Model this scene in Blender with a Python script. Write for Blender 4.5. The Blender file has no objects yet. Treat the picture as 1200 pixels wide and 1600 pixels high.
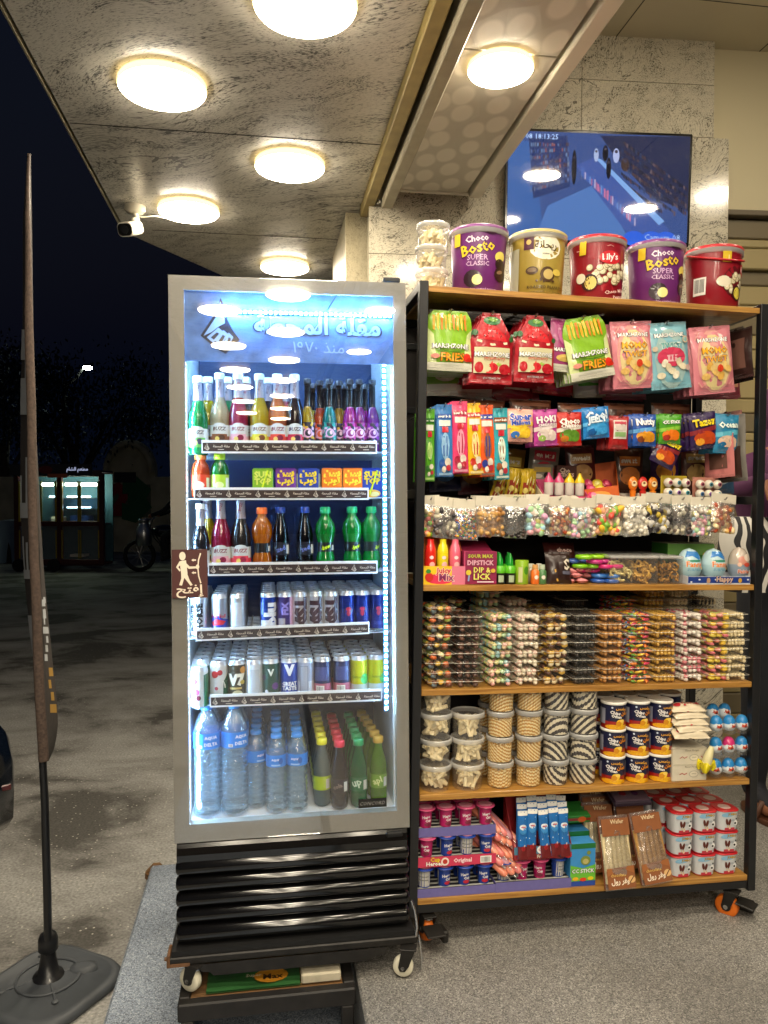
import bpy, math, random
from mathutils import Matrix, Vector, Euler
from mathutils.geometry import tessellate_polygon
random.seed(11)
S = bpy.context.scene
COL = bpy.context.collection
R = math.radians
# ------------------------------------------------------------------ camera, sky, exposure
CAMZ, YAW, PITCH, FPX = 1.285, R(8.8), R(1.4), 1200.0
cam = bpy.data.cameras.new('camera')
cam.sensor_fit = 'VERTICAL'; cam.sensor_height = 36.0; cam.lens = 27.0
cam.clip_start = 0.02; cam.clip_end = 500
camo = bpy.data.objects.new('camera', cam); COL.objects.link(camo)
camo.location = (0, 0, CAMZ); camo.rotation_euler = (R(90) - PITCH, 0, -YAW)
S.camera = camo
W = bpy.data.worlds.new('World'); S.world = W; W.use_nodes = True
nt = W.node_tree; bg = nt.nodes['Background']
sky = nt.nodes.new('ShaderNodeTexSky'); sky.sky_type = 'NISHITA'; sky.sun_disc = False
sky.sun_elevation = R(-4.5); sky.sun_rotation = R(200)
mxs = nt.nodes.new('ShaderNodeMixRGB'); mxs.blend_type = 'ADD'; mxs.inputs[0].default_value = 1
mxs.inputs[2].default_value = (0.0026, 0.0052, 0.0145, 1)
nt.links.new(sky.outputs[0], mxs.inputs[1]); nt.links.new(mxs.outputs[0], bg.inputs[0])
bg.inputs[1].default_value = 0.10
S.view_settings.view_transform = 'Standard'; S.view_settings.look = 'None'
S.view_settings.exposure = 2.1; S.view_settings.gamma = 1
S.cycles.transparent_max_bounces = 40
S.cycles.max_bounces = 10
S.cycles.use_light_tree = True
S.cycles.sample_clamp_indirect = 4.0
LAMP_L = 19.0      # ceiling lamp radiance
LED_L = 95.0       # fridge strip radiance
# ------------------------------------------------------------------ frames of the furniture
def Rz(a): return Matrix.Rotation(a, 4, 'Z')
def T(x, y, z): return Matrix.Translation((x, y, z))
CF = T(0, 0, CAMZ) @ Rz(-YAW)                       # camera-levelled frame
def frame(yaw, pitch, roll, t, s, zo):
    return CF @ T(t[0]*s, t[1]*s, t[2]*s) @ Rz(R(yaw)) @ Matrix.Rotation(R(pitch), 4, 'X') @ Matrix.Rotation(R(roll), 4, 'Y') @ T(0, 0, -zo)
SM = frame(9.988, -0.525, 1.11, (0.10325, 2.07863, -0.43127), 1.03, 0.832)     # shelf rack
FM = frame(8.464, -0.8316, -0.3242, (-0.89535, 3.20908, 0.90629), 0.62, 1.848)  # drinks fridge
CMI = camo.matrix_basis if False else (Matrix.Translation((0, 0, CAMZ)) @ Euler((R(90)-PITCH, 0, -YAW)).to_matrix().to_4x4())
ID = Matrix.Identity(4)
def hit(M, px, py, axis, val):
    """where the sight line of a photo point meets a plane of a piece of furniture, in its own coordinates"""
    Mi = M.inverted()
    o = Mi @ CMI.translation
    d = (Mi.to_3x3() @ (CMI.to_3x3() @ Vector(((px-600)/FPX, -(py-800)/FPX, -1))))
    k = (val - o[axis]) / d[axis]
    return o + d*k
# ------------------------------------------------------------------ materials
MATS = {}
def lin(h):
    if isinstance(h, (tuple, list)): return tuple(h)[:3]
    c = [int(h[i:i+2], 16)/255 for i in (0, 2, 4)]
    return tuple(x/12.92 if x <= .04045 else ((x+.055)/1.055)**2.4 for x in c)
def newmat(name):
    m = bpy.data.materials.new(name); m.use_nodes = True
    return m, m.node_tree, m.node_tree.nodes['Principled BSDF']
def N(nt, t, **k):
    n = nt.nodes.new(t)
    for a, b in k.items(): setattr(n, a, b)
    return n
def plain(name, col, rough=.5, metal=0, coat=0, spec=.5, emit=0, var=0, bump=0, bscale=200, trans=0, ior=1.45, sheen=0):
    if name in MATS: return MATS[name]
    m, nt, p = newmat(name)
    c = lin(col)
    p.inputs['Base Color'].default_value = (*c, 1); p.inputs['Roughness'].default_value = rough
    p.inputs['Metallic'].default_value = metal; p.inputs['Coat Weight'].default_value = coat
    p.inputs['Coat Roughness'].default_value = .08; p.inputs['Specular IOR Level'].default_value = spec
    p.inputs['Transmission Weight'].default_value = trans; p.inputs['IOR'].default_value = ior
    if emit:
        p.inputs['Emission Color'].default_value = (*c, 1); p.inputs['Emission Strength'].default_value = emit
    if var or bump:
        tc = N(nt, 'ShaderNodeTexCoord'); no = N(nt, 'ShaderNodeTexNoise')
        no.inputs['Scale'].default_value = bscale; no.inputs['Detail'].default_value = 4
        nt.links.new(tc.outputs['Object'], no.inputs['Vector'])
        if var:
            mp = N(nt, 'ShaderNodeMapRange'); mp.inputs[1].default_value = .3; mp.inputs[2].default_value = .7
            mp.inputs[3].default_value = 1-var; mp.inputs[4].default_value = 1+var
            nt.links.new(no.outputs[0], mp.inputs[0])
            mu = N(nt, 'ShaderNodeVectorMath', operation='SCALE'); mu.inputs[0].default_value = c
            nt.links.new(mp.outputs[0], mu.inputs['Scale']); nt.links.new(mu.outputs[0], p.inputs['Base Color'])
        if bump:
            b = N(nt, 'ShaderNodeBump'); b.inputs['Strength'].default_value = bump; b.inputs['Distance'].default_value = .002
            nt.links.new(no.outputs[0], b.inputs['Height']); nt.links.new(b.outputs[0], p.inputs['Normal'])
    MATS[name] = m; return m
def pr(h):      # printed glossy film of one ink colour
    return plain('ink_'+h, h, .34, coat=.35, bump=.22, bscale=75)
def card(h):    # printed cardboard
    return plain('card_'+h, h, .55, var=.05, bscale=60)
def mosaic(name, cols, scale=90, rough=.35, coat=.3, stretch=(1, 1, 1)):
    if name in MATS: return MATS[name]
    m, nt, p = newmat(name)
    tc = N(nt, 'ShaderNodeTexCoord'); mp = N(nt, 'ShaderNodeMapping'); mp.inputs['Scale'].default_value = stretch
    no = N(nt, 'ShaderNodeTexNoise'); no.inputs['Scale'].default_value = scale*.6
    ad = N(nt, 'ShaderNodeMixRGB', blend_type='LINEAR_LIGHT'); ad.inputs[0].default_value = .006*90/scale
    v = N(nt, 'ShaderNodeTexVoronoi'); v.inputs['Scale'].default_value = scale
    r = N(nt, 'ShaderNodeValToRGB'); r.color_ramp.interpolation = 'CONSTANT'
    e = r.color_ramp.elements
    while len(e) < len(cols): e.new(.5)
    for i, c in enumerate(cols):
        e[i].position = i/len(cols); e[i].color = (*lin(c), 1)
    sx = N(nt, 'ShaderNodeSeparateColor')
    l = nt.links.new
    l(tc.outputs['Object'], mp.inputs[0]); l(mp.outputs[0], no.inputs['Vector']); l(mp.outputs[0], ad.inputs[1]); l(no.outputs['Color'], ad.inputs[2])
    l(ad.outputs[0], v.inputs['Vector']); l(v.outputs['Color'], sx.inputs[0]); l(sx.outputs[0], r.inputs[0]); l(r.outputs[0], p.inputs['Base Color'])
    p.inputs['Roughness'].default_value = rough; p.inputs['Coat Weight'].default_value = coat
    MATS[name] = m; return m
def perpiece(name, cols, rough=.35, coat=.3):   # every piece of a filling keeps one of the colours
    if name in MATS: return MATS[name]
    m, nt, p = newmat(name)
    g = N(nt, 'ShaderNodeNewGeometry'); r = N(nt, 'ShaderNodeValToRGB'); r.color_ramp.interpolation = 'CONSTANT'
    e = r.color_ramp.elements
    while len(e) < len(cols): e.new(.5)
    for i, c in enumerate(cols):
        e[i].position = i/len(cols); e[i].color = (*lin(c), 1)
    nt.links.new(g.outputs['Random Per Island'], r.inputs[0]); nt.links.new(r.outputs[0], p.inputs['Base Color'])
    p.inputs['Roughness'].default_value = rough; p.inputs['Coat Weight'].default_value = coat
    p.inputs['Subsurface Weight'].default_value = .0
    MATS[name] = m; return m
def clear(name, tint=(1, 1, 1), gloss=.12, milky=.05, rough=.06, milkcol=(.8, .8, .78), wr=0, edge=.6):
    """clear film or clear plastic: lets light through, reflects more at grazing angles"""
    if name in MATS: return MATS[name]
    m = bpy.data.materials.new(name); m.use_nodes = True; nt = m.node_tree; nt.nodes.clear()
    out = N(nt, 'ShaderNodeOutputMaterial'); tr = N(nt, 'ShaderNodeBsdfTransparent'); tr.inputs[0].default_value = (*tint, 1)
    gl = N(nt, 'ShaderNodeBsdfGlossy'); gl.inputs['Roughness'].default_value = rough
    df = N(nt, 'ShaderNodeBsdfDiffuse'); df.inputs[0].default_value = (*milkcol, 1)
    lw = N(nt, 'ShaderNodeLayerWeight'); lw.inputs[0].default_value = .35
    mp = N(nt, 'ShaderNodeMapRange'); mp.inputs[3].default_value = gloss*.5; mp.inputs[4].default_value = edge
    m1 = N(nt, 'ShaderNodeMixShader'); m2 = N(nt, 'ShaderNodeMixShader'); m1.inputs[0].default_value = milky
    l = nt.links.new
    l(lw.outputs['Facing'], mp.inputs[0]); l(tr.outputs[0], m1.inputs[1]); l(df.outputs[0], m1.inputs[2])
    l(mp.outputs[0], m2.inputs[0]); l(m1.outputs[0], m2.inputs[1]); l(gl.outputs[0], m2.inputs[2]); l(m2.outputs[0], out.inputs[0])
    if wr:
        tc = N(nt, 'ShaderNodeTexCoord'); no = N(nt, 'ShaderNodeTexNoise'); no.inputs['Scale'].default_value = wr
        no.inputs['Detail'].default_value = 3; no.inputs['Distortion'].default_value = 1.5
        b = N(nt, 'ShaderNodeBump'); b.inputs['Strength'].default_value = .9; b.inputs['Distance'].default_value = .004
        l(tc.outputs['Object'], no.inputs['Vector']); l(no.outputs[0], b.inputs['Height'])
        l(b.outputs[0], gl.inputs['Normal']); l(b.outputs[0], lw.inputs['Normal'])
    MATS[name] = m; return m
def liquid(name, col, dens=.55, rough=.04):
    """coloured drink in a clear bottle"""
    if name in MATS: return MATS[name]
    m = bpy.data.materials.new(name); m.use_nodes = True; nt = m.node_tree; nt.nodes.clear()
    out = N(nt, 'ShaderNodeOutputMaterial'); c = lin(col)
    tr = N(nt, 'ShaderNodeBsdfTransparent'); tr.inputs[0].default_value = (*[min(1, x*.8+.1) for x in c], 1)
    p = N(nt, 'ShaderNodeBsdfPrincipled'); p.inputs['Base Color'].default_value = (*c, 1); p.inputs['Roughness'].default_value = .15
    tl = N(nt, 'ShaderNodeBsdfTranslucent'); tl.inputs[0].default_value = (*c, 1)
    gl = N(nt, 'ShaderNodeBsdfGlossy'); gl.inputs['Roughness'].default_value = rough
    fr = N(nt, 'ShaderNodeFresnel'); fr.inputs[0].default_value = 1.5
    a = N(nt, 'ShaderNodeMixShader'); a.inputs[0].default_value = .5
    b = N(nt, 'ShaderNodeMixShader'); b.inputs[0].default_value = dens
    d = N(nt, 'ShaderNodeMixShader'); l = nt.links.new
    l(p.outputs[0], a.inputs[1]); l(tl.outputs[0], a.inputs[2]); l(tr.outputs[0], b.inputs[1]); l(a.outputs[0], b.inputs[2])
    l(fr.outputs[0], d.inputs[0]); l(b.outputs[0], d.inputs[1]); l(gl.outputs[0], d.inputs[2]); l(d.outputs[0], out.inputs[0])
    MATS[name] = m; return m
def emis(name, col, st):
    if name in MATS: return MATS[name]
    m = bpy.data.materials.new(name); m.use_nodes = True; nt = m.node_tree; nt.nodes.clear()
    out = N(nt, 'ShaderNodeOutputMaterial'); e = N(nt, 'ShaderNodeEmission')
    e.inputs[0].default_value = (*lin(col), 1); e.inputs[1].default_value = st
    nt.links.new(e.outputs[0], out.inputs[0]); MATS[name] = m; return m
def ramp(nt, fac, stops):
    r = N(nt, 'ShaderNodeValToRGB'); e = r.color_ramp.elements
    while len(e) < len(stops): e.new(.5)
    for i, (p, c) in enumerate(stops): e[i].position = p; e[i].color = (*lin(c), 1)
    nt.links.new(fac, r.inputs[0]); return r.outputs[0]
def marble(name, base, dark, vein=1.0, rough=.25, scale=1.0, rot=0.5, coat=.0):
    """pale granite-like marble: fine dark grains that gather into long wavy streaks"""
    m, nt, p = newmat(name); l = nt.links.new
    tc = N(nt, 'ShaderNodeTexCoord'); mp = N(nt, 'ShaderNodeMapping'); mp.inputs['Rotation'].default_value = (rot*.3, rot*.3, rot)
    l(tc.outputs['Object'], mp.inputs[0])
    wob = N(nt, 'ShaderNodeTexNoise'); wob.inputs['Scale'].default_value = 1.3*scale; wob.inputs['Detail'].default_value = 2; l(mp.outputs[0], wob.inputs['Vector'])
    ad = N(nt, 'ShaderNodeMixRGB', blend_type='LINEAR_LIGHT'); ad.inputs[0].default_value = .22; l(mp.outputs[0], ad.inputs[1]); l(wob.outputs['Color'], ad.inputs[2])
    def nz(sc, stretch, det, rgh):
        g = N(nt, 'ShaderNodeMapping'); g.inputs['Scale'].default_value = (1.0, stretch, stretch); l(ad.outputs[0], g.inputs[0])
        f = N(nt, 'ShaderNodeTexNoise'); f.inputs['Scale'].default_value = sc*scale; f.inputs['Detail'].default_value = det; f.inputs['Roughness'].default_value = rgh; l(g.outputs[0], f.inputs['Vector']); return f.outputs[0]
    grain = nz(34, 5.5, 5, .7); streak = nz(1.2, 13, 5, .62); line = nz(.9, 7, 4, .55); big = nz(.8, 1.5, 2, .5)
    def mth(op, a, b): 
        n = N(nt, 'ShaderNodeMath', operation=op)
        for i, q in enumerate((a, b)):
            if hasattr(q, 'links'): l(q, n.inputs[i])
            else: n.inputs[i].default_value = q
        return n.outputs[0]
    # grains get darker and denser inside streaks
    sk = ramp(nt, streak, [(.38, (1, 1, 1)), (.56, (.0, .0, .0))])
    thr = mth('MULTIPLY', sk, .10*vein)                       # raises the dark threshold
    g2 = mth('SUBTRACT', grain, thr)
    col = ramp(nt, g2, [(.33, dark), (.40, [x*.72 for x in lin(base)]), (.45, base), (.62, [min(1, x*1.15) for x in lin(base)])])
    # a few long thin lines
    d = mth('ABSOLUTE', mth('SUBTRACT', line, .5), 0); wd = mth('MULTIPLY', ramp(nt, big, [(.45, (0, 0, 0)), (.62, (1, 1, 1))]), .010*vein)
    ln = mth('LESS_THAN', mth('ADD', d, mth('MULTIPLY', grain, .012)), mth('ADD', wd, .0055))
    lf = mth('MULTIPLY', ln, .75)
    mx = N(nt, 'ShaderNodeMixRGB'); l(lf, mx.inputs[0]); l(col, mx.inputs[1]); mx.inputs[2].default_value = (*lin(dark), 1)
    cl = ramp(nt, big, [(.3, (.84, .84, .84)), (.7, (1, 1, 1))])
    mu = N(nt, 'ShaderNodeMixRGB', blend_type='MULTIPLY'); mu.inputs[0].default_value = 1; l(mx.outputs[0], mu.inputs[1]); l(cl, mu.inputs[2])
    l(mu.outputs[0], p.inputs['Base Color']); p.inputs['Roughness'].default_value = rough; p.inputs['Coat Weight'].default_value = coat
    b = N(nt, 'ShaderNodeBump'); b.inputs['Strength'].default_value = .05; b.inputs['Distance'].default_value = .002
    l(grain, b.inputs['Height']); l(b.outputs[0], p.inputs['Normal'])
    MATS[name] = m; return m
def granite(name, cols, scale=230, rough=.42, big=.35):
    m, nt, p = newmat(name); l = nt.links.new
    tc = N(nt, 'ShaderNodeTexCoord')
    v = N(nt, 'ShaderNodeTexVoronoi'); v.inputs['Scale'].default_value = scale; l(tc.outputs['Object'], v.inputs['Vector'])
    sx = N(nt, 'ShaderNodeSeparateColor'); l(v.outputs['Color'], sx.inputs[0])
    r = N(nt, 'ShaderNodeValToRGB'); e = r.color_ramp.elements
    while len(e) < len(cols): e.new(.5)
    for i, c in enumerate(cols): e[i].position = (i+.5)/len(cols); e[i].color = (*lin(c), 1)
    l(sx.outputs[0], r.inputs[0])
    n = N(nt, 'ShaderNodeTexNoise'); n.inputs['Scale'].default_value = 2.2; n.inputs['Detail'].default_value = 6; l(tc.outputs['Object'], n.inputs['Vector'])
    cl = ramp(nt, n.outputs[0], [(.35, (1-big,)*3), (.65, (1, 1, 1))])
    mu = N(nt, 'ShaderNodeMixRGB', blend_type='MULTIPLY'); mu.inputs[0].default_value = 1; l(r.outputs[0], mu.inputs[1]); l(cl, mu.inputs[2])
    l(mu.outputs[0], p.inputs['Base Color']); p.inputs['Roughness'].default_value = rough
    n5 = N(nt, 'ShaderNodeTexNoise'); n5.inputs['Scale'].default_value = 5; l(tc.outputs['Object'], n5.inputs['Vector'])
    mr = N(nt, 'ShaderNodeMapRange'); mr.inputs[3].default_value = rough-.12; mr.inputs[4].default_value = rough+.25; l(n5.outputs[0], mr.inputs[0]); l(mr.outputs[0], p.inputs['Roughness'])
    b = N(nt, 'ShaderNodeBump'); b.inputs['Strength'].default_value = .15; b.inputs['Distance'].default_value = .001
    l(sx.outputs[1], b.inputs['Height']); l(b.outputs[0], p.inputs['Normal'])
    MATS[name] = m; return m
def stripes(name, c1, c2, scale=30, rot=(0, .7, 0), rough=.5, dist=.5):
    if name in MATS: return MATS[name]
    m, nt, p = newmat(name); l = nt.links.new
    tc = N(nt, 'ShaderNodeTexCoord'); mp = N(nt, 'ShaderNodeMapping'); mp.inputs['Rotation'].default_value = rot
    w = N(nt, 'ShaderNodeTexWave'); w.inputs['Scale'].default_value = scale; w.inputs['Distortion'].default_value = dist; w.bands_direction = 'Z'
    l(tc.outputs['Object'], mp.inputs[0]); l(mp.outputs[0], w.inputs['Vector'])
    l(ramp(nt, w.outputs[0], [(.42, c1), (.55, c2)]), p.inputs['Base Color']); p.inputs['Roughness'].default_value = rough
    MATS[name] = m; return m
def wood(name, c1, c2, rough=.4, coat=.15):
    m, nt, p = newmat(name); l = nt.links.new
    tc = N(nt, 'ShaderNodeTexCoord'); mp = N(nt, 'ShaderNodeMapping'); mp.inputs['Scale'].default_value = (3, 28, 70)
    n = N(nt, 'ShaderNodeTexNoise'); n.inputs['Scale'].default_value = 2.0; n.inputs['Detail'].default_value = 7; n.inputs['Distortion'].default_value = .6
    l(tc.outputs['Object'], mp.inputs[0]); l(mp.outputs[0], n.inputs['Vector'])
    l(ramp(nt, n.outputs[0], [(.36, c1), (.62, c2)]), p.inputs['Base Color']); p.inputs['Roughness'].default_value = rough; p.inputs['Coat Weight'].default_value = coat
    MATS[name] = m; return m
# ------------------------------------------------------------------ mesh collecting
AR = {'ا': (0xFE8D, 2), 'إ': (0xFE87, 2), 'ب': (0xFE8F, 4), 'ة': (0xFE93, 2), 'ت': (0xFE95, 4), 'ج': (0xFE9D, 4), 'ح': (0xFEA1, 4), 'ذ': (0xFEAB, 2), 'ر': (0xFEAD, 2),
      'س': (0xFEB1, 4), 'ش': (0xFEB5, 4), 'ط': (0xFEC1, 4), 'ع': (0xFEC9, 4), 'ف': (0xFED1, 4), 'ق': (0xFED5, 4), 'ل': (0xFEDD, 4), 'م': (0xFEE1, 4), 'ن': (0xFEE5, 4), 'ه': (0xFEE9, 4), 'و': (0xFEED, 2), 'ي': (0xFEF1, 4)}
def arab(s):
    out = []
    for i, ch in enumerate(s):
        if ch not in AR: out.append(ch); continue
        base, n = AR[ch]
        prev = i > 0 and s[i-1] in AR and AR[s[i-1]][1] == 4
        nxt = n == 4 and i+1 < len(s) and s[i+1] in AR
        out.append(chr(base + (3 if prev and nxt else 2 if nxt else 1 if prev else 0)))
    res = ''.join(reversed(out))
    w = res.split(' ')
    return ' '.join(x[::-1] if x and '\u0660' <= x[0] <= '\u0669' else x for x in w)
TX = {}; BB = {}
def textmesh(s, bold=0.0):
    k = (s, bold)
    if k in TX: return TX[k]
    body = arab(s) if any('\u0600' <= c <= '\u06ff' for c in s) else s
    c = bpy.data.curves.new('t', 'FONT'); c.body = body; c.resolution_u = 1; c.offset = bold
    o = bpy.data.objects.new('t', c); COL.objects.link(o); bpy.context.view_layer.update()
    ev = o.evaluated_get(bpy.context.evaluated_depsgraph_get()); me = ev.to_mesh()
    vs = [v.co.copy() for v in me.vertices]; fs = [tuple(p.vertices) for p in me.polygons]
    ev.to_mesh_clear(); bpy.data.objects.remove(o); bpy.data.curves.remove(c)
    if bold:
        textmesh(s, 0.0); x0, x1, y0, y1 = BB[s]
    else:
        x0 = min(v.x for v in vs); x1 = max(v.x for v in vs); y0 = min(v.y for v in vs); y1 = max(v.y for v in vs); BB[s] = (x0, x1, y0, y1)
    w = x1-x0; h = y1-y0
    TX[k] = ([((v.x-(x0+x1)/2)/w, (v.y-(y0+y1)/2)/w) for v in vs], fs, h/w)
    return TX[k]
class MB:
    def __init__(s): s.v = []; s.f = []; s.m = []; s.s = []; s.mats = []; s.X = None
    def mi(s, mat):
        if isinstance(mat, str): mat = MATS[mat]
        if mat not in s.mats: s.mats.append(mat)
        return s.mats.index(mat)
    def add(s, vs, fs, mat, smooth=False):
        b = len(s.v); i = s.mi(mat)
        if s.X is not None: vs = [s.X @ Vector(v) for v in vs]
        s.v += [tuple(v) for v in vs]
        for f in fs: s.f.append(tuple(b+k for k in f)); s.m.append(i); s.s.append(smooth)
        return s
    def box(s, x0, x1, y0, y1, z0, z1, mat, b=0.0, X=None):
        c = ((x0+x1)/2, (y0+y1)/2, (z0+z1)/2); h = (abs(x1-x0)/2, abs(y1-y0)/2, abs(z1-z0)/2)
        b = min(b, *[q*.9 for q in h]) if b else 0
        if not b:
            vs = [Vector((c[0]+i*h[0], c[1]+j*h[1], c[2]+k*h[2])) for i in (-1, 1) for j in (-1, 1) for k in (-1, 1)]
            fs = [(0, 1, 3, 2), (4, 6, 7, 5), (0, 4, 5, 1), (2, 3, 7, 6), (0, 2, 6, 4), (1, 5, 7, 3)]
        else:
            vs = []; idx = {}
            for i in (-1, 1):
                for j in (-1, 1):
                    for k in (-1, 1):
                        for a in range(3):
                            q = [h[0]-b, h[1]-b, h[2]-b]; q[a] = h[a]
                            idx[(i, j, k, a)] = len(vs); vs.append(Vector((c[0]+i*q[0], c[1]+j*q[1], c[2]+k*q[2])))
            fs = []; g = lambda i, j, k, a: idx[(i, j, k, a)]
            for sg in (-1, 1):
                o = [(-1, -1), (1, -1), (1, 1), (-1, 1)]
                for a in range(3):
                    f = []
                    for p, q in o:
                        t = [p, q]; t.insert(a, sg); f.append(g(*t, a))
                    fs.append(tuple(f) if (sg > 0) != (a == 1) else tuple(reversed(f)))
            for a in range(3):
                b1, b2 = [x for x in range(3) if x != a]
                for p in (-1, 1):
                    for q in (-1, 1):
                        def t(w): z = [0, 0, 0]; z[a] = w; z[b1] = p; z[b2] = q; return z
                        f = (g(*t(-1), b1), g(*t(1), b1), g(*t(1), b2), g(*t(-1), b2)); fs.append(f)
            for i in (-1, 1):
                for j in (-1, 1):
                    for k in (-1, 1): fs.append((g(i, j, k, 0), g(i, j, k, 1), g(i, j, k, 2)))
        if X is not None: vs = [X @ v for v in vs]
        return s.add(vs, fs, mat)
    def lathe(s, prof, mat, n=24, c=(0, 0), smooth=True, sq=0):
        """prof: list of (r, z[, material for the band above]); sq squares the circle"""
        vs = []; 
        for p in prof:
            r, z = p[0], p[1]
            for k in range(n):
                a = 2*math.pi*k/n; ca, sa = math.cos(a), math.sin(a)
                q = r
                if sq: q = r/((abs(ca)**(2+sq)+abs(sa)**(2+sq))**(1/(2+sq)))
                vs.append((c[0]+q*ca, c[1]+q*sa, z))
        b = 0
        for j in range(len(prof)-1):
            m = prof[j][2] if len(prof[j]) > 2 and prof[j][2] is not None else mat
            vv = vs[j*n:(j+2)*n]
            # share vertices between bands by adding each band once per material run
            s.add(vv, [(k, (k+1) % n, n+(k+1) % n, n+k) for k in range(n)], m, smooth)
        m0 = prof[0][2] if len(prof[0]) > 2 and prof[0][2] is not None else mat
        ml = prof[-2][2] if len(prof[-2]) > 2 and prof[-2][2] is not None else mat
        if prof[0][0] > 1e-5: s.add(vs[:n], [tuple(reversed(range(n)))], m0)
        if prof[-1][0] > 1e-5: s.add(vs[-n:], [tuple(range(n))], ml)
        return s
    def slathe(s, prof, mat, n=24, c=(0, 0), cap=True):
        """smooth lathe with shared vertices, one material"""
        vs = [(c[0]+r*math.cos(2*math.pi*k/n), c[1]+r*math.sin(2*math.pi*k/n), z) for r, z in prof for k in range(n)]
        fs = [(j*n+k, j*n+(k+1) % n, (j+1)*n+(k+1) % n, (j+1)*n+k) for j in range(len(prof)-1) for k in range(n)]
        s.add(vs, fs, mat, True)
        if cap:
            if prof[0][0] > 1e-5: s.add(vs[:n], [tuple(reversed(range(n)))], mat)
            if prof[-1][0] > 1e-5: s.add(vs[-n:], [tuple(range(n))], mat)
        return s
    def tube(s, pts, r, mat, n=8, cap=True):
        pts = [Vector(p) for p in pts]; rr = r if isinstance(r, (list, tuple)) else [r]*len(pts)
        vs = []; up = None
        for i, p in enumerate(pts):
            d = (pts[min(i+1, len(pts)-1)] - pts[max(i-1, 0)]).normalized()
            if up is None: up = d.orthogonal().normalized()
            up = (up - d*up.dot(d)).normalized(); sd = d.cross(up)
            for k in range(n):
                a = 2*math.pi*k/n; vs.append(p + (up*math.cos(a)+sd*math.sin(a))*rr[i])
        fs = [(j*n+k, j*n+(k+1) % n, (j+1)*n+(k+1) % n, (j+1)*n+k) for j in range(len(pts)-1) for k in range(n)]
        s.add(vs, fs, mat, True)
        if cap: s.add(vs[:n], [tuple(reversed(range(n)))], mat); s.add(vs[-n:], [tuple(range(n))], mat)
        return s
    def ball(s, c, r, mat, n=10, m=6, X=None):
        r = r if isinstance(r, (tuple, list)) else (r, r, r); vs = []
        for j in range(1, m):
            t = math.pi*j/m
            for k in range(n):
                a = 2*math.pi*k/n; vs.append(Vector((r[0]*math.sin(t)*math.cos(a), r[1]*math.sin(t)*math.sin(a), -r[2]*math.cos(t))))
        vs += [Vector((0, 0, -r[2])), Vector((0, 0, r[2]))]; b, t_ = len(vs)-2, len(vs)-1
        fs = [(j*n+k, j*n+(k+1) % n, (j+1)*n+(k+1) % n, (j+1)*n+k) for j in range(m-2) for k in range(n)]
        fs += [(b, (k+1) % n, k) for k in range(n)] + [(t_, (m-2)*n+k, (m-2)*n+(k+1) % n) for k in range(n)]
        if X is not None: vs = [X @ v for v in vs]
        return s.add([v+Vector(c) for v in vs], fs, mat, True)
    def sheet(s, fn, nu, nv, mat, smooth=True):
        vs = [fn(i/nu, j/nv) for j in range(nv+1) for i in range(nu+1)]
        return s.add(vs, [(j*(nu+1)+i, j*(nu+1)+i+1, (j+1)*(nu+1)+i+1, (j+1)*(nu+1)+i) for j in range(nv) for i in range(nu)], mat, smooth)
    def prism(s, out, fn, t, mat, side=None):
        """outline in (u,v), fn(u,v,w)->3D, thickness t: solid slab"""
        n = len(out); tri = tessellate_polygon([[Vector((u, v, 0)) for u, v in out]])
        s.add([fn(u, v, 0) for u, v in out], [tuple(x) for x in tri], mat)
        s.add([fn(u, v, t) for u, v in out], [tuple(reversed(x)) for x in tri], mat)
        s.add([fn(u, v, 0) for u, v in out]+[fn(u, v, t) for u, v in out], [(k, (k+1) % n, n+(k+1) % n, n+k) for k in range(n)], side or mat)
        return s
    def loft(s, rings, mat, smooth=True, cap=True):
        n = len(rings[0]); vs = [p for r in rings for p in r]
        s.add(vs, [(j*n+k, j*n+(k+1) % n, (j+1)*n+(k+1) % n, (j+1)*n+k) for j in range(len(rings)-1) for k in range(n)], mat, smooth)
        if cap: s.add(rings[0], [tuple(reversed(range(n)))], mat); s.add(rings[-1], [tuple(range(n))], mat)
        return s
    def build(s, name, parent=None, X=None):
        me = bpy.data.meshes.new(name); me.from_pydata(s.v, [], s.f)
        for m in s.mats: me.materials.append(m)
        me.polygons.foreach_set('material_index', s.m); me.polygons.foreach_set('use_smooth', s.s); me.update()
        o = bpy.data.objects.new(name, me); COL.objects.link(o)
        if parent is not None: o.parent = parent
        if X is not None: o.matrix_basis = X
        return o
def rrect(w, d, r, z, n=3, c=(0, 0)):
    o = []
    for qx, qy, a0 in ((1, 1, 0), (-1, 1, 90), (-1, -1, 180), (1, -1, 270)):
        for k in range(n+1):
            a = R(a0+90*k/n); o.append((c[0]+qx*(w/2-r)+r*math.cos(a), c[1]+qy*(d/2-r)+r*math.sin(a), z))
    return o
def refine(P, tris, thr):
    """split long triangles so a print hugs a curved surface"""
    P = [Vector(p) for p in P]; out = []; st_ = [tuple(t) for t in tris]; mid = {}
    while st_:
        t = st_.pop()
        if len(t) > 3:
            st_ += [(t[0], t[i], t[i+1]) for i in range(1, len(t)-1)]; continue
        e = [((P[t[i]]-P[t[(i+1) % 3]]).length, i) for i in range(3)]; L_, i = max(e)
        if L_ <= thr or len(out) > 6000: out.append(t); continue
        a, b_, c = t[i], t[(i+1) % 3], t[(i+2) % 3]; k = (min(a, b_), max(a, b_))
        if k not in mid: mid[k] = len(P); P.append((P[a]+P[b_])/2)
        st_ += [(a, mid[k], c), (mid[k], b_, c)]
    return [tuple(p) for p in P], out
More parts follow.
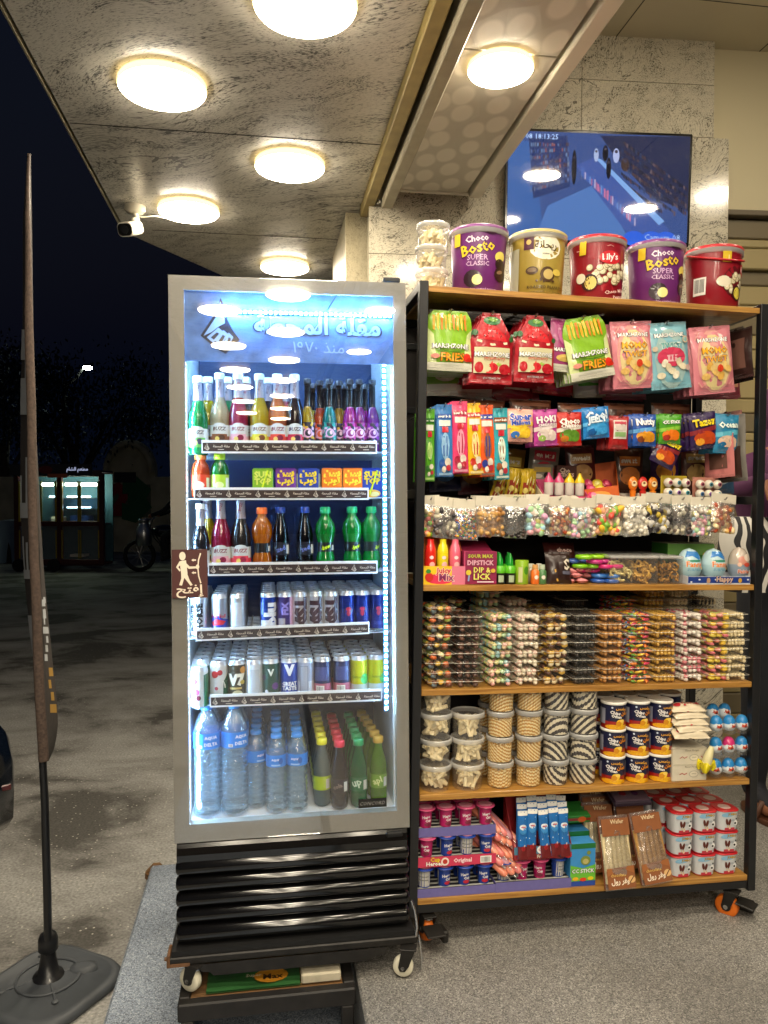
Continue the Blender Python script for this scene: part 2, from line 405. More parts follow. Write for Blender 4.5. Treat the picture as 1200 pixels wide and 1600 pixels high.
class Dec:
    """prints flat shapes, text and marks onto a surface given by a map (u, v, lift) -> point"""
    def __init__(s, mb, mp, w=1, h=1, step=.00022): s.mb = mb; s.mp = mp; s.off = .0004; s.w = w; s.h = h; s.st = step
    def nx(s): s.off += s.st; return s.off
    def text(s, t, u, v, wf, mat, bold=.0, rot=0, hs=1, shear=0, out=None):
        if out: s.text(t, u, v, wf*1.03, out, bold=bold+.028, rot=rot, hs=hs, shear=shear)
        vs, fs, asp = textmesh(t, bold); o = s.nx(); ww = wf*s.w; c, q = math.cos(rot), math.sin(rot)
        Q = []
        for x, y in vs:
            x, y = x*ww + y*ww*hs*shear, y*ww*hs; Q.append((u*s.w + x*c - y*q, v*s.h + x*q + y*c))
        if ww > .02 and s.w < .4:
            Q, fs = refine([(a, b_, 0) for a, b_ in Q], fs, max(.005, s.w*.11))
        s.mb.add([s.mp(a[0], a[1], o) for a in Q], fs, mat)
    def poly(s, pts, mat):
        o = s.nx(); tri = tessellate_polygon([[Vector((u*s.w, v*s.h, 0)) for u, v in pts]])
        Q, tri = refine([(u*s.w, v*s.h, 0) for u, v in pts], tri, max(.005, s.w*.11))
        s.mb.add([s.mp(a[0], a[1], o) for a in Q], tri, mat)
    def rect(s, u0, u1, v0, v1, mat, n=6):
        o = s.nx(); s.mb.sheet(lambda a, b: s.mp((u0+(u1-u0)*a)*s.w, (v0+(v1-v0)*b)*s.h, o), n, max(2, n//2), mat)
    def ell(s, u, v, ru, rv, mat, n=14, rot=0):
        o = s.nx(); c, q = math.cos(rot), math.sin(rot); P = [s.mp(u*s.w, v*s.h, o)]
        for f in (.5, 1):
            for k in range(n):
                a = 2*math.pi*k/n; x, y = f*ru*s.w*math.cos(a), f*rv*s.w*math.sin(a); P.append(s.mp(u*s.w+x*c-y*q, v*s.h+x*q+y*c, o))
        s.mb.add(P, [(0, 1+k, 1+(k+1) % n) for k in range(n)] + [(1+k, 1+n+k, 1+n+(k+1) % n, 1+(k+1) % n) for k in range(n)], mat)
    def line(s, pts, wd, mat):
        o = s.nx(); P = []; pts = [Vector((a*s.w, b*s.h)) for a, b in pts]
        for i, p in enumerate(pts):
            d = (pts[min(i+1, len(pts)-1)]-pts[max(i-1, 0)]).normalized(); n = Vector((-d.y, d.x))*wd*s.w/2
            P += [s.mp(*(p+n), o), s.mp(*(p-n), o)]
        s.mb.add(P, [(2*i, 2*i+1, 2*i+3, 2*i+2) for i in range(len(pts)-1)], mat)
    def spec(s, L):
        if len(L) > 24: s.st = .00004
        for it in L:
            k, a = it[0], list(it[1:])
            if k == 't':   # text,u,v,wf,col[,out[,bold[,rot[,hs]]]]
                a += [None]*(9-len(a))
                s.text(a[0], a[1], a[2], a[3], pr(a[4]), bold=a[6] if a[6] is not None else .015, out=pr(a[5]) if a[5] else None, rot=a[7] or 0, hs=a[8] or 1)
            elif k == 'r': s.rect(*a[:4], a[4] if not isinstance(a[4], str) else pr(a[4]))
            elif k == 'e': s.ell(*a[:4], a[4] if not isinstance(a[4], str) else pr(a[4]), rot=a[5] if len(a) > 5 else 0)
            elif k == 'l': s.line(a[0], a[1], pr(a[2]))
            elif k == 'p': s.poly(a[0], a[1] if not isinstance(a[1], str) else pr(a[1]))
            elif k == 'b':  # barcode u0,u1,v0,v1
                s.rect(*a[:4], pr('f4f2ec'), 3)
                for q in range(9):
                    x = a[0]+(a[1]-a[0])*(.1+.09*q); s.rect(x, x+(a[1]-a[0])*random.choice((.03, .05)), a[2]+(a[3]-a[2])*.15, a[3]-(a[3]-a[2])*.1, pr('222222'), 2)
def cylmap(r, z0=0, taper=0):     # wraps round a vertical can; u=0 faces -y
    def f(u, v, o):
        q = (r(v) if callable(r) else r)+taper*v; a = u/q; return ((q+o)*math.sin(a), -(q+o)*math.cos(a), z0+v)
    return f
def flatmap(o, U, V):
    o, U, V = Vector(o), Vector(U), Vector(V); Nn = U.cross(V).normalized()
    return lambda u, v, w: o+U*u+V*v+Nn*w
# ------------------------------------------------------------------ things, copies, labels
LAB = {}
def mark(o, label, cat, group=None):
    o['label'] = label; o['category'] = cat
    if group: o['group'] = group
    LAB.setdefault(label, []).append(o.name)
    n = len(label.split())
    if not 4 <= n <= 16: print('LABEL LENGTH', n, label)
    return o
def thing(name, label=None, cat=None, group=None, X=None):
    o = bpy.data.objects.new(name, None); COL.objects.link(o); o.empty_display_size = .05
    if label: mark(o, label, cat, group)
    if X is not None: o.matrix_basis = X
    return o
KIDS = {}
def dup(root, X):
    def cp(o, par):
        c = o.copy(); COL.objects.link(c)
        if par is not None: c.parent = par
        for ch in KIDS[o.name]: cp(ch, c)
        return c
    def scan(o):
        KIDS[o.name] = [c for c in bpy.data.objects if c.parent == o] if o.name not in KIDS else KIDS[o.name]
        for c in KIDS[o.name]: scan(c)
    scan(root); r = cp(root, None); r.matrix_basis = X; return r
PROTO = {}
def inst(key, maker, X, label, cat, group=None):
    if key not in PROTO:
        r = maker(); r.matrix_basis = X; PROTO[key] = r
    else: r = dup(PROTO[key], X)
    for k in ('label', 'category', 'group'):
        if k in r: del r[k]
    return mark(r, label, cat, group)
def struct(o): o['kind'] = 'structure'; return o
ORD = 'first second third fourth fifth sixth seventh eighth ninth tenth eleventh twelfth thirteenth fourteenth'.split()
# ================================================================== common materials
plain('steel_black', '16171a', .38, coat=.2, bump=.15, bscale=60)
plain('steel_worn', '23211f', .5, metal=.3, var=.35, bscale=25, bump=.4)
plain('rust', '6a4a30', .7, var=.4, bscale=40)
plain('white_plastic', 'e6e4dc', .4)
plain('cap_white', 'ece9e0', .4)
plain('grey_frame', '8b8880', .32, coat=.9, var=.03, bscale=3)
plain('black_gloss', '0b0b0c', .16, coat=.5)
plain('black_matte', '0c0c0d', .7)
plain('dark_panel', '17110f', .6, var=.2, bscale=12)
plain('chrome', 'c8c8c8', .22, metal=1)
plain('rubber_white', 'd8d3bd', .5)
plain('orange_rubber', 'e0701a', .5)
plain('fridge_white', 'e8f0f6', .4)
plain('fridge_back', '15284e', .5)
plain('wire', 'b9c4cc', .35, metal=.6)
plain('strip_white', 'e4e8ea', .35)
plain('strip_brown', '33211d', .45)
plain('logo_cream', 'd9cdbb', .5)
clear('clear_plastic', milky=.05, gloss=.08, edge=.35)
clear('clear_lid', milky=.42, gloss=.12, edge=.4)
clear('clear_film', milky=.10, gloss=.38, rough=.10, wr=38, edge=.85)
clear('tray_plastic', milky=.02, gloss=.03, rough=.15, edge=.05, milkcol=(.8,.78,.7))
clear('screen_glass', milky=.0, gloss=.09, rough=.03, edge=.5)
clear('door_glass', milky=.0, gloss=.1, rough=.0, edge=.75)
wood('shelf_wood', '8f6228', 'b58640')
wood('old_wood', '5a4126', '77552f', .7, 0)
marble('canopy_marble', 'd6d3ca', '403f3e', 1.0, .3, 1.0, .55)
marble('wall_marble', 'cfc8b4', '46423a', .8, .12, 1.3, .9, coat=.3)
marble('pillar_marble', 'bdb294', '7a6f58', .6, .3, 2.0, 1.2)
granite('shop_granite', ['54524f', '75736f', '93908a', '64615e', 'b4b0a8', '82807c'], 330)
granite('step_granite_lit', ['56606e', '7f8a99', 'a0abba', '6a7585', 'c0c9d4', '8995a6'], 300)  # cool light falling on the step is mixed into these bluish stone tones
# asphalt with stains and specks of litter
m, nt, p = newmat('asphalt'); l = nt.links.new
tc = N(nt, 'ShaderNodeTexCoord')
n1 = N(nt, 'ShaderNodeTexNoise'); n1.inputs['Scale'].default_value = 1.35; n1.inputs['Detail'].default_value = 10; n1.inputs['Roughness'].default_value = .62; n1.inputs['Distortion'].default_value = .4
mp = N(nt, 'ShaderNodeMapping'); mp.inputs['Scale'].default_value = (.7, 1.0, 1); mp.inputs['Rotation'].default_value = (0, 0, -.5)
l(tc.outputs['Object'], mp.inputs[0]); l(mp.outputs[0], n1.inputs['Vector'])
base = ramp(nt, n1.outputs[0], [(.40, '4a4844'), (.46, '787672'), (.54, '8d8c88'), (.68, 'a3a29e')])
n2 = N(nt, 'ShaderNodeTexNoise'); n2.inputs['Scale'].default_value = 90; n2.inputs['Detail'].default_value = 5; l(tc.outputs['Object'], n2.inputs['Vector'])
fine = ramp(nt, n2.outputs[0], [(.3, (.6, .6, .6)), (.7, (1.25, 1.25, 1.25))])
mu = N(nt, 'ShaderNodeMixRGB', blend_type='MULTIPLY'); mu.inputs[0].default_value = 1; l(base, mu.inputs[1]); l(fine, mu.inputs[2])
v = N(nt, 'ShaderNodeTexVoronoi'); v.inputs['Scale'].default_value = 42; l(tc.outputs['Object'], v.inputs['Vector'])
lt = N(nt, 'ShaderNodeMath', operation='LESS_THAN'); lt.inputs[1].default_value = .17; l(v.outputs['Distance'], lt.inputs[0])
sc = N(nt, 'ShaderNodeSeparateColor'); l(v.outputs['Color'], sc.inputs[0])
g2 = N(nt, 'ShaderNodeMath', operation='GREATER_THAN'); g2.inputs[1].default_value = .6; l(sc.outputs[0], g2.inputs[0])
mm = N(nt, 'ShaderNodeMath', operation='MULTIPLY'); l(lt.outputs[0], mm.inputs[0]); l(g2.outputs[0], mm.inputs[1])
mx = N(nt, 'ShaderNodeMixRGB'); mx.inputs[2].default_value = (.42, .40, .35, 1); l(mm.outputs[0], mx.inputs[0]); l(mu.outputs[0], mx.inputs[1])
l(mx.outputs[0], p.inputs['Base Color']); p.inputs['Roughness'].default_value = .85
bb = N(nt, 'ShaderNodeBump'); bb.inputs['Strength'].default_value = .5; bb.inputs['Distance'].default_value = .004; l(n2.outputs[0], bb.inputs['Height']); l(bb.outputs[0], p.inputs['Normal'])
MATS['asphalt'] = m
# ================================================================== ground, street, steps
ZL, ZS = -.20, -.30
b = MB(); b.add([(-90, -60, ZS), (90, -60, ZS), (90, 120, ZS), (-90, 120, ZS)], [(0, 1, 2, 3)], 'asphalt')
struct(b.build('street'))
b = MB(); b.box(-.455, .237, -6, 3.14, ZS-.05, ZL, 'step_granite_lit', .008)
struct(b.build('pavement'))
b = MB(); b.box(.237, 7, -6, 9, ZS-.06, 0, 'shop_granite', .006)
struct(b.build('shop_floor'))
# rounded stone at the end of the lower step
b = MB(); b.box(-.485, -.40, 3.145, 3.23, ZS, ZL-.02, 'old_wood', .03)
mark(b.build('kerb_stone'), 'small rounded brown stone at the far end of the granite step', 'stone')
# ================================================================== canopy and ceilings
plain('rail_yellow', 'a3915a', .45, var=.15, bscale=14, metal=.2)
plain('rail_grey', '9a927c', .45, var=.12, bscale=14, metal=.2)
HC = CAMZ + 1.43
b = MB()
out = [(-.755, -9), (-.745, 4.43), (-.287, 5.16), (1.3, 7.75), (1.3, 3.95), (.475, 3.95), (.475, -9)]
b.prism(out, lambda u, v, w: (u, v, HC+w), .16, 'canopy_marble')
can = thing('canopy', 'marble clad canopy over the shop front with round lamps under it', 'canopy')
b.build('marble_soffit', can)
for yj in (-7.6, -6.4, -5.2, -4.0, -2.8, -1.6, -.45, .75, 1.95, 3.15, 4.35):
    b = MB(); b.box(-.74 if yj < 4 else -.6, .474, yj, yj+.004, HC-.0015, HC+.001, 'black_matte'); b.build('joint', can)
b = MB(); b.box(-.765, -.757, -9, 4.44, HC-.004, HC+.17, 'rail_grey', .001); b.build('edge_trim', can)
# shutter guide rails
t = thing('shutter_rail', 'long yellowed metal rail of the sliding shopfront under the canopy, beside the marble', 'rail')
b = MB(); b.box(.477, .529, -5, 3.86, HC-.045, HC+.06, 'rail_yellow', .004); b.build('rail', t)
t = thing('shutter_rail', 'lower hanging metal rail between the yellowed rail and the patterned ceiling', 'rail')
b = MB(); b.box(.548, .60, -5, 3.62, HC-.085, HC+.08, 'rail_grey', .004); b.build('rail', t)
b = MB(); b.box(.53, .547, -5, 3.6, HC-.0, HC+.08, 'black_matte'); b.build('slot', t)
for k in range(3): b = MB(); b.box(.532, .546, 3.60+k*.045, 3.625+k*.045, HC-.06+.012*k, HC-.05+.012*k, 'chrome', .002); b.build('roller', t)
# patterned gypsum soffit inside
def gyps(name, c1, c2):
    m, nt, p = newmat(name); l = nt.links.new
    tc = N(nt, 'ShaderNodeTexCoord'); v = N(nt, 'ShaderNodeTexVoronoi'); v.inputs['Scale'].default_value = 10; v.inputs['Randomness'].default_value = .35
    mpp = N(nt, 'ShaderNodeMapping'); mpp.inputs['Scale'].default_value = (1.0, .62, 1); mpp.inputs['Rotation'].default_value = (0, 0, .5)
    l(tc.outputs['Object'], mpp.inputs[0]); l(mpp.outputs[0], v.inputs['Vector'])
    s = N(nt, 'ShaderNodeSeparateColor'); l(v.outputs['Color'], s.inputs[0])
    l(ramp(nt, v.outputs['Distance'], [(.36, c1), (.47, c2)]), p.inputs['Base Color'])
    p.inputs['Roughness'].default_value = .38
    bb = N(nt, 'ShaderNodeBump'); bb.inputs['Strength'].default_value = .5; bb.inputs['Distance'].default_value = .01
    l(v.outputs['Distance'], bb.inputs['Height']); l(bb.outputs[0], p.inputs['Normal']); MATS[name] = m
gyps('gypsum_pattern', 'd2ccbc', 'b5af9f')
so = thing('soffit_panel', 'dropped white ceiling panel with faint rounded pattern above the rack', 'ceiling panel')
b = MB(); b.box(.636, .955, 2.45, 3.60, HC+.004, HC+.05, 'gypsum_pattern'); b.build('tile', so)
b = MB(); b.box(.636, .955, .0, 2.44, HC+.004, HC+.05, 'gypsum_pattern'); b.build('tile', so)
b = MB(); b.box(.636, .955, -5, -.01, HC+.004, HC+.05, 'gypsum_pattern'); b.build('tile', so)
plain('trim_white', 'd8d2bf', .4)
b = MB(); b.box(.972, 1.03, -5, 3.62, HC-.012, HC+.5, 'trim_white', .004); b.box(.604, .634, -5, 3.62, HC-.006, HC+.1, 'trim_white', .002); b.box(.636, .97, 3.602, 3.62, HC-.004, HC+.06, 'trim_white', .002); b.build('frame', so)
# high ceiling of the shop
ZC = 3.54
b = MB(); b.box(1.031, 7, -6, 9, ZC, ZC+.1, plain('ceiling_paint', 'c8bfa2', .6, var=.04, bscale=3))
struct(b.build('ceiling'))
b = MB()
for x, y0, y1 in ((1.72, 1.2, 4.2), (2.5, 1.2, 4.2)): b.box(x, x+.004, y0, y1, ZC-.002, ZC+.002, 'steel_worn')
for y in (2.2, 3.3): b.box(1.2, 4, y, y+.004, ZC-.0015, ZC+.0025, 'steel_worn')
jo = b.build('ceiling_joint'); struct(jo)
# pillar
pl = thing('pillar', 'square marble pillar rising behind the drinks fridge', 'pillar')
b = MB(); b.box(.41, .57, 3.93, 4.68, ZL-.1, HC+.0, 'pillar_marble', .003); b.build('shaft', pl)
b = MB(); b.box(.577, .607, 3.80, 3.86, 0, HC-.09, 'black_matte', .003)
mark(b.build('door_post'), 'thin black upright post beside the marble pillar', 'post')
# marble wall carrying the screen
WM = CF @ T(.027, 3.75, 0) @ Rz(R(5.0)) @ T(0, 0, -CAMZ)      # local x along the wall
wx = hit(WM, 1116, 140, 1, 0).x; wx2 = hit(WM, 1138, 300, 1, 0).x; zj = hit(WM, 1116, 216, 1, 0).z; z2 = hit(WM, 1115, 134, 1, 0).z
wa = thing('marble_wall', 'polished veined marble wall behind the screen and the rack', 'wall')
b = MB(); XW = WM
zz = [0, .6, 1.2, 1.8, hit(WM, 640, 398, 1, 0).z, zj, z2, ZC]
b.X = WM
for i in range(len(zz)-1):
    xe = wx2 if i < 5 else wx
    g = .003
    b.box(-.10, .95, -.0, .12, zz[i]+g, zz[i+1], 'wall_marble', .0)
    b.box(.953, xe, -.0, .12, zz[i]+g, zz[i+1], 'wall_marble', .0)
b.build('marble_cladding', wa)
b = MB(); b.X = WM; b.box(-.09, wx-.01, .01, .2, 0, ZC-.002, 'black_matte'); b.build('wall_core', wa)
pw = thing('plaster_wall', 'cream painted wall right of the marble above the brown roller shutter', 'wall')
b = MB(); b.X = WM; zb = hit(WM, 1160, 330, 1, .06).z
b.box(wx-.005, wx+2.5, .06, .3, zb, ZC-.001, plain('cream_paint', 'cfc5a4', .6)); b.build('plaster', pw)
b = MB(); b.X = WM; b.box(wx2-.005, wx+2.5, .03, .3, zb-.03, zb-.002, plain('brown_trim', '6b6150', .5), .004); b.build('ledge', pw)
rs = thing('roller_shutter', 'brownish slatted roller shutter below the cream wall', 'shutter')
plain('shutter_slat', 'a3946a', .45, metal=.1); plain('shutter_dark', '756a52', .5)
b = MB(); b.X = WM; z = zb-.035; k = 0
while z > .02:
    h = (.10, .045, .11, .075)[k % 4]
    b.box(wx2, wx+2.5, .10 if k > 2 else .07, .2, z-h, z-.004, 'shutter_slat' if k % 3 else 'shutter_dark', .006); z -= h; k += 1
b.build('slats', rs)
# ================================================================== round ceiling lamps
emis('lamp_face', 'fff0d6', LAMP_L); emis('lamp_rim', 'ffdc94', LAMP_L*.035)
plain('lamp_body', 'e8e2cc', .5)
def mk_lamp():
    t = thing('ceiling_lamp')
    b = MB(); b.slathe([(.0, -.036), (.08, -.0355), (.125, -.034), (.143, -.030), (.148, -.024)], 'lamp_face', 40, cap=False); b.build('diffuser', t)
    b = MB(); b.slathe([(.1485, -.024), (.152, -.018), (.150, -.006), (.146, .0)], 'lamp_rim', 40, cap=False); b.build('rim', t)
    return t
def lamp_at(px, py):
    q = hit(ID, px, py, 2, HC-.03); return q.x, q.y
lampsA = [lamp_at(477, 15), lamp_at(453, 265), lamp_at(445, 421)]
lampsB = [lamp_at(254, 143), lamp_at(295, 334)]
for i, (x, y) in enumerate(lampsA):
    inst('lamp', mk_lamp, T(x, y, HC), ['big round lamp under the canopy cut by the top of the picture', 'round lamp under the canopy level with the camera arm, nearer the shutter rail', 'round lamp farthest along the canopy, just above the fridge top'][i], 'lamp', 'round lamps under the canopy')
for i, (x, y) in enumerate(lampsB):
    inst('lamp', mk_lamp, T(x, y, HC), ['large round lamp nearest the outer edge of the canopy', 'round lamp right beside the white security camera'][i], 'lamp', 'round lamps under the canopy')
xa = sum(q[0] for q in lampsA)/3; xb = sum(q[0] for q in lampsB)/2
n = 0
for y in (1.1, 0, -1.05, -2.1, -3.2, -4.3, -5.4, -6.5, -7.6):
    inst('lamp', mk_lamp, T(xa, y, HC), 'round lamp mirrored in the fridge door, %s of the inner canopy row' % ORD[n], 'lamp', 'round lamps under the canopy'); n += 1
n = 0
for y in (1.25, .1, -1.5, -2.65, -3.75, -4.8, -5.9, -7.0):
    inst('lamp', mk_lamp, T(xb, y, HC), 'round lamp mirrored in the fridge door, %s of the outer canopy row' % ORD[n], 'lamp', 'round lamps under the canopy'); n += 1
for i, (px, py) in enumerate(((782, 113),)):
    q = hit(ID, px, py, 2, HC-.02); l_ = inst('lamp', mk_lamp, T(q.x, q.y, HC+.004) @ Matrix.Diagonal((.73, .73, .8, 1)), 'smaller round lamp set in the patterned ceiling panel above the rack', 'lamp', 'round lamps of the patterned panel')
    for j, yy in enumerate((1.3, -.1, -1.4, -2.8)):
        inst('lamp', mk_lamp, T(q.x, yy, HC+.004) @ Matrix.Diagonal((.73, .73, .8, 1)), 'smaller round lamp overhead, %s behind along the patterned panel' % ORD[j], 'lamp', 'round lamps of the patterned panel')
# lamps of the shop's high ceiling
for i, (x, y) in enumerate(((1.9, 2.4), (1.9, .9), (1.9, -.8), (3.1, 1.7), (3.1, -.2), (1.9, -2.4))):
    inst('lamp', mk_lamp, T(x, y, ZC), 'round lamp on the high shop ceiling, %s from the marble wall' % ORD[i], 'lamp', 'round lamps on the high ceiling')
# ================================================================== security camera under the canopy
q = hit(ID, 211, 322, 2, HC)
t = thing('security_camera', 'white bullet security camera hanging at the corner of the canopy', 'security camera')
plain('cam_white', 'd8d2c2', .35)
b = MB(); b.X = T(q.x, q.y, HC); b.slathe([(.05, 0), (.052, -.02), (.04, -.035), (.02, -.04)], 'cam_white'); b.build('mount', t)
b = MB(); b.tube([(q.x, q.y, HC-.035), (q.x+.01, q.y-.01, HC-.07), (q.x, q.y-.02, HC-.085)], .014, 'cam_white', 10); b.ball((q.x, q.y-.02, HC-.085), .022, 'cam_white'); b.build('arm', t)
b = MB(); XX = T(q.x-.01, q.y-.04, HC-.125) @ Rz(R(-16)) @ Matrix.Rotation(R(14), 4, 'X') @ Matrix.Scale(.80, 4) @ Matrix.Rotation(R(8), 4, 'X'); b.X = XX
b.loft([rrect(.09, .075, .025, z, 4) for z in (0,)] and [[(x, yy, z) for x, z, _ in rrect(.10*s_, .085*s_, .03*s_, 0, 5)] for yy, s_ in ((-.10, .93), (-.095, 1), (.06, .95), (.085, .7))], 'cam_white'); bd = b.build('housing', t)
b = MB(); b.X = XX; b.loft([[(x, yy, z) for x, z, _ in rrect(.086, .07, .024, 0, 5)] for yy in (-.1015, -.104)], 'black_gloss'); b.X = XX @ T(0, -.104, 0) @ Matrix.Rotation(R(90), 4, 'X'); b.lathe([(.024, 0), (.024, .004), (.014, .005)], 'steel_black', 20); b.build('lens', bd)
b = MB(); pts = [(q.x+.03+.012*k+.0*k, q.y, HC-.05-.01*math.sin(k*.5)) for k in range(11)]; b.tube([(q.x, q.y, HC-.06)]+[(q.x+.02*k, q.y+.01, HC-.045-.004*math.sin(k)) for k in range(1, 8)], .003, 'cam_white', 6); b.build('cable', t)
# ================================================================== wall screen
cx = (hit(WM, 790, 198, 1, -.07)+hit(WM, 1083, 210, 1, -.07))/2
tw = hit(WM, 1083, 210, 1, -.07).x-hit(WM, 790, 198, 1, -.07).x; th = tw*.575
TM = WM @ T(cx.x, -.07, cx.z) @ Matrix.Rotation(R(4), 4, 'X') @ Matrix.Rotation(R(-.4), 4, 'Y') @ T(0, 0, -th)
tv = thing('television', 'wall mounted television showing blue security footage of a shop aisle', 'television', X=TM)
b = MB(); b.box(-tw/2, tw/2, 0, .03, 0, th, 'black_gloss', .004); b.box(-tw*.3, tw*.3, .031, .06, th*.2, th*.8, 'black_matte', .01); b.build('casing', tv)
sw, sh = tw/2-.014, th-.014
def em(h, s=1.0): return emis('screen_'+h+str(s), h, s)
b = MB(); D = Dec(b, lambda u, v, o: (u, -o*1.2, v), 2*sw, sh-.018); D.st = .00006
zb_ = .018/ (sh-.018)
def V(v): return v+zb_
b.box(-sw, sw, -.0002, .002, .018, sh, plain('glass_black', '05060a', .06))
K = .37
D.rect(-.5, .5, V(0), V(1), em('34487a', K))
D.poly([(-.5, V(0)), (-.5, V(.93)), (-.36, V(.9)), (-.30, V(0))], em('34568f', K))
D.poly([(-.35, V(.0)), (-.28, V(.32)), (.0, V(.55)), (.18, V(0))], em('4668a0', K))
D.poly([(-.39, V(.94)), (-.18, V(.97)), (-.16, V(.5)), (-.36, V(.38))], em('22325e', K))
random.seed(5)
D.off += .0001; D.st = 0
for r_ in range(8):
    for c_ in range(19):
        u = -.378+c_*.0112; v = .44+r_*.06+c_*.006*(1-r_/8); D.rect(u, u+random.choice((.005, .008, .0095)), V(v), V(v+random.uniform(.02, .042)), em(random.choice(['4a5f84', '5f7494', '2c4478', '6a7084', '45343f', '54648a', '7a4a50', '22305c', '1c2850']), K), 2)
D.st = .00006; D.off += .0001
D.poly([(.0, V(.98)), (.5, V(1)), (.5, V(.30)), (.30, V(.42)), (.08, V(.8))], em('222844', K))
D.off += .0001; D.st = 0
for r_ in range(8):
    for c_ in range(30):
        u = .12+c_*.0125; v = .95-r_*.075-c_*.0145
        if v > .3 and u < .485: h_ = random.uniform(.02, .045); D.poly([(u, V(v)), (u+.010, V(v-.012)), (u+.010, V(v-.012-h_)), (u, V(v-h_))], em(random.choice(['2c2430', '3e3036', '20263c', '4c3838', '283656', '1a1a28', '5a4a50']), K))
D.st = .00006; D.off += .0001
D.poly([(-.13, V(.70)), (-.03, V(.78)), (.40, V(.12)), (.36, V(0)), (.2, V(0))], em('3a4f8c', K))
D.poly([(-.03, V(.78)), (.01, V(.76)), (.37, V(.2)), (.34, V(.16))], em('6f95c8', K))
D.off += .0001; D.st = 0
for k in range(34):
    f = k/33; D.rect(-.10+f*.3, -.092+f*.3, V(.60-f*.45), V(random.uniform(.66, .71)-f*.47), em(random.choice(['8a5a80', 'b0658a', '5a7ab0', '9a90b0', '405a9a']), K), 2)
D.st = .00006; D.off += .0001
for u, v, w_, h_, c_ in ((-.02, .80, .03, .1, '93a0c0'), (.03, .82, .035, .12, '0c0f1c'), (.09, .80, .04, .11, '9aa4c8'), (-.14, .68, .03, .26, '11131f'), (.05, .68, .03, .16, '10121e'), (.14, .72, .05, .1, '3a2c2c')):
    D.ell(u, V(v), w_*.45, h_*.35, em(c_, K)); D.ell(u, V(v+h_*.34), w_*.22, w_*.22, em('3a3648', K))
for u in (.2, .3, .38): D.ell(u, V(.03), .06, .04, em('2c57c0', K))
D.text('-12-08 18:13:25', -.35, V(.955), .24, em('9fb6d8', .5)); D.text('Camera 08', .36, V(.045), .20, em('8fa3c4', .5))
b.build('screen', tv)
b = MB(); b.box(-sw, sw, -.0062, -.0052, .018, sh, 'screen_glass'); b.build('screen_glass', tv)
# ================================================================== drinks fridge
FW, DT, DB = .62, 1.848, .377           # door width, top, bottom
def fp(px, py, y): q = hit(FM, px, py, 1, y); return q.x, q.z
fr = thing('drinks_fridge', 'tall glass door drinks fridge with grey frame and lit shelves', 'fridge', X=FM)
IX0, IX1, IZ0, IZ1 = .0385, .5855, .424, 1.811
YB = .46
b = MB(); bb_ = .003
b.box(.004, .03, .035, .56, .33, 1.842, 'steel_black', .004); b.box(.59, .616, .035, .56, .33, 1.842, 'steel_black', .004)
b.box(.0305, .5895, YB+.03, .56, .33, 1.842, 'steel_black'); b.box(.0305, .5895, .036, YB+.029, 1.815, 1.842, 'steel_black')
b.box(.0305, .5895, .036, YB+.029, .33, .405, 'steel_black')
b.build('cabinet', fr)
b = MB(); b.box(.031, .0335, .04, YB+.025, .407, 1.813, 'fridge_white'); b.box(.5865, .589, .04, YB+.025, .407, 1.813, 'fridge_white')
b.box(.034, .586, YB, YB+.02, .407, 1.813, 'fridge_back'); b.box(.034, .586, .04, YB-.001, 1.80, 1.813, 'fridge_white'); b.box(.034, .586, .04, YB-.001, .407, .415, 'fridge_white')
b.build('liner', fr)
dr = MB()
dr.box(0, IX0, 0, .03, DB, DT, 'grey_frame'); dr.box(IX1, FW, 0, .03, DB, DT, 'grey_frame')
dr.box(IX0, IX1, 0, .03, IZ1, DT, 'grey_frame'); dr.box(IX0, IX1, 0, .03, DB, IZ0, 'grey_frame')
door = dr.build('door', fr)
b = MB(); b.box(.002, FW-.002, -.0055, -.0015, DB+.002, DT-.002, 'door_glass', .0008); b.build('glass_pane', door)
b = MB(); b.box(.56, .605, -.002, .06, DT+.0005, DT+.014, 'steel_black', .003); b.build('hinge', door)
b = MB(); b.box(IX0, IX0+.003, .0305, .034, IZ0, IZ1, 'strip_white'); b.box(IX1-.003, IX1, .0305, .034, IZ0, IZ1, 'strip_white'); b.build('gasket', door)
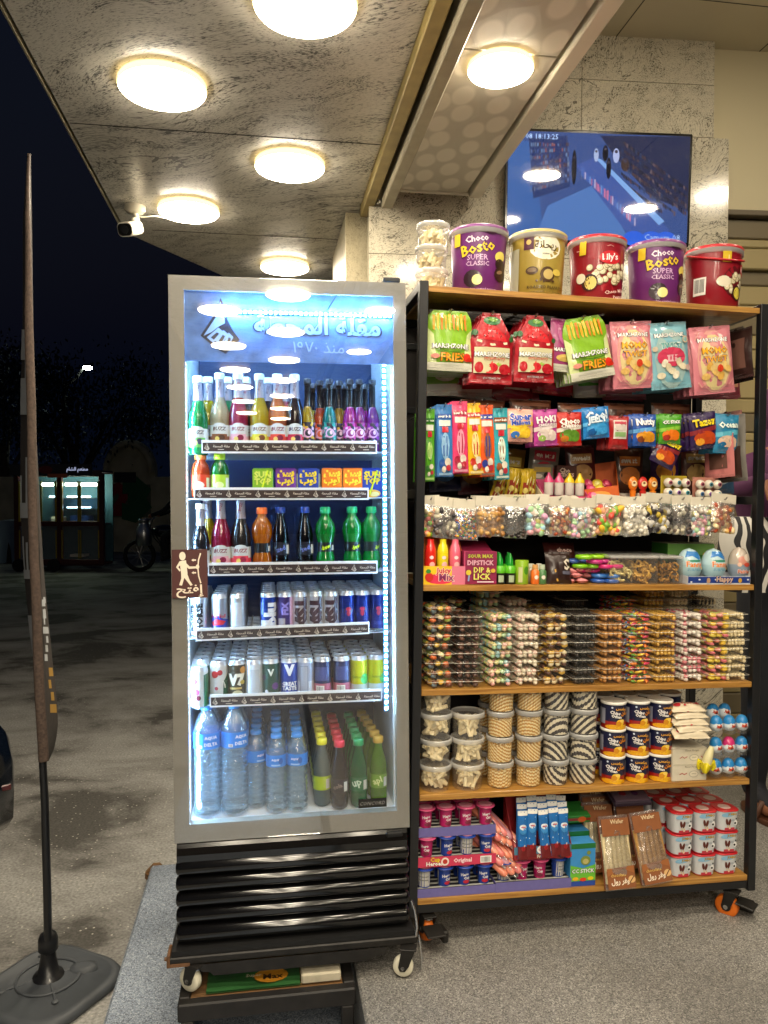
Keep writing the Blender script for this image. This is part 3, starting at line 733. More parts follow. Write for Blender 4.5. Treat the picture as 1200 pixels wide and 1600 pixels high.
# header film with the flame mark and the shop's name
xh0, zh0 = IX0+.0005, fp(450, 567, .008)[1]
plain('header_film', '557ab4', .5, var=.35, bscale=22); emis('led_head', '6fb8ff', LED_L*4)
plain('header_letters', '8fb4e4', .4); plain('header_line', '10142a', .5)
b = MB(); b.box(xh0, IX1-.0005, .006, .009, zh0, IZ1-.001, 'header_film')
mpf = lambda u, v, o: (u, .006-o, v)
D = Dec(b, mpf); D.st = .00004; D.off = .0002
u0, v0 = fp(345, 512, .006)
def flame(D, u, v, s, c_out, c_in):
    D.poly([(u, v+.078*s), (u+.012*s, v+.052*s), (u+.018*s, v+.02*s), (u+.03*s, v-.005*s), (u+.048*s, v-.03*s), (u+.012*s, v-.068*s), (u+.0*s, v-.062*s), (u-.03*s, v-.04*s), (u-.052*s, v-.022*s), (u-.03*s, v+.012*s), (u-.012*s, v+.04*s)], c_out)
    D.poly([(u-.001*s, v+.068*s), (u+.008*s, v+.044*s), (u+.01*s, v+.012*s), (u-.004*s, v+.004*s), (u-.024*s, v-.012*s), (u-.044*s, v-.022*s), (u-.022*s, v+.012*s), (u-.01*s, v+.03*s)], c_in)
    for k in range(3):
        D.poly([(u+(-.036+.021*k)*s, v+(-.026-.008*k)*s), (u+(-.006+.013*k)*s, v+(.0-.006*k)*s), (u+(.008+.012*k)*s, v+(-.012-.006*k)*s), (u+(-.02+.017*k)*s, v+(-.04-.008*k)*s)], c_in)
        D.poly([(u+(-.026+.02*k)*s, v+(-.026-.008*k)*s), (u+(-.010+.015*k)*s, v+(-.012-.006*k)*s), (u+(-.004+.015*k)*s, v+(-.016-.006*k)*s), (u+(-.018+.019*k)*s, v+(-.032-.008*k)*s)], c_out)
flame(D, u0, v0, 1, MATS['header_line'], MATS['header_letters'])
cu, cv = fp(497, 508, .006)
D.text('مقلة المحطة', cu, cv, .335, MATS['header_line'], bold=.06, hs=1.0)
D.text('مقلة المحطة', cu, cv, .33, MATS['header_letters'], bold=.03, hs=1.0)
cu, cv = fp(498, 543, .006)
D.text('منذ ١٩٧٠', cu, cv, .135, MATS['header_letters'], bold=.0)
b.build('header_film', fr)
# LED strips
emis('led', '9fd4ff', LED_L); emis('led_soft', '5aa8ff', LED_L*.006)
b = MB(); xr, _ = fp(601, 800, .045); _, zt = fp(600, 548, .045); _, zbt = fp(600, 1110, .045)
b.box(xr-.006, xr+.006, .040, .045, zbt, zt, 'led_soft', .001)
n = 62
for k in range(n):
    z = zbt+(zt-zbt)*(k+.5)/n; b.box(xr-.003, xr+.003, .0375, .0398, z-.0035, z+.0035, 'led')
b.build('led_strip', fr)
b = MB(); b.box(.0345, .0362, .046, .060, .43, 1.80, 'led_soft')
for k in range(88): b.box(.0363, .0376, .048, .056, .44+k*.0152, .4475+k*.0152, 'led')
b.build('led_strip', fr)
zl = fp(450, 490, .0045)[1]; xl = fp(345, 490, .0045)[0]
b = MB(); b.box(xl, IX1-.004, .0018, .0032, zl-.004, zl+.004, 'led_soft')
for k in range(34): x = xl+.01+(IX1-xl-.02)*k/33; b.box(x-.003, x+.003, -.0012, .0016, zl-.0025, zl+.0025, 'led_head')
b.build('led_strip', fr)
b = MB(); 
for k in range(30): x = .05+.52*k/29; b.box(x-.004, x+.004, .05, .058, 1.795, 1.799, 'led')
b.build('led_strip', fr)
# shelves with printed price rails
rails = [((315, 708), (589, 709), 20), ((303, 781), (576, 781), 19), ((325, 900), (590, 896), 20), ((306, 1002), (577, 990.5), 19), ((328, 1105.5), (597, 1095), 19)]
SZ = []
YR = .052
for i, (pl_, pr_, hh) in enumerate(rails):
    x0, z0 = fp(*pl_, YR); x1, z1 = fp(*pr_, YR); h = hh/FPX*2.1
    b = MB()
    def rp(u, v, o, x0=x0, x1=x1, z0=z0, z1=z1): f = (u-x0)/(x1-x0); return (u, YR-o, z0+(z1-z0)*f+v)
    V8 = [rp(x0, 0, 0), rp(x1, 0, 0), rp(x1, h, 0), rp(x0, h, 0)]
    b.prism([(x0, 0), (x1, 0), (x1, h), (x0, h)], lambda u, v, w, rp=rp: rp(u, v, -w), .006, 'strip_white')
    D = Dec(b, rp); D.rect(x0+.003, x1-.003, h*.14, h*.80, MATS['strip_brown'])
    for k in range(6):
        u = x0+(x1-x0)*(.03+k*.165); flame(D, u, h*.47, .14, MATS['logo_cream'], MATS['strip_brown'])
        D.text('مقلة المحطة', u+(x1-x0)*.08, h*.53, (x1-x0)*.092, MATS['logo_cream'], bold=.01); D.rect(u+(x1-x0)*.06, u+(x1-x0)*.095, h*.26, h*.30, MATS['logo_cream'], 2)
    sh_ = thing('x'); sh_.name = 'shelf'; sh_.parent = fr
    b.build('price_rail', sh_)
    zs = min(z0, z1)+.004; SZ.append(zs+.004)
    b = MB()
    for k in range(13): y = .07+.03*k; b.tube([(.036, y, zs+.001), (.5855, y, zs+.001)], .0018, 'wire', 6)
    for k in range(22): x = .045+.5*k/21*1.06; b.tube([(x, .066, zs+.003), (x, YB-.01, zs+.003)], .0014, 'wire', 5)
    b.build('wire_rack', sh_)
# opening sticker
x0, z0 = fp(269, 935, -.006); x1, z1 = fp(324, 858, -.006)
b = MB(); b.box(x0, x1, -.0072, -.0058, z0, z1, plain('sticker_brown', '4e2c2a', .45))
D = Dec(b, lambda u, v, o: (x0+(u+.5)*(x1-x0), -.0072-o, z0+v*(z1-z0))); K_ = 'e9dcc8'
D.st = .0001
D.ell(-.2, .865, .09, .09, 'x' if 0 else pr(K_)); 
for P_ in ([(-.28, .76), (-.1, .78), (-.06, .5), (-.24, .5)], [(-.24, .5), (-.08, .52), (.0, .36), (.08, .27), (.02, .25), (-.09, .36)], [(-.24, .52), (-.12, .5), (-.16, .4), (-.22, .26), (-.3, .27), (-.24, .4)],
           [(-.12, .74), (.0, .65), (.2, .65), (.2, .61), (-.02, .6), (-.12, .66)], [(-.28, .76), (-.38, .64), (-.28, .55), (-.25, .58), (-.32, .64), (-.24, .70)]): D.poly(P_, pr(K_))
D.line([(.31, .92), (.25, .78), (.23, .62), (.25, .45), (.31, .3)], .035, pr(K_)); D.ell(.22, .64, .05, .05, pr(K_))
for vv in (.78, .52): D.poly([(.05, vv), (.11, vv+.03), (.11, vv-.03)], pr(K_)); D.line([(.09, vv), (.18, vv)], .03, pr(K_))
D.text('إفتح', .0, .14, .74, pr(K_), bold=.02, hs=.55)
b.build('sticker', door)
# maker's plate
x0, z0 = fp(560, 1263, -.006); x1, z1 = fp(604, 1246, -.006)
b = MB(); b.box(x0, x1, -.0075, -.0058, z0, z1, 'black_gloss'); Dec(b, lambda u, v, o: (u, -.0075-o, v)).text('CONCORD', (x0+x1)/2, (z0+z1)/2, .9*(x1-x0), MATS['chrome'], shear=.3, bold=.0); b.build('name_plate', door)
# black louvred grille under the door
b = MB()
zg = [DB-.004, DB-.046]
b.loft([[(x, y, z) for x in (xx,) for y, z in ((.0, DB-.003), (-.004, DB-.012), (-.008, DB-.03), (-.004, DB-.05), (.05, DB-.05), (.05, DB-.003))] for xx in (.006, .2, .4, .612)], 'black_gloss', smooth=False)
for k in range(5):
    zc = DB-.066-k*.0415; rr = .020 if k < 4 else .024
    if k == 4: zc -= .004
    ring = lambda x, s_: [(x, -.004+rr*1.0*s_*math.cos(a)*1.15+.012, zc+rr*s_*math.sin(a)) for a in [2*math.pi*j/20 for j in range(20)]]
    b.loft([ring(.003, .55), ring(.006, .85), ring(.014, 1), ring(.606, 1), ring(.614, .85), ring(.617, .55)], 'black_gloss')
b.box(.012, .608, .03, .5, .115, DB-.004, 'black_matte')
b.build('grille', fr)
b = MB(); b.box(.555, .60, -.012, .0, DB-.020, DB-.006, 'black_matte', .003); b.build('latch', fr)
# ---- dolly
dl = thing('fridge_dolly', 'worn black steel dolly with white wheels carrying the fridge', 'dolly', X=FM)
b = MB(); Zd = .078
b.box(-.012, .632, -.035, .0, Zd, Zd+.020, 'steel_worn', .003); b.box(-.012, .632, .50, .535, Zd, Zd+.02, 'steel_worn', .003)
b.box(-.012, .02, .0005, .4995, Zd, Zd+.02, 'steel_worn', .003); b.box(.60, .632, .0005, .4995, Zd, Zd+.02, 'steel_worn', .003)
b.prism([(.10, 0), (.50, 0), (.52, .010), (.545, .014), (.55, .03), (.06, .03), (.07, .012), (.09, .01)], lambda u, v, w: (u, -.040+w, .048+v), .004, 'steel_worn')
b.box(-.006, .626, -.03, .53, Zd+.0205, .112, 'black_matte')
b.build('frame', dl)
b = MB(); b.box(-.018, -.010, -.037, .02, Zd-.004, Zd+.028, 'rust', .002); b.tube([(-.025, -.02, Zd+.012), (.0, -.02, Zd+.012)], .005, 'rust'); b.box(-.010, .04, -.0375, -.0355, Zd-.002, Zd+.006, 'rust'); b.build('corner_bracket', dl)
b = MB(); b.tube([(.628, -.03, Zd+.015), (.632, -.034, Zd+.045), (.628, -.026, Zd+.085), (.62, -.02, Zd+.11)], .0035, 'chrome'); b.tube([(.637, -.03, Zd+.02), (.645, -.03, .03), (.642, -.03, .005)], .003, 'chrome'); b.build('tie_rod', dl)
def caster(par, x, y, zb_, r, wheelmat, top, rot=0, name='caster', hub='chrome', brake=False, wd=.022):
    c = bpy.data.objects.new(name, None); COL.objects.link(c); c.parent = par; c.matrix_basis = T(x, y, zb_) @ Rz(rot)
    WX = T(0, .018, r) @ Matrix.Rotation(R(90), 4, 'Y')
    b = MB(); b.X = WX; w = wd/2
    b.slathe([(r*.45, -w*.9), (r*.9, -w), (r, -w*.55), (r, w*.55), (r*.9, w), (r*.45, w*.9)], wheelmat, 32); b.build('wheel', c)
    b = MB(); b.X = WX; b.slathe([(r*.42, -w*1.05), (r*.42, w*1.05)], 'steel_black', 20); b.slathe([(r*.2, -w*1.5), (r*.2, w*1.5)], hub, 14); b.build('hub', c)
    b = MB(); h = top-zb_
    for sx in (-1, 1):
        b.prism([(-.014, h-.004), (.022, h-.004), (.030, r*1.1), (.026, r*.7), (.012, r*.7), (.002, r*1.2)], lambda u, v, ww, sx=sx: (sx*(w+.004)-.0015+ww, u, v), .003, 'steel_worn')
    b.box(-w-.006, w+.006, -.018, .026, h-.005, h-.0005, 'steel_worn', .001); b.slathe([(.014, h-.012), (.014, h-.005)], 'chrome', 16)
    b.build('fork', c)
    if brake:
        b = MB(); b.box(-w-.012, w+.016, -.058, -.004, h-.030, h-.024, 'steel_worn', .002, X=Matrix.Rotation(R(6), 4, 'X')); b.box(w+.012, w+.030, -.05, .0, r*.5, h-.03, 'steel_worn', .004); b.build('brake_lever', c)
    return c
caster(dl, .055, -.03, .004, .030, 'rubber_white', Zd, R(55)); caster(dl, .610, -.045, .0, .027, 'rubber_white', Zd, R(75)); caster(dl, .06, .47, .0, .028, 'rubber_white', Zd); caster(dl, .57, .47, .0, .028, 'rubber_white', Zd)
# ---- stool under the left wheel
plain('stool_black', '1a1715', .6, var=.4, bscale=30, bump=.4)
st = thing('low_stool', 'low worn black wooden stool under the front of the fridge dolly', 'stool', X=FM @ T(0, 0, 0))
b = MB(); b.box(.012, .462, -.075, -.045, -.045, .001, 'stool_black', .004); b.box(.012, .462, .20, .23, -.045, .001, 'stool_black', .004); b.box(.012, .04, -.0445, .1995, -.045, .0005, 'stool_black', .003); b.box(.432, .462, -.0445, .1995, -.045, .0005, 'stool_black', .003)
b.box(.041, .431, -.044, .199, -.018, -.003, 'old_wood', .002); b.build('top_frame', st)
for x0 in (.02, .425):
    for y0 in (-.073, .2): b = MB(); b.box(x0, x0+.032, y0, y0+.026, -.20, -.0455, 'stool_black', .003); b.build('leg', st)
t = thing('plastic_packet', 'flattened green plastic packet with orange print lying on the stool', 'packet', X=FM @ T(.20, .0, .0))
b = MB(); b.sheet(lambda u, v: (-.12+.24*u, -.04+.10*v, .006+.004*math.sin(u*9)*math.sin(v*5)), 14, 8, pr('2f5a30')); b.sheet(lambda u, v: (-.12+.24*u, -.04+.10*v, .002), 2, 2, pr('2f5a30'))
D = Dec(b, lambda u, v, o: (u, v, .010+o)); D.ell(.045, 0, .045, .03, pr('c98a2a')); D.text('Super', .0, .005, .04, pr('d8d0b0'), bold=.01); D.text('Max', .05, -.005, .05, pr('3a2412'), bold=.03); b.build('film', t)
t = thing('foam_block', 'grubby white foam block beside the green packet on the stool', 'block', X=FM @ T(.375, .0, .001))
b = MB(); b.box(-.052, .052, -.04, .05, 0, .026, plain('foam', 'b5ad98', .8, var=.15, bscale=30, bump=.5), .004); b.build('block', t)
# ================================================================== drinks
plain('alu', 'c9ced2', .25, metal=.9); plain('alu_top', 'd6d9dc', .3, metal=.6)
plain('glass_clear_w', 'f0fbff', .02, trans=1, ior=1.33)
clear('bottle_clear', tint=(.93, .97, 1), gloss=.3, milky=.10, rough=.04, milkcol=(.6, .85, 1.0), wr=45, edge=1.0)
def mk_buzz(liq, c1, c2, txt='BUZZ', foil='9a9094'):
    def f():
        t = thing('glass_bottle'); b = MB(); L = liquid('liq_'+liq, liq, .75)
        rf = [(.022, 0), (.0265, .004), (.0268, .095), (.024, .112), (.0135, .145), (.0115, .165), (.0112, .196), (.0125, .200), (.0125, .205)]
        b.slathe(rf, L, 22); b.build('bottle', t)
        b = MB(); b.slathe([(.0138, .196), (.0142, .199), (.0138, .211), (.012, .213)], 'cap_white', 20); b.build('cap', t)
        b = MB(); b.slathe([(.0118, .195), (.0122, .166), (.0142, .146)], plain('foil_'+foil, foil, .3, metal=.4), 20, cap=False)
        D = Dec(b, cylmap(lambda v: .0122 if v > .166 else .0125, 0)); D.st = .0001; D.text(txt, 0, .178, .022, pr(c2), rot=R(75), bold=.02); b.build('neck_foil', t)
        b = MB(); b.slathe([(.02715, .02), (.02715, .070)], pr('c4c6c0'), 24, cap=False)
        b.slathe([(.0273, .020), (.0273, .040)], pr(c1), 24, cap=False)
        D = Dec(b, cylmap(.0272)); D.st = .00012; D.ell(0, .064, .02, .012, pr('c4c6c0')); D.rect(-.022, .022, .020, .046, pr(c1)); D.text(txt, 0, .06, .034, pr(c2), bold=.03, shear=.2); D.ell(.006, .036, .009, .008, pr(c2)); D.ell(-.006, .033, .006, .006, pr('d8c060')); b.build('label', t)
        return t
    return f
def mk_slimglass(liq, c2):
    def f():
        t = thing('glass_bottle'); b = MB(); L = liquid('liqs_'+liq, liq, .7)
        b.slathe([(.017, 0), (.0205, .004), (.0205, .085), (.017, .105), (.010, .124)], L, 18); b.slathe([(.010, .124), (.009, .13), (.0085, .188), (.0098, .192), (.0098, .198)], liquid('neckglass', '3a2a28', .35), 18); b.build('bottle', t)
        b = MB(); b.slathe([(.0105, .188), (.0105, .200), (.009, .202)], plain('capdk', '3a3434', .3, metal=.5), 16); b.build('cap', t)
        b = MB(); b.slathe([(.0208, .02), (.0208, .08)], mosaic('slab_'+c2, [c2, '2a2030', liq, c2, 'c8a0b8', '1c1828'], 130), 20, cap=False); D = Dec(b, cylmap(.0209)); D.st = .0001; D.ell(0, .05, .013, .013, pr('d9a8c8')); D.ell(0, .05, .009, .009, pr(c2)); D.ell(.003, .052, .004, .006, pr('e8c8d8')); b.build('label', t)
        return t
    return f
def mk_pet(liq, cap, lab, txt, tc, prof='wide', s=1.0, lc=None, dens=.7):
    def f():
        t = thing('plastic_bottle'); b = MB(); L = liquid('liqp_'+liq+str(dens), liq, dens)
        if prof == 'wide': rf = [(.018, 0), (.025, .006), (.0265, .02), (.0255, .04), (.0215, .052), (.0215, .078), (.0265, .095), (.0285, .112), (.026, .130), (.016, .146), (.0125, .152), (.0125, .160)]; cz, lz, lr = .158, (.053, .079), .0222
        elif prof == 'juice': rf = [(.021, 0), (.0245, .004), (.0245, .075), (.022, .088), (.014, .098), (.0135, .105)]; cz, lz, lr = .103, (.022, .062), .0250
        else: rf = [(.015, 0), (.0225, .006), (.024, .02), (.0235, .05), (.0215, .062), (.024, .08), (.0245, .105), (.021, .125), (.0125, .155), (.0115, .162), (.0115, .172)]; cz, lz, lr = .170, (.048, .086), .0246
        b.slathe(rf, L, 24); bt = b.build('bottle', t); 
        b = MB(); cr = .0155 if prof == 'juice' else .0145; b.slathe([(cr, cz), (cr+.0006, cz+.003), (cr, cz+.016), (cr-.003, cz+.018)], pr(cap), 22); b.build('cap', t)
        b = MB(); rl = (lambda v: lr) ; b.slathe([(lr, lz[0]), (lr, lz[1])], pr(lab), 24, cap=False)
        D = Dec(b, cylmap(lr)); D.st = .0001
        if txt: D.text(txt, 0, (lz[0]+lz[1])/2, .026, pr(tc), bold=.03, rot=R(20))
        if lc: D.ell(.0, lz[0]+.012, .012, .009, pr(lc))
        D.rect(.018, .030, lz[0]+.004, lz[1]-.008, pr('dcdcd4'), 3)
        b.build('label', t)
        return t
    return f
def mk_water(r, h, big):
    def f():
        t = thing('water_bottle'); b = MB(); p_ = [(r*.7, 0), (r*.97, .006)]; zz_ = h*.60; k = 0; z = .012
        while z < zz_:
            p_ += [(r, z), (r*1.0, z+.004), (r*.93, z+.0075)]; z += .0145
        p_ += [(r, zz_+.004), (r, h*.76), (r*.9, h*.82), (r*.62, h*.90), (.0135, h*.945), (.0125, h*.955), (.0125, h*.975)]
        b.slathe(p_, 'bottle_clear', 26); b.slathe([(r_*.93, z_+.001) for r_, z_ in p_[:-3]], 'water_body', 22)
        b.build('bottle', t)
        b = MB(); b.slathe([(.0152, h*.955), (.0158, h*.96), (.0152, h), (.013, h+.001)], pr('3f8fe0'), 22); b.build('cap', t)
        l0, l1 = (h*.60+.006, h*.76) if big else (h*.61, h*.76)
        b = MB(); b.slathe([(r*1.012, l0), (r*1.012, l1)], pr('2a80d8'), 26, cap=False); D = Dec(b, cylmap(r*1.012)); D.st = .0001
        if big: D.text('AQUA', .016, (l0+l1)/2+.009, .034, pr('f2f6fa'), bold=.03); D.text('DELTA', .016, (l0+l1)/2-.008, .036, pr('f2f6fa'), bold=.03); D.spec([('b', -.02, -.008, l0+.004, l0+.012)])
        else: D.text('AQUA', .0, (l0+l1)/2+.003, .022, pr('f2f6fa'), bold=.03); D.ell(.014, (l0+l1)/2, .006, .009, pr('1d5cb0')); D.rect(-.012, .012, l0+.003, l0+.007, pr('9ac8f0'), 3)
        b.build('label', t); return t
    return f
m_, nt, p = newmat('water_body'); MATS['water_body'] = m_
nt.nodes.clear(); o_ = N(nt, 'ShaderNodeOutputMaterial'); tr = N(nt, 'ShaderNodeBsdfTransparent'); tr.inputs[0].default_value = (.90, .97, 1, 1); gl = N(nt, 'ShaderNodeBsdfRefraction'); gl.inputs['IOR'].default_value = 1.2; gl.inputs['Roughness'].default_value = .05; gl.inputs[0].default_value = (.90, .97, 1, 1)
mxx = N(nt, 'ShaderNodeMixShader'); mxx.inputs[0].default_value = .45; nt.links.new(tr.outputs[0], mxx.inputs[1]); nt.links.new(gl.outputs[0], mxx.inputs[2]); nt.links.new(mxx.outputs[0], o_.inputs[0])
def mk_can(r, h, bands, spec, metal=.55):
    def f():
        t = thing('drink_can'); b = MB()
        b.slathe([(r*.8, 0), (r*.86, .002), (r, .006)], 'alu', 26, cap=True)
        for (z0_, z1_, c_) in bands: b.slathe([(r, .006+(h-.018)*z0_), (r, .006+(h-.018)*z1_)], plain('can_'+c_, c_, .28, metal=metal, coat=.3), 26, cap=False)
        D = Dec(b, cylmap(r, .006), 1, 1); D.w = 2*r; D.h = h-.018; D.st = .0001; D.off = .0002; D.spec(spec); b.build('body', t)
        b = MB(); b.slathe([(r, h-.012), (r*.86, h-.003), (r*.88, h), (r*.84, h), (r*.80, h-.003), (.001, h-.003)], 'alu_top', 26, cap=False)
        b.box(-.005, .005, -.010, .004, h-.0028, h-.0012, 'alu', .0005); b.build('top', t); return t
    return f
def mk_carton(c, spec, straw=True):
    def f():
        t = thing('juice_carton'); b = MB(); w, d, h = .056, .038, .078
        b.box(-w/2, w/2, 0, d, 0, h, pr(c), .0015); b.box(-w/2+.002, w/2-.002, .008, d-.008, h+.0002, h+.003, pr(c), .001)
        b.box(w/2+.0002, w/2+.0006, .003, d-.003, .003, h-.003, pr('2aa890'))
        D = Dec(b, lambda u, v, o: (u, -o, v), w, h); D.spec(spec); b.build('carton', t)
        if straw: b = MB(); b.tube([(w/2+.0035, .02, .01), (w/2+.0035, .02, .066)], .0022, pr('e8e6d0')); b.build('straw', t)
        else: b = MB(); b.tube([(-.008, -.0035, .006), (.014, -.0035, .074)], .0026, pr('d8e020')); b.build('straw', t)
        return t
    return f
def fplace(px, y, zi): return fp(px, 800, y)[0], SZ[zi] if zi >= 0 else .415
def fput(key, mk, px, y, zi, label, cat, group=None, rot=0, dz=0, s=1, x=None):
    X0, z = fplace(px, y, zi)
    if x is not None: X0 = x
    return inst(key, mk, FM @ T(X0, y, z+dz+.0005) @ Rz(rot) @ Matrix.Scale(s, 4), label, cat, group)
# row 1
buzz = {'green': ('1f8f4a', '5fa046', '2c2a3a'), 'dark': ('2a1414', 'b01c38', '3a1430'), 'white': ('c9b489', '7a4a2a', '4a2a1a'), 'pink': ('b0264a', 'd8a0a8', '7a1030'), 'yellow': ('d0b010', 'c8b830', '6a3a10'), 'orange': ('d06a28', 'd04430', '7a1430'), 'smoke': ('3a3430', 'd0404a', '8a1a30')}
B_ = lambda k: mk_buzz(*buzz[k])
fput('bz_green', B_('green'), 311, .082, 0, 'green glass soda bottle at the left end of the top fridge shelf', 'bottle', 'glass bottles on the top fridge shelf', dz=-.012)
for k, px, y, nm in (('white', 345, .10, 'pale amber'), ('pink', 374, .10, 'pink'), ('yellow', 407, .10, 'plain yellow'), ('orange', 435, .10, 'orange'), ('dark', 462, .10, 'dark cola coloured')):
    fput('bz_'+k, B_(k), px, y, 0, '%s glass soda bottle in the front row of the top fridge shelf' % nm, 'bottle', 'glass bottles on the top fridge shelf')
for k, px, nm in (('yellow', 327, 'behind the green one'), ('green', 357, 'behind the pale amber one'), ('smoke', 386, 'behind the pink one'), ('pink', 446, 'behind the orange one'), ('dark', 420, 'behind the plain yellow one')):
    fput('bz_'+k, B_(k), px, .165, 0, 'glass soda bottle, second row of the top shelf, %s' % nm, 'bottle', 'glass bottles on the top fridge shelf')
sl = (('c8a020', '1a1a28'), ('e05a20', 'd0582a'), ('1a8a80', '2a6a60'), ('c89a20', '3a2a50'), ('c02a90', '8a2a70'), ('a02a90', '8a2060'), ('8a2a9a', '6a2070'))
for i, (px, k) in enumerate(((482, 0), (501, 1), (516, 2), (531, 3), (548, 4), (563, 5), (583, 6))):
    fput('sg%d' % k, mk_slimglass(*sl[k]), px, .10 if i % 2 == 0 or i > 4 else .13, 0, 'slim %s glass bottle, %s slim one along the top shelf' % (['amber', 'orange', 'teal', 'gold', 'magenta', 'plum', 'violet'][k], ORD[i]), 'bottle', 'slim bottles on the top fridge shelf', s=1.0)
n = 0
for i, px in enumerate((490, 508, 524, 540, 556, 572)):
    for y in (.185, .25):
        fput('sg%d' % ((i*3+n) % 7), mk_slimglass(*sl[(i*3+n) % 7]), px, y, 0, 'slim glass bottle, %s column from the dark bottle, %s row, top shelf' % (ORD[i], 'second' if y < .2 else 'third'), 'bottle', 'slim bottles on the top fridge shelf'); n += 1
# row 2
fput('jo', mk_pet('d84a18', 'f07030', 'd8452a', '', 'ffffff', 'juice', lc='e8e0d0'), 314, .085, 1, 'small orange juice bottle with orange cap on the second fridge shelf', 'bottle')
fput('jg', mk_pet('1f8a2a', 'b8d820', 'a8c838', '', 'ffffff', 'juice', lc='d8e8a0'), 344, .085, 1, 'small green juice bottle with lime cap on the second fridge shelf', 'bottle')
ct = (('7fb020', 'SUN', 'TOP', 'd8e060', False, 'lime green'), ('6a2a8a', 'سن', 'توب', 'f0d020', True, 'purple'), ('1c3aa0', 'سن', 'توب', 'f0d020', True, 'blue'), ('e8781a', 'سن', 'توب', 'f0d838', True, 'orange'), ('1c3aa0', 'SUN', 'TOP', 'f0d020', False, 'blue and straw fronted'))
for i, (px, k) in enumerate(((411, 0), (447, 1), (482, 2), (519, 3), (552, 3), (582, 4))):
    c_, t1, t2, tc_, sw_, nm = ct[k]
    fr_ = {'lime green': 'b8c860', 'purple': '2a1a4a', 'blue': 'e8a020', 'orange': 'f0b050', 'blue and straw fronted': 'e8b040'}[nm]
    fput('ct%d' % k, mk_carton(c_, [('e', 0, .12, .42, .2, fr_), ('e', .1, .1, .25, .12, 'f0e8a0' if nm != 'purple' else '5a2a6a'), ('t', t1, 0, .80, .78, tc_, None, .05), ('t', t2, 0, .56, .78, tc_, None, .05)], sw_), px, .085, 1,
         '%s juice carton, %s from the gap on the second fridge shelf' % (nm, ORD[i]), 'juice carton', 'juice cartons on the second fridge shelf', rot=R(-3+i))
    if i in (1, 2, 3, 4): fput('ct%d' % k, None, px+3, .13, 1, 'juice carton second in line behind the %s front carton' % ORD[i], 'juice carton', 'juice cartons on the second fridge shelf')
# row 3
fput('bz_small', mk_buzz('2c2a30', 'cfd6dc', '3a3a46', 'SHARK'), 313, .075, 2, 'small dark bottle with white label on the third fridge shelf behind the sticker', 'bottle', 'glass bottles on the third fridge shelf', s=.88)
fput('bz_pink', None, 345, .085, 2, 'pink glass soda bottle on the third fridge shelf', 'bottle', 'glass bottles on the third fridge shelf')
fput('bz_smoke', B_('smoke'), 376, .085, 2, 'smoky glass soda bottle with red topped label on the third fridge shelf', 'bottle', 'glass bottles on the third fridge shelf')
fput('bz_yellow', None, 324, .16, 2, 'yellowish glass bottle in the second row of the third fridge shelf', 'bottle', 'glass bottles on the third fridge shelf')
fput('pt_o', mk_pet('e07808', 'f06818', '1c1a1c', '', 'ffffff'), 409, .085, 2, 'orange soda bottle with orange cap on the third fridge shelf', 'bottle', 'plastic bottles on the third fridge shelf')
for i, px in enumerate((438, 476)): fput('pt_d', mk_pet('0c0a12', '1a3a90', '161824', 'zed', '6a7ac0', 'slim'), px, .09, 2, 'dark cola bottle with blue cap, %s from the orange soda' % ORD[i], 'bottle', 'plastic bottles on the third fridge shelf', s=.94)
for i, px in enumerate((508, 550, 580)): fput('pt_g', mk_pet('0fa03a', '18a860', '10181a', 'dew', 'c8e020' if i == 0 else '30d8b0'), px, .085, 2, 'bright green soda bottle on the third fridge shelf, %s from the colas' % ORD[i], 'bottle', 'plastic bottles on the third fridge shelf', rot=R(i*25))
# row 4 energy cans
can4 = {
 'horse': ('black and white lettered', [(0, 1, 'c8c8ca')], [('t', 'POWER', -.28, .5, 1.6, '18181a', None, .03, R(90), 1), ('t', 'HORSE', .12, .5, 1.6, '18181a', None, .05, R(90), 1)]),
 'bull': ('blue and silver', [(0, 1, 'a8b4c4')], [('p', [(-1.0, 0), (.1, 0), (.2, .5), (-1.0, .5)], '1a3a9a'), ('r', -1, .1, .5, 1, 'b4bcc8'), ('p', [(-.1, .0), (.8, 0), (.8, .38), (.1, .45)], '16309a'), ('p', [(-.5, .3), (-.1, .42), (.5, .34), (.3, .25), (-.3, .22)], 'c01c2c'), ('t', 'Red Bull', 0, .5, .95, 'c01c2c', None, .02)]),
 'silver': ('plain silver', [(0, 1, 'b4b8bc')], [('r', -.35, .35, .1, .9, '9aa2aa'), ('r', -.3, .3, .12, .88, 'b8bcc0')]),
 'blue': ('blue and white lettered', [(0, 1, '1c3c94')], [('r', -.5, .1, .08, .34, 'c8ccd4'), ('t', 'blu', .25, .5, 1.3, 'd8dce4', None, .06, R(90)), ('r', -.55, -.2, .5, .85, '5a78c0')]),
 'purple': ('purple', [(0, 1, '4a3a78')], [('r', -.45, .0, .06, .38, 'a8a4b0'), ('r', .3, .75, 0, 1, 'd0a8c8'), ('t', 'FIX', -.0, .66, .7, '8a7ac0', None, .06, R(90))]),
 'tsm': ('silver with big vertical lettering', [(0, 1, 'c4c4c8')], [('t', 'TSM', .0, .5, 1.9, '3a2028', None, .08, R(-90), .9), ('r', .72, .85, 0, 1, 'c03a50')]),
 'dark': ('dark blue with red emblem', [(0, 1, '152a78')], [('e', 0, .56, .3, .26, '202060'), ('e', 0, .6, .17, .12, 'b02848'), ('e', 0, .48, .12, .18, 'a02040'), ('r', -.3, .3, .12, .22, '2a3a8a')]),
}
r4 = (('horse', 311, -.012), ('bull', 343, 0), ('silver', 371, 0), ('blue', 419, 0), ('purple', 445, 0), ('tsm', 469, 0), ('tsm', 493, 0), ('tsm', 517, .0), ('dark', 542, 0), ('dark', 566, 0), ('dark', 590, .0))
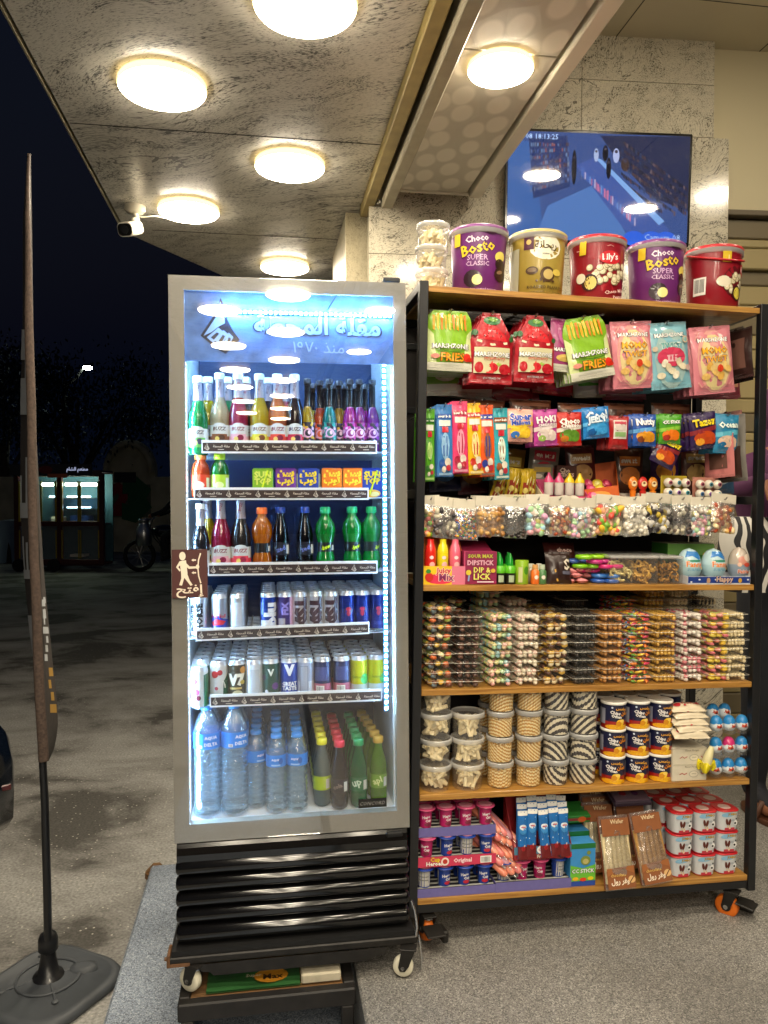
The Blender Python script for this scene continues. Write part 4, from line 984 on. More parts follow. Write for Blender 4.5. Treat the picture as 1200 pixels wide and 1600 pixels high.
for i, (k, px, dy) in enumerate(r4):
    nm, bands, spec = can4[k]
    x0 = fp(px, 940, .10)[0]
    for j in range(6 if i not in (0, 1, 2) else 5):
        y = .10+dy+j*.0535
        fput('can4_'+k, mk_can(.0225, .112, bands, spec), px, y, 3, '%s energy can, %s column, %s row, fourth fridge shelf' % (nm, ORD[i], ORD[j]), 'can', 'energy drink cans on the fourth fridge shelf', rot=R(random.uniform(-9, 9) if k != 'tsm' else random.uniform(-3, 3)), x=x0+.00*j)
# row 5 cans
can5 = {
 'cherry': ('white with dark cherries', [(0, 1, 'd8dcd8')], [('p', [(.35, .0), (.9, 0), (.9, .95), (.35, .9)], '0d5a34'), ('e', -.2, .72, .19, .19, '6a1428'), ('e', .05, .25, .14, .14, '5a1424'), ('e', -.5, .3, .16, .16, '7a1a30'), ('e', -.1, .42, .2, .2, 'c04070'), ('l', [(-.2, .78), (0, .95)], .03, '4a7030')]),
 'red': ('white with red cherries', [(0, 1, 'dcdcd8')], [('e', .0, .75, .2, .2, 'b01c28'), ('e', .3, .8, .15, .15, 'a01c28'), ('e', .1, .35, .1, .1, 'b04048'), ('p', [(.45, 0), (.9, 0), (.9, .8), (.5, .55)], '0a5230'), ('t', 'V', .6, .45, .3, 'e8e8e0', None, .06)]),
 'gold': ('brown and gold', [(0, 1, '3a3018')], [('t', 'V7', .0, .58, .85, 'e0dcc8', None, .08), ('e', .4, .85, .2, .2, 'c88a20'), ('e', .35, .5, .15, .12, 'b8a02a'), ('e', .05, .16, .3, .22, 'd0c8a0'), ('r', -.4, .3, .3, .36, 'c0a860')]),
 'white': ('white with a green edge', [(0, 1, 'd4d8da')], [('r', -.05, .45, .1, .85, 'b8bcc0'), ('p', [(-.9, .1), (-.45, .2), (-.4, .8), (-.9, .95)], '0c6040')]),
 'green': ('green with dark berries', [(0, 1, '1c4a3a')], [('p', [(-.3, 0), (.3, 0), (.5, .5), (.2, 1), (-.3, 1), (-.6, .5)], '0c3a24'), ('e', -.4, .6, .16, .16, '30183a'), ('e', .3, .35, .2, .2, '5a2a70'), ('e', -.2, .2, .1, .1, 'd8d8e0'), ('t', 'V', .05, .75, .3, 'e0e4dc', None, .05)]),
 'navy': ('royal blue lettered', [(0, .12, 'd0d4dc'), (.12, 1, '1a3aa0')], [('t', 'V', 0, .8, .45, 'e8ecf4', None, .08), ('t', 'GREAT', 0, .40, .85, 'e8ecf4', None, .05), ('t', 'TASTE', 0, .27, .85, 'e8ecf4', None, .05)]),
 'pale': ('pale silver', [(0, .45, 'd8dce4'), (.45, 1, 'b0b8cc')], [('r', -.25, .25, .12, .9, '8a90a0'), ('r', -.2, .2, .14, .88, 'a8aebc')]),
 'night': ('navy and pink', [(0, .36, 'c06a80'), (.36, 1, '1c2450')], [('b', -.3, .2, .05, .3), ('r', -.35, .4, .45, .85, '3a4478')]),
 'lime': ('yellow over white', [(0, .30, 'd0e0dc'), (.30, 1, 'c8c818')], [('e', .35, .45, .3, .3, '40c060'), ('l', [(-.2, .9), (.3, .5), (.5, .95)], .05, '48b848'), ('t', 'lemon', -.1, .52, .6, '8a9a10', None, .03)]),
}
r5 = (('cherry', 312, -.02), ('red', 342, 0), ('gold', 370, 0), ('white', 397, 0), ('green', 423, 0), ('navy', 452, 0), ('pale', 477, 0), ('night', 504, 0), ('night', 534, 0), ('lime', 561, 0), ('lime', 588, 0))
for i, (k, px, dy) in enumerate(r5):
    nm, bands, spec = can5[k]; x0 = fp(px, 1050, .10)[0]
    for j in range(5 if i > 6 else 6):
        fput('can5_'+k, mk_can(.0245, .112, bands, spec, .3), px, .10+dy+j*.056, 4, '%s can, %s column, %s row, fifth fridge shelf' % (nm, ORD[i], ORD[j]), 'can', 'soft drink cans on the fifth fridge shelf', rot=R(random.uniform(-25, 25) if k not in ('navy', 'gold') else 0), dz=-.010 if i == 0 and j == 0 else 0, x=x0)
# floor of the fridge
for i, px in enumerate((324, 367)):
    for j in range(2): fput('wbig', mk_water(.0365, .300, True), px, .085+j*.08, -1, 'big clear water bottle at the fridge bottom, %s column and %s row' % (ORD[i], ORD[j]), 'water bottle', 'big water bottles at the fridge bottom', rot=R(12*i-4), x=fp(px, 1200, .085)[0])
for i, px in enumerate((400, 432, 464)):
    for j in range(5): fput('wsm', mk_water(.0285, .212, False), px, (.12 if i == 0 else .075)+j*.06, -1, 'small water bottle with blue cap at the fridge bottom, %s column and %s row' % (ORD[i], ORD[j]), 'water bottle', 'small water bottles at the fridge bottom', rot=R(random.uniform(-30, 30)), x=fp(px, 1200, .1)[0])
sd = (('y', mk_pet('b8c8c4', 'e8e020', 'b8d030', '', 'ffffff', 'slim', dens=.45), 504, 'clear soda bottle with yellow cap', .10), ('r', mk_pet('2a0c08', 'd82a40', '241212', 'cola', '8a7a70', 'slim'), 530, 'dark cola bottle with red cap', .07), ('g', mk_pet('12803a', '1a9a58', '1a6a38', 'up', 'c8e0c8', 'slim'), 560, 'green soda bottle with green cap', .075), ('o', mk_pet('7ab020', 'c8a030', '7aa828', 'apl', 'e0e8a0', 'slim'), 592, 'apple green bottle with golden cap', .09))
for i, (k, mk, px, nm, y0) in enumerate(sd):
    for j in range(6): fput('sd_'+k, mk, px, y0+j*.054, -1, '%s at the fridge bottom, %s in its line' % (nm, ORD[j]), 'bottle', 'soda bottles at the fridge bottom', rot=R(random.uniform(-30, 30)), x=fp(px, 1220, .08)[0]-.003*j*(i > 2))
# ================================================================== the sweets rack
XI = 1.03; DP = .36; PW = .025
def sp(px, py, y=0): q = hit(SM, px, py, 1, y); return q.x, q.z
BZ = [1.856, 1.019, .724, .4276, .1335]        # tops of the wooden boards
rk = thing('display_rack', 'tall black steel rack on castors with wooden boards full of sweets', 'rack', X=SM)
for x in (-PW, XI):
    for y in (-.002, DP-PW):
        b = MB(); b.box(x, x+PW, y, y+PW, .085, 1.868, 'steel_black', .0015); b.build('post', rk)
for x in (-PW, XI):
    b = MB()
    for z in (1.843, 1.262, .085): b = MB(); b.box(x+.001, x+PW-.001, PW-.0015, DP-PW-.0005, z, z+.0245, 'steel_black', .001); b.build('side_rail', rk)
for i, z in enumerate(BZ):
    b = MB(); b.box(.0015, XI-.0015, .001 if i else .004, DP-.004, z-.0165, z, 'shelf_wood', .0008)
    b.build('shelf_board', rk)
b = MB()
for y, z in ((.003, .092), (DP-.028, .092), *[(DP-.026, z-.041) for z in BZ[:4]]): b = MB(); b.box(.001, XI-.001, y, y+.021, z, z+.0235, 'steel_black', .001); b.build('cross_bar', rk)
b = MB(); b.box(.0, XI, DP+.002, DP+.008, 1.02, 1.84, 'dark_panel'); b.box(.0, XI*.86, DP+.002, DP+.008, .11, 1.018, 'dark_panel'); b.build('back_panel', rk)
for x, br, rot in ((.035, True, R(8)), (XI-.04, True, R(40))):
    for y in (.01, DP-.04): caster(rk, x, y, .0 if x > .5 else .004, .034, 'steel_black' if 0 else 'orange_rubber', .085, rot, brake=y < .1, wd=.026)
def put(key, mk, x, y, z, label, cat, group=None, rot=0, pitch=0, roll=0, s=1):
    X = SM @ T(x, y, z) @ Rz(rot) @ Matrix.Rotation(pitch, 4, 'X') @ Matrix.Rotation(roll, 4, 'Y') @ (Matrix.Diagonal((*s, 1)) if isinstance(s, tuple) else Matrix.Scale(s, 4))
    return inst(key, mk, X, label, cat, group)
# ---------- tubs on the top board
def mk_tub(c, lidc, spec, handle=False, win=True):
    def f():
        t = thing('plastic_tub'); b = MB(); h = .178; r0, r1 = .0735, .0825
        rr = lambda z: r0+(r1-r0)*z/h
        b.slathe([(.07, .0), (r0, .003), (rr(h*.5), h*.5), (r1, h)], pr(c), 40)
        D = Dec(b, lambda u, v, o: ((rr(v)+o)*math.sin(u/rr(v)), -(rr(v)+o)*math.cos(u/rr(v)), v), 2*r1, h)
        if win: D.poly([(.52, .02), (.90, .02), (.98, .98), (.66, .98), (.60, .6)], mosaic('choc_win', ['1a0f0c', '2a1812', '6b5a50', '20130e', '8a7a70'], 120, .15)); D.line([(.50, .02), (.585, .6), (.645, .98)], .03, pr('c8b040'))
        D.spec(spec); b.build('tub', t)
        b = MB(); b.slathe([(r1+.001, h-.008), (r1+.0055, h-.006), (r1+.0055, h+.009)], 'clear_lid', 40, cap=False)
        b.slathe([(r1+.0056, h+.006), (r1+.006, h+.013), (r1+.003, h+.0155), (r1-.006, h+.014), (r1-.010, h+.008), (.001, h+.008)], pr(lidc), 40, cap=False); b.build('lid', t)
        if handle:
            b = MB(); b.tube([((r1+.006)*math.cos(a), -abs((r1+.004)*math.sin(a))*1.0, h-.004-.03*math.sin(a)) for a in [math.pi*k/20 for k in range(21)]], .0035, pr(lidc), 8); b.build('handle', t)
        return t
    return f
random.seed(3)
balls = []
for k in range(46):
    u = -.42+.84*random.random(); v = .30+.30*random.random()
    if ((u)/.44)**2+((v-.46)/.18)**2 < 1: balls += [('e', u, v, .060, .060, '8a7a5a'), ('e', u-.004, v+.004, .052, .052, 'd8cca8'), ('e', u-.014, v+.014, .022, .022, 'eee6cc')]
choc = [('t', 'Choco', -.12, .86, .40, 'e8d8e8', None, .03, R(6)), ('t', 'Bosto', -.10, .72, .60, 'e8c430', '3a1040', .025, R(12)), ('t', 'SUPER', -.10, .56, .36, 'd8b0d8', None, .01), ('t', 'CLASSIC', -.10, .46, .40, 'd8b0d8', None, .01),
        ('e', .34, .60, .13, .09, 'e0d060', .3), ('e', .36, .46, .14, .11, '2a1410', -.3), ('e', .36, .32, .16, .13, '341a12', .3), ('e', .33, .35, .08, .03, '8a6a50', .3),
        ('e', -.18, .22, .16, .15, '2a1420'), ('e', -.10, .20, .09, .09, 'e8dc90'), ('t', 'chocolate coated peanuts', -.05, .05, .6, 'b890b8'), ('r', -.56, -.42, .76, .96, 'd8b828'), ('p', [(-.2, 1), (.35, 1), (.15, .93)], '3a1a30')]
rih = [('e', -.02, .80, .30, .22, 'e8e2cc'), ('t', 'ريحانة', -.02, .82, .40, '4a3a20', None, .02), ('t', 'RIHANA', -.02, .69, .12, '4a3a20'), ('r', -.42, -.24, .76, 1, '4a1c34'), ('e', -.33, .88, .045, .045, 'c8a860'),
       ('e', -.26, .42, .11, .07, '4a3420'), ('e', -.26, .43, .08, .04, '7a6448'), ('e', .02, .36, .135, .135, '4a3016'), ('e', .03, .36, .09, .09, 'c0a868'), ('e', .20, .40, .09, .06, 'd0b850'), ('e', -.1, .27, .02, .03, '4a3016'), ('e', -.05, .24, .02, .02, '4a3016'), ('e', .12, .25, .03, .02, '4a3016'), ('e', -.17, .25, .02, .02, '4a3016'),
       ('t', 'ROASTED PEANUTS', .0, .15, .66, '4a3c18', None, .02), ('t', 'covered with dark chocolate', 0, .08, .6, '6a5828'), ('r', -.86, -.50, .1, .8, 'b8b49c')]
lil = [('e', 0, .46, .46, .34, 'a01824')] + balls + [('e', .0, .70, .20, .12, 'c8202c'), ('t', 'Lily\'s', .0, .70, .28, 'f0e8e8', None, .03, R(5)), ('e', -.34, .30, .14, .15, '3a1410'), ('e', -.32, .29, .10, .12, 'd8c468'), ('e', -.5, .38, .09, .09, 'e0d8c0'), ('e', .46, .56, .08, .10, 'e4dcc8'), ('t', 'Choco Milk', .12, .16, .40, 'e8c8c0', None, .02, R(12)), ('t', 'Peanuts', .2, .08, .24, 'e8c8c0', None, .02, R(12)), ('r', -.54, -.42, .76, .98, 'd8b828'), ('l', [(-.6, .84), (0, .9), (.5, .84)], .008, 'd8a8a0')]
lil2 = [(k[0], k[1]+.20, *k[2:]) if k[0] in 'et' and k[0] == 'e' else k for k in [('e', 0, .46, .30, .30, '5a1018')] + [(q[0], q[1]*.7, *q[2:]) for q in balls[:60]]] + [('e', .46, .70, .17, .12, 'c8202c'), ('t', 'Lily\'s', .46, .70, .24, 'f0e8e8', None, .03, R(5)), ('e', .22, .28, .13, .14, '3a1410'), ('e', .22, .28, .09, .11, 'd8c850'), ('e', -.08, .46, .13, .10, 'e0d8c0'), ('b', -.62, -.38, .25, .55), ('r', -.12, .04, .78, .98, 'd8b828'), ('r', -.02, .0, .80, .9, 'f0e0a0'), ('t', 'Blue', .4, .14, .2, 'd8c0b8')]
tubs = (('tubP', mk_tub('6a2a6e', '7a3a7c', choc), 747, 'purple tub of chocolate sweets with gold lettering, beside the clear jars', -6), ('tubG', mk_tub('a08a3c', 'b8a86c', rih, win=False), 839, 'gold tub of roasted peanuts with white oval mark on top of the rack', 0), ('tubR', mk_tub('8e1222', 'b81c28', lil, win=False), 932, 'dark red tub printed with white balls, between the gold and a purple tub', 3), ('tubP', None, 1024, 'purple tub of chocolate sweets between the two red tubs', 0), ('tubH', mk_tub('8e1222', 'b81c28', lil2, True, win=False), 1114, 'dark red tub with a red handle at the end of the top board', 0))
for k, mk, px, lb, ro in tubs:
    x, _ = sp(px, 420, .11); put(k, mk, x, .11, BZ[0]+.0005, lb, 'tub', 'big tubs on the top board', rot=R(ro))
# ---------- jars
plain('wafer', 'e8d8ae', .7, var=.1, bscale=60); plain('wafer_hole', '8a734c', .8)
stripes('stick_gold', 'c08a30', 'f0dca4', 42, (0, .7, 0), .5, 1.2); stripes('stick_dark', '2a2020', 'e4dac0', 21, (0, .85, 0), .5, 1.0)
def mk_jar(kind, r=.0385, h=.070):
    def f():
        t = thing('clear_jar'); b = MB(); q = lambda z: r*.90+(r*.10)*z/h
        b.slathe([(r*.86, 0), (q(0), .003), (q(h*.85), h*.86)], 'clear_plastic', 32); b.build('jar', t)
        b = MB(); b.slathe([(r*1.0, h-.012), (r*1.06, h-.010), (r*1.06, h), (r*1.03, h+.003), (r*.95, h+.003), (r*.93, h-.001)], 'clear_lid', 32, cap=False); b.slathe([(r*.93, h-.0012), (.001, h-.0012)], 'clear_plastic', 32, cap=False); b.build('lid', t)
        b = MB(); rnd = random.Random(hash(kind) % 97 if 0 else len(kind)*7+3)
        if kind.startswith('wafer'):
            rnd = random.Random(int(kind[-1])*13)
            for k in range(40):
                a = rnd.random()*6.28; rr_ = rnd.uniform(.35, .86)*r*.9-.004; cz = rnd.uniform(.012, h-.018)
                d = Vector((rnd.uniform(-1, 1), rnd.uniform(-1, 1), rnd.uniform(-.9, .9) if rnd.random() < .5 else rnd.uniform(1.4, 3))).normalized(); L_ = .017
                c = Vector((rr_*math.cos(a), rr_*math.sin(a), cz)); e1, e2 = c-d*L_, c+d*L_
                def clampv(e):
                    m_ = (e.x**2+e.y**2)**.5; mm_ = r*.9-.005
                    if m_ > mm_: e = Vector((e.x*mm_/m_, e.y*mm_/m_, e.z))
                    e.z = min(max(e.z, .007), h-.014); return e
                b.tube([clampv(e1), clampv(e2)], .0058, 'wafer', 9)
        else:
            m_ = 'stick_gold' if kind == 'gold' else 'stick_dark'
            for k in range(22):
                a = 2*math.pi*k/22; rr_ = r*.9-.0052; b.tube([(rr_*math.cos(a), rr_*math.sin(a), .003), (rr_*math.cos(a+.12)*1.02, rr_*math.sin(a+.12)*1.02, h-.018+rnd.uniform(-.004, .002))], .0049, m_, 8)
            for k in range(9):
                a = 2*math.pi*k/9; rr_ = r*.5; b.tube([(rr_*math.cos(a), rr_*math.sin(a), .003), (rr_*math.cos(a), rr_*math.sin(a), h-.018)], .005, m_, 8)
        b.build('wafer_filling', t); return t
    return f
x, _ = sp(675, 400, .09)
for k in range(3):
    put('jarT', mk_jar('wafer5', .046, .064), x+(.001, -.001, .003)[k], .095, BZ[0]+.0005+k*.0665, 'clear jar of pale wafer rolls on the top board, %s of its stack from below' % ORD[k], 'jar', 'clear jars on the top board', rot=R(40*k))
cols = (('wafer1', 680, 4, .0455, 'pale wafer rolls, stack by the black post'), ('wafer2', 730, 3, .047, 'pale wafer rolls, short stack of three'), ('gold', 781, 4, .0385, 'golden wafer sticks, first golden stack'), ('gold', 826, 4, .0385, 'golden wafer sticks, stack beside the striped ones'), ('dark', 868, 4, .0385, 'black striped wafer sticks, stack beside the golden ones'), ('dark', 911, 4, .041, 'black striped wafer sticks, stack beside the crisp cans'))
for i, (k, px, n, r, lb) in enumerate(cols):
    x, _ = sp(px, 1180, .05)
    for j in range(n):
        put('jar_%s_%g' % (k, r), mk_jar(k, r, .071), x+random.uniform(-.0015, .0015), .052, BZ[3]+.0005+j*.0735, 'clear jar of %s, %s from below' % (lb, ORD[j]), 'jar', 'clear jars on the lower board', rot=R(77*j+i*31))
        if i in (2, 3, 4, 5) and j < 4: put('jar_%s_%g' % (k, r), None, x+.003, .15, BZ[3]+.0005+j*.0735, 'rear jar of %s, %s from below' % (lb, ORD[j]), 'jar', 'clear jars on the lower board')
# ---------- bags
def pillow(w, h, t, neck=.06, seed=1, body0=.10, body1=.90, pinch=.03):
    rnd = random.Random(seed); ph = [rnd.uniform(0, 6.28) for _ in range(6)]
    def half(u, v):      # u,v in metres, v from 0 at the bottom
        a = min(1, abs(2*u/w)); q = v/h
        bz = 0 if q <= body0*.5 or q >= 1-(1-body1)*.5 else math.sin(math.pi*min(1, max(0, (q-body0*.5)/(1-(1-body1)*.5-body0*.5))))**.45
        wr = .0009*math.sin(ph[0]+u*210/ (w*10)+v*60)+.0008*math.sin(ph[1]+v*170+u*80)
        edge = (1-a**3.0)
        return t/2*bz*edge**.8 + (wr+.0006*math.sin(ph[2]+u*500))*edge + .0004
    def wid(v):
        q = v/h; return 1-pinch*math.sin(math.pi*min(1, max(0, q)))
    def P(u, v, s): return Vector((u*wid(v), s*half(u, v)+.0015*math.sin(ph[3]+v*40), v-h))
    return P
m_seal = clear('seal_line', milky=.35, gloss=.5, rough=.2, edge=.7, milkcol=(.25, .23, .22))
def mk_bag(w, h, t, mat, spec, seed=1, top=None, crimp=.07, back=None, name='snack_bag', hole=True, filling=None, shape=None):
    """bag hanging from its top edge: origin at the top, reaching down h"""
    def f():
        T_ = thing(name); P = pillow(w, h, t, seed=seed); b = MB(); m_ = MATS[mat] if mat in MATS else pr(mat)
        nu, nv = 14, 20
        sf = (lambda u, v: shape(u, v)) if shape else (lambda u, v: u)
        b.sheet(lambda i, j: P(sf((i-.5)*w, j*h), j*h, -1), nu, nv, m_); b.sheet(lambda i, j: P(sf((.5-i)*w, j*h), j*h, 1), nu, nv, back or m_)
        D = Dec(b, lambda u, v, o: P(u, v, -1)+Vector((0, -o*1.6, 0)), w, h); D.off = .0006
        if top: D.rect(-.5, .5, 1-crimp, 1, pr(top)); D.rect(-.5, .5, 0, crimp, pr(top))
        D.spec(spec)
        if crimp == 0 and hole:
            sc_ = '%02x%02x%02x' % tuple(max(0, min(255, int(q*255))) for q in [.25+.5*x for x in (int(seed*37 % 7)/9, int(seed*53 % 7)/9, int(seed*71 % 7)/9)])
            for q in range(3): D.rect(-.49, .49, .012+.014*q, .017+.014*q, m_seal, 3); D.rect(-.47, .47, .965+.010*q, .969+.010*q, m_seal, 3)
            for q in range(3): D.rect(-.36, .30-.12*q, .085-.012*q, .089-.012*q, m_seal, 3)
        if hole: D.ell(0, 1-crimp*.45, .05, .02, pr('1a1412'))
        b.build('bag', T_)
        if filling:
            b = MB(); filling(b, w, h, t); b.build('filling', T_)
        return T_
    return f
fries = [('p', [(-.5, .12), (-.3, .12), (-.38, .6), (-.5, .7)], 'd0dc9c'), ('p', [(.5, .12), (.3, .12), (.38, .6), (.5, .7)], 'd0dc9c')] + \
        [('p', [(-.40+.09*k, .68+.03*(k % 2)), (-.36+.09*k, .66), (-.34+.085*k, .90+.03*((k*5) % 3)), (-.40+.085*k, .92)], ['e8a020', 'f0b838', 'd87818'][k % 3]) for k in range(9)] + \
        [('r', -.5, .5, 0, .13, 'd8d6c4'), ('t', 'MARSHZONE', 0, .40, .80, 'f0f0ec', '4a3a4a', .025), ('l', [(-.3, .33), (.0, .31), (.3, .33)], .02, '4a7a20'), ('t', 'FRIES', .05, .22, .52, 'f0a020', '5a2018', .025), ('e', .38, .22, .09, .09, 'd83020'), ('e', -.34, .23, .1, .05, 'e89080'), ('e', .44, .19, .06, .05, 'c02818')]
melon = [('p', [(-.36, .62), (.36, .58), (.30, .68), (.0, .84), (-.2, .86)], 'c81e28'), ('l', [(-.36, .60), (.0, .54), (.36, .57)], .05, 'e0d8b8'), ('e', .0, .88, .20, .10, '2a6a34'), ('e', .02, .90, .11, .05, '74a04a')] + [('e', -.2+.1*k, .66+.04*(k % 2), .012, .02, '2a0808') for k in range(6)] + \
        [('r', -.42, .42, .14, .50, 'cfc8a0'), ('e', -.3, .22, .10, .12, 'b81c28'), ('e', .02, .22, .12, .1, 'c8202c'), ('e', .3, .2, .14, .12, 'b01824'), ('p', [(-.14, .14), (.0, .32), (.04, .14)], 'd83838'), ('e', .16, .27, .06, .04, '9ab850'), ('t', 'MARSHZONE', 0, .40, .82, 'f0f0ec', '4a3a4a', .025), ('t', 'strawberry', .05, .34, .5, 'c04a40'), ('t', 'WATERMELON', 0, .07, .4, 'e0d8d8', '7a1018', .02), ('e', -.42, .70, .07, .07, '2a6030'), ('e', .44, .62, .06, .06, '2a6030')]
def meltshape(u, v): return u
def twist(cA, cB, l1, l2, fill, spot):
    return [('e', 0, .48, .42, .70, cB), ('e', 0, .46, .36, .62, 'dcc890'), ('t', 'MARSHZONE', 0, .79, .72, 'f0f0ec', '4a3a4a', .025), ('t', l1, 0, .63, .60, 'f0b020', '8a4a18', .02), ('t', l2, 0, .50, .56, 'f0b020', '3a2a6a', .02)] + \
           [('e', -.25+.09*k, .25+.05*((k*3) % 4), .10, .075, fill[k % len(fill)], k) for k in range(7)] + [('e', .08, .36, .075, .085, spot), ('l', [(-.42, .9), (-.3, .93), (-.44, .8)], .02, cB), ('l', [(.30, .12), (.42, .2), (.40, .1)], .03, cB), ('l', [(-.44, .18), (-.36, .10), (-.28, .14)], .03, cB)]
tw1 = twist('cc7a86', 'd89a92', 'MOMO', 'TWIST', ['e0b868', 'd8a850', 'e8c880'], 'd04020')
tw2 = [('e', 0, .45, .40, .68, '9ab8b8'), ('t', 'MARSHZONE', 0, .80, .72, 'f0f0ec', '4a3a4a', .025), ('t', 'TWIST', 0, .64, .5, '4a9a98', 'd8e0d8', .025), ('e', 0, .47, .36, .22, 'c83a5a'), ('r', -.12, .14, .4, .5, 'e0b0b8')] + [('e', -.28+.09*k, .20+.06*((k*3) % 4), .10, .075, ['ded4b8', 'e4dcc8', 'd4c8a8'][k % 3], k) for k in range(7)] + [('e', .38, .72, .08, .08, 'c8b8a0'), ('e', .38, .72, .05, .05, '88b0b0'), ('e', -.40, .6, .06, .06, 'c8b8a0'), ('e', .40, .3, .07, .07, 'c0a8a0')]
plain('hook', 'a8a8a8', .3, metal=1)
# back rail with hooks (part of the rack)
b = MB()
for z in (1.745, 1.54, 1.275): b = MB(); b.box(.005, XI-.005, DP-.012, DP-.004, z, z+.02, 'steel_black', .001); b.build('hook_rail', rk)
def hook(x, z, y0, y1=DP-.012):
    b = MB(); b.tube([(x, y1, z+.004), (x, y0, z+.004), (x, y0-.006, z+.010)], .0019, 'hook', 6); b.build('hook', rk)
def hang(key, mk, px, pyt, y0, n, label, cat, group, step=.022, roll=0, h=None, jit=.004, s=1.0, tilt=0, behind='bag'):
    x, z = sp(px, pyt, y0)
    hook(x, z-.006, y0-.012)
    for j in range(n):
        ba, re_ = label.split(', ', 1)
        nm = label if j == 0 else ('%s, %s behind the front one' % (ba, ORD[j-1]) if re_.startswith('front') else '%s, %s behind, %s' % (ba.replace(' with chips picture', ''), ORD[j-1], re_))
        put(key, mk, x+(random.uniform(-jit, jit) if j else 0), y0+j*step, z+.002, nm, cat, group, roll=R(roll+(random.uniform(-3, 3) if j else 0)), pitch=R(tilt+(random.uniform(-3, 1) if j else 0)), s=s)
G1 = 'marshmallow bags on the top hooks'
Yf = .045
def wpx(a, c, py, y): return abs(sp(c, py, y)[0]-sp(a, py, y)[0])
wF = .132; hF = .172
mkF = mk_bag(wF, hF, .026, '84b428', fries, 3, crimp=.0, shape=lambda u, v: u*(1 if v < .12 else 1-.22*((v-.12)/.045)**2+.03*math.sin(v*700)))
mkM = mk_bag(.130, .205, .026, 'a81826', melon, 5, crimp=.0, shape=lambda u, v: u*(1 if v < .125 else max(.42, 1-(v-.125)/.07*.60)))
mkT1 = mk_bag(.134, .200, .03, 'cc7a86', tw1, 7, crimp=.0); mkT2 = mk_bag(.132, .200, .03, '7ab0c0', tw2, 9, crimp=.0)
hang('bagF', mkF, 703, 487, Yf, 6, 'green marshmallow bag with chips picture, hook by the black post', 'sweets bag', G1, behind='green bag')
hang('bagM', mkM, 768, 490, Yf, 6, 'red watermelon marshmallow bag, second hook from the black post', 'sweets bag', G1, behind='red bag')
hang('bagM', mkM, 836, 494, Yf, 6, 'red watermelon marshmallow bag, third hook from the black post', 'sweets bag', G1, behind='red bag', s=.95)
hang('bagF', mkF, 909, 497, Yf-.005, 6, 'tilted green marshmallow bag with chips picture, fourth hook of the top row', 'sweets bag', G1, roll=-12, s=1.06, behind='green bag')
x, z = sp(888, 500, .06); put('bagMg', mk_bag(.11, .155, .024, '9a3a70', [('t', 'MARSHZONE', 0, .4, .8, 'f0f0ec', '4a3a4a', .025), ('r', -.5, .5, 0, .13, 'd8d6c4'), ('e', 0, .25, .3, .1, 'd8b860'), ('e', 0, .65, .3, .25, 'b85a90')], 4, crimp=0), x, .058, z, 'plum coloured marshmallow bag peeping out behind the tilted green one', 'sweets bag', G1, roll=R(4))
hang('bagT1', mkT1, 985, 503, Yf, 6, 'pink twist marshmallow bag, beside the pale blue bag', 'sweets bag', G1, roll=-5, behind='pink bag')
hang('bagT2', mkT2, 1040, 505, Yf, 6, 'pale blue twist marshmallow bag, between the two pink ones', 'sweets bag', G1, roll=-7, behind='blue bag')
hang('bagT1', mkT1, 1108, 511, Yf-.01, 6, 'pink twist marshmallow bag, last hook of the top row', 'sweets bag', G1, roll=-7, s=1.02, behind='pink bag')
# a second, lower row of bags hangs behind the top one
for i, (px, nm, c, c2) in enumerate(((690, 'white and green', 'c8c8bc', '7aa838'), (742, 'pale grey', 'b8b4ac', 'a83040'), (800, 'deep red', '8a1420', 'd8c8b8'), (862, 'cherry red', 'b01c28', 'e0d0b0'), (922, 'off white', 'ccc8ba', '58a838'), (972, 'dusty pink', 'b06070', 'e0c890'), (1030, 'teal', '2a7a88', 'c8d8d0'), (1078, 'rose', 'b8606c', 'e0b090'), (1118, 'dark rose', '8a3c48', 'd8a080'))):
    for j in range(2):
        x, z = sp(px+6*j, 532+5*(i % 3), .19); put('lowA%d' % i, mk_bag(.14, .17, .03, c, [('r', -.42, .42, .2, .5, c2), ('t', 'MARSH', 0, .62, .7, 'e8e8e0', '3a2a30', .025), ('e', 0, .34, .25, .12, 'd8c8b0')], 101+i, crimp=0), x, .172+.03*j, z, '%s marshmallow bag in the lower rear row, %s' % (nm, ['front one', 'back one'][j]), 'sweets bag', 'bags of the lower rear row', roll=R(random.uniform(-5, 5)))
for i, (px, nm, c, c2) in enumerate(((690, 'navy', '1c2450', '4a88c8'), (735, 'burgundy', '5a1424', 'c88a30'), (800, 'ochre', '8a6420', 'd8c060'), (850, 'grey', '7a7468', 'b83040'), (905, 'maroon', '4a1a1c', 'b08858'), (985, 'brown', '4a2a1c', 'c87838'), (1035, 'violet', '3a1c58', 'd89030'), (1085, 'chestnut', '5a2a20', 'c8a060'), (1128, 'steel blue', '3a5878', 'b8c8d0'))):
    x, z = sp(px, 692+4*(i % 3), .2); put('lowB%d' % i, mk_bag(.10, .15, .024, c, [('e', 0, .4, .36, .3, c2), ('r', -.36, .36, .62, .82, c2), ('t', 'sweets', 0, .72, .6, 'e8e0d0', None, .05)], 121+i, crimp=0), x, .19+.01*(i % 3), z, '%s packet hanging deep in the rack behind the middle row' % nm, 'packet', 'packets deep in the rack', roll=R(random.uniform(-6, 6)))
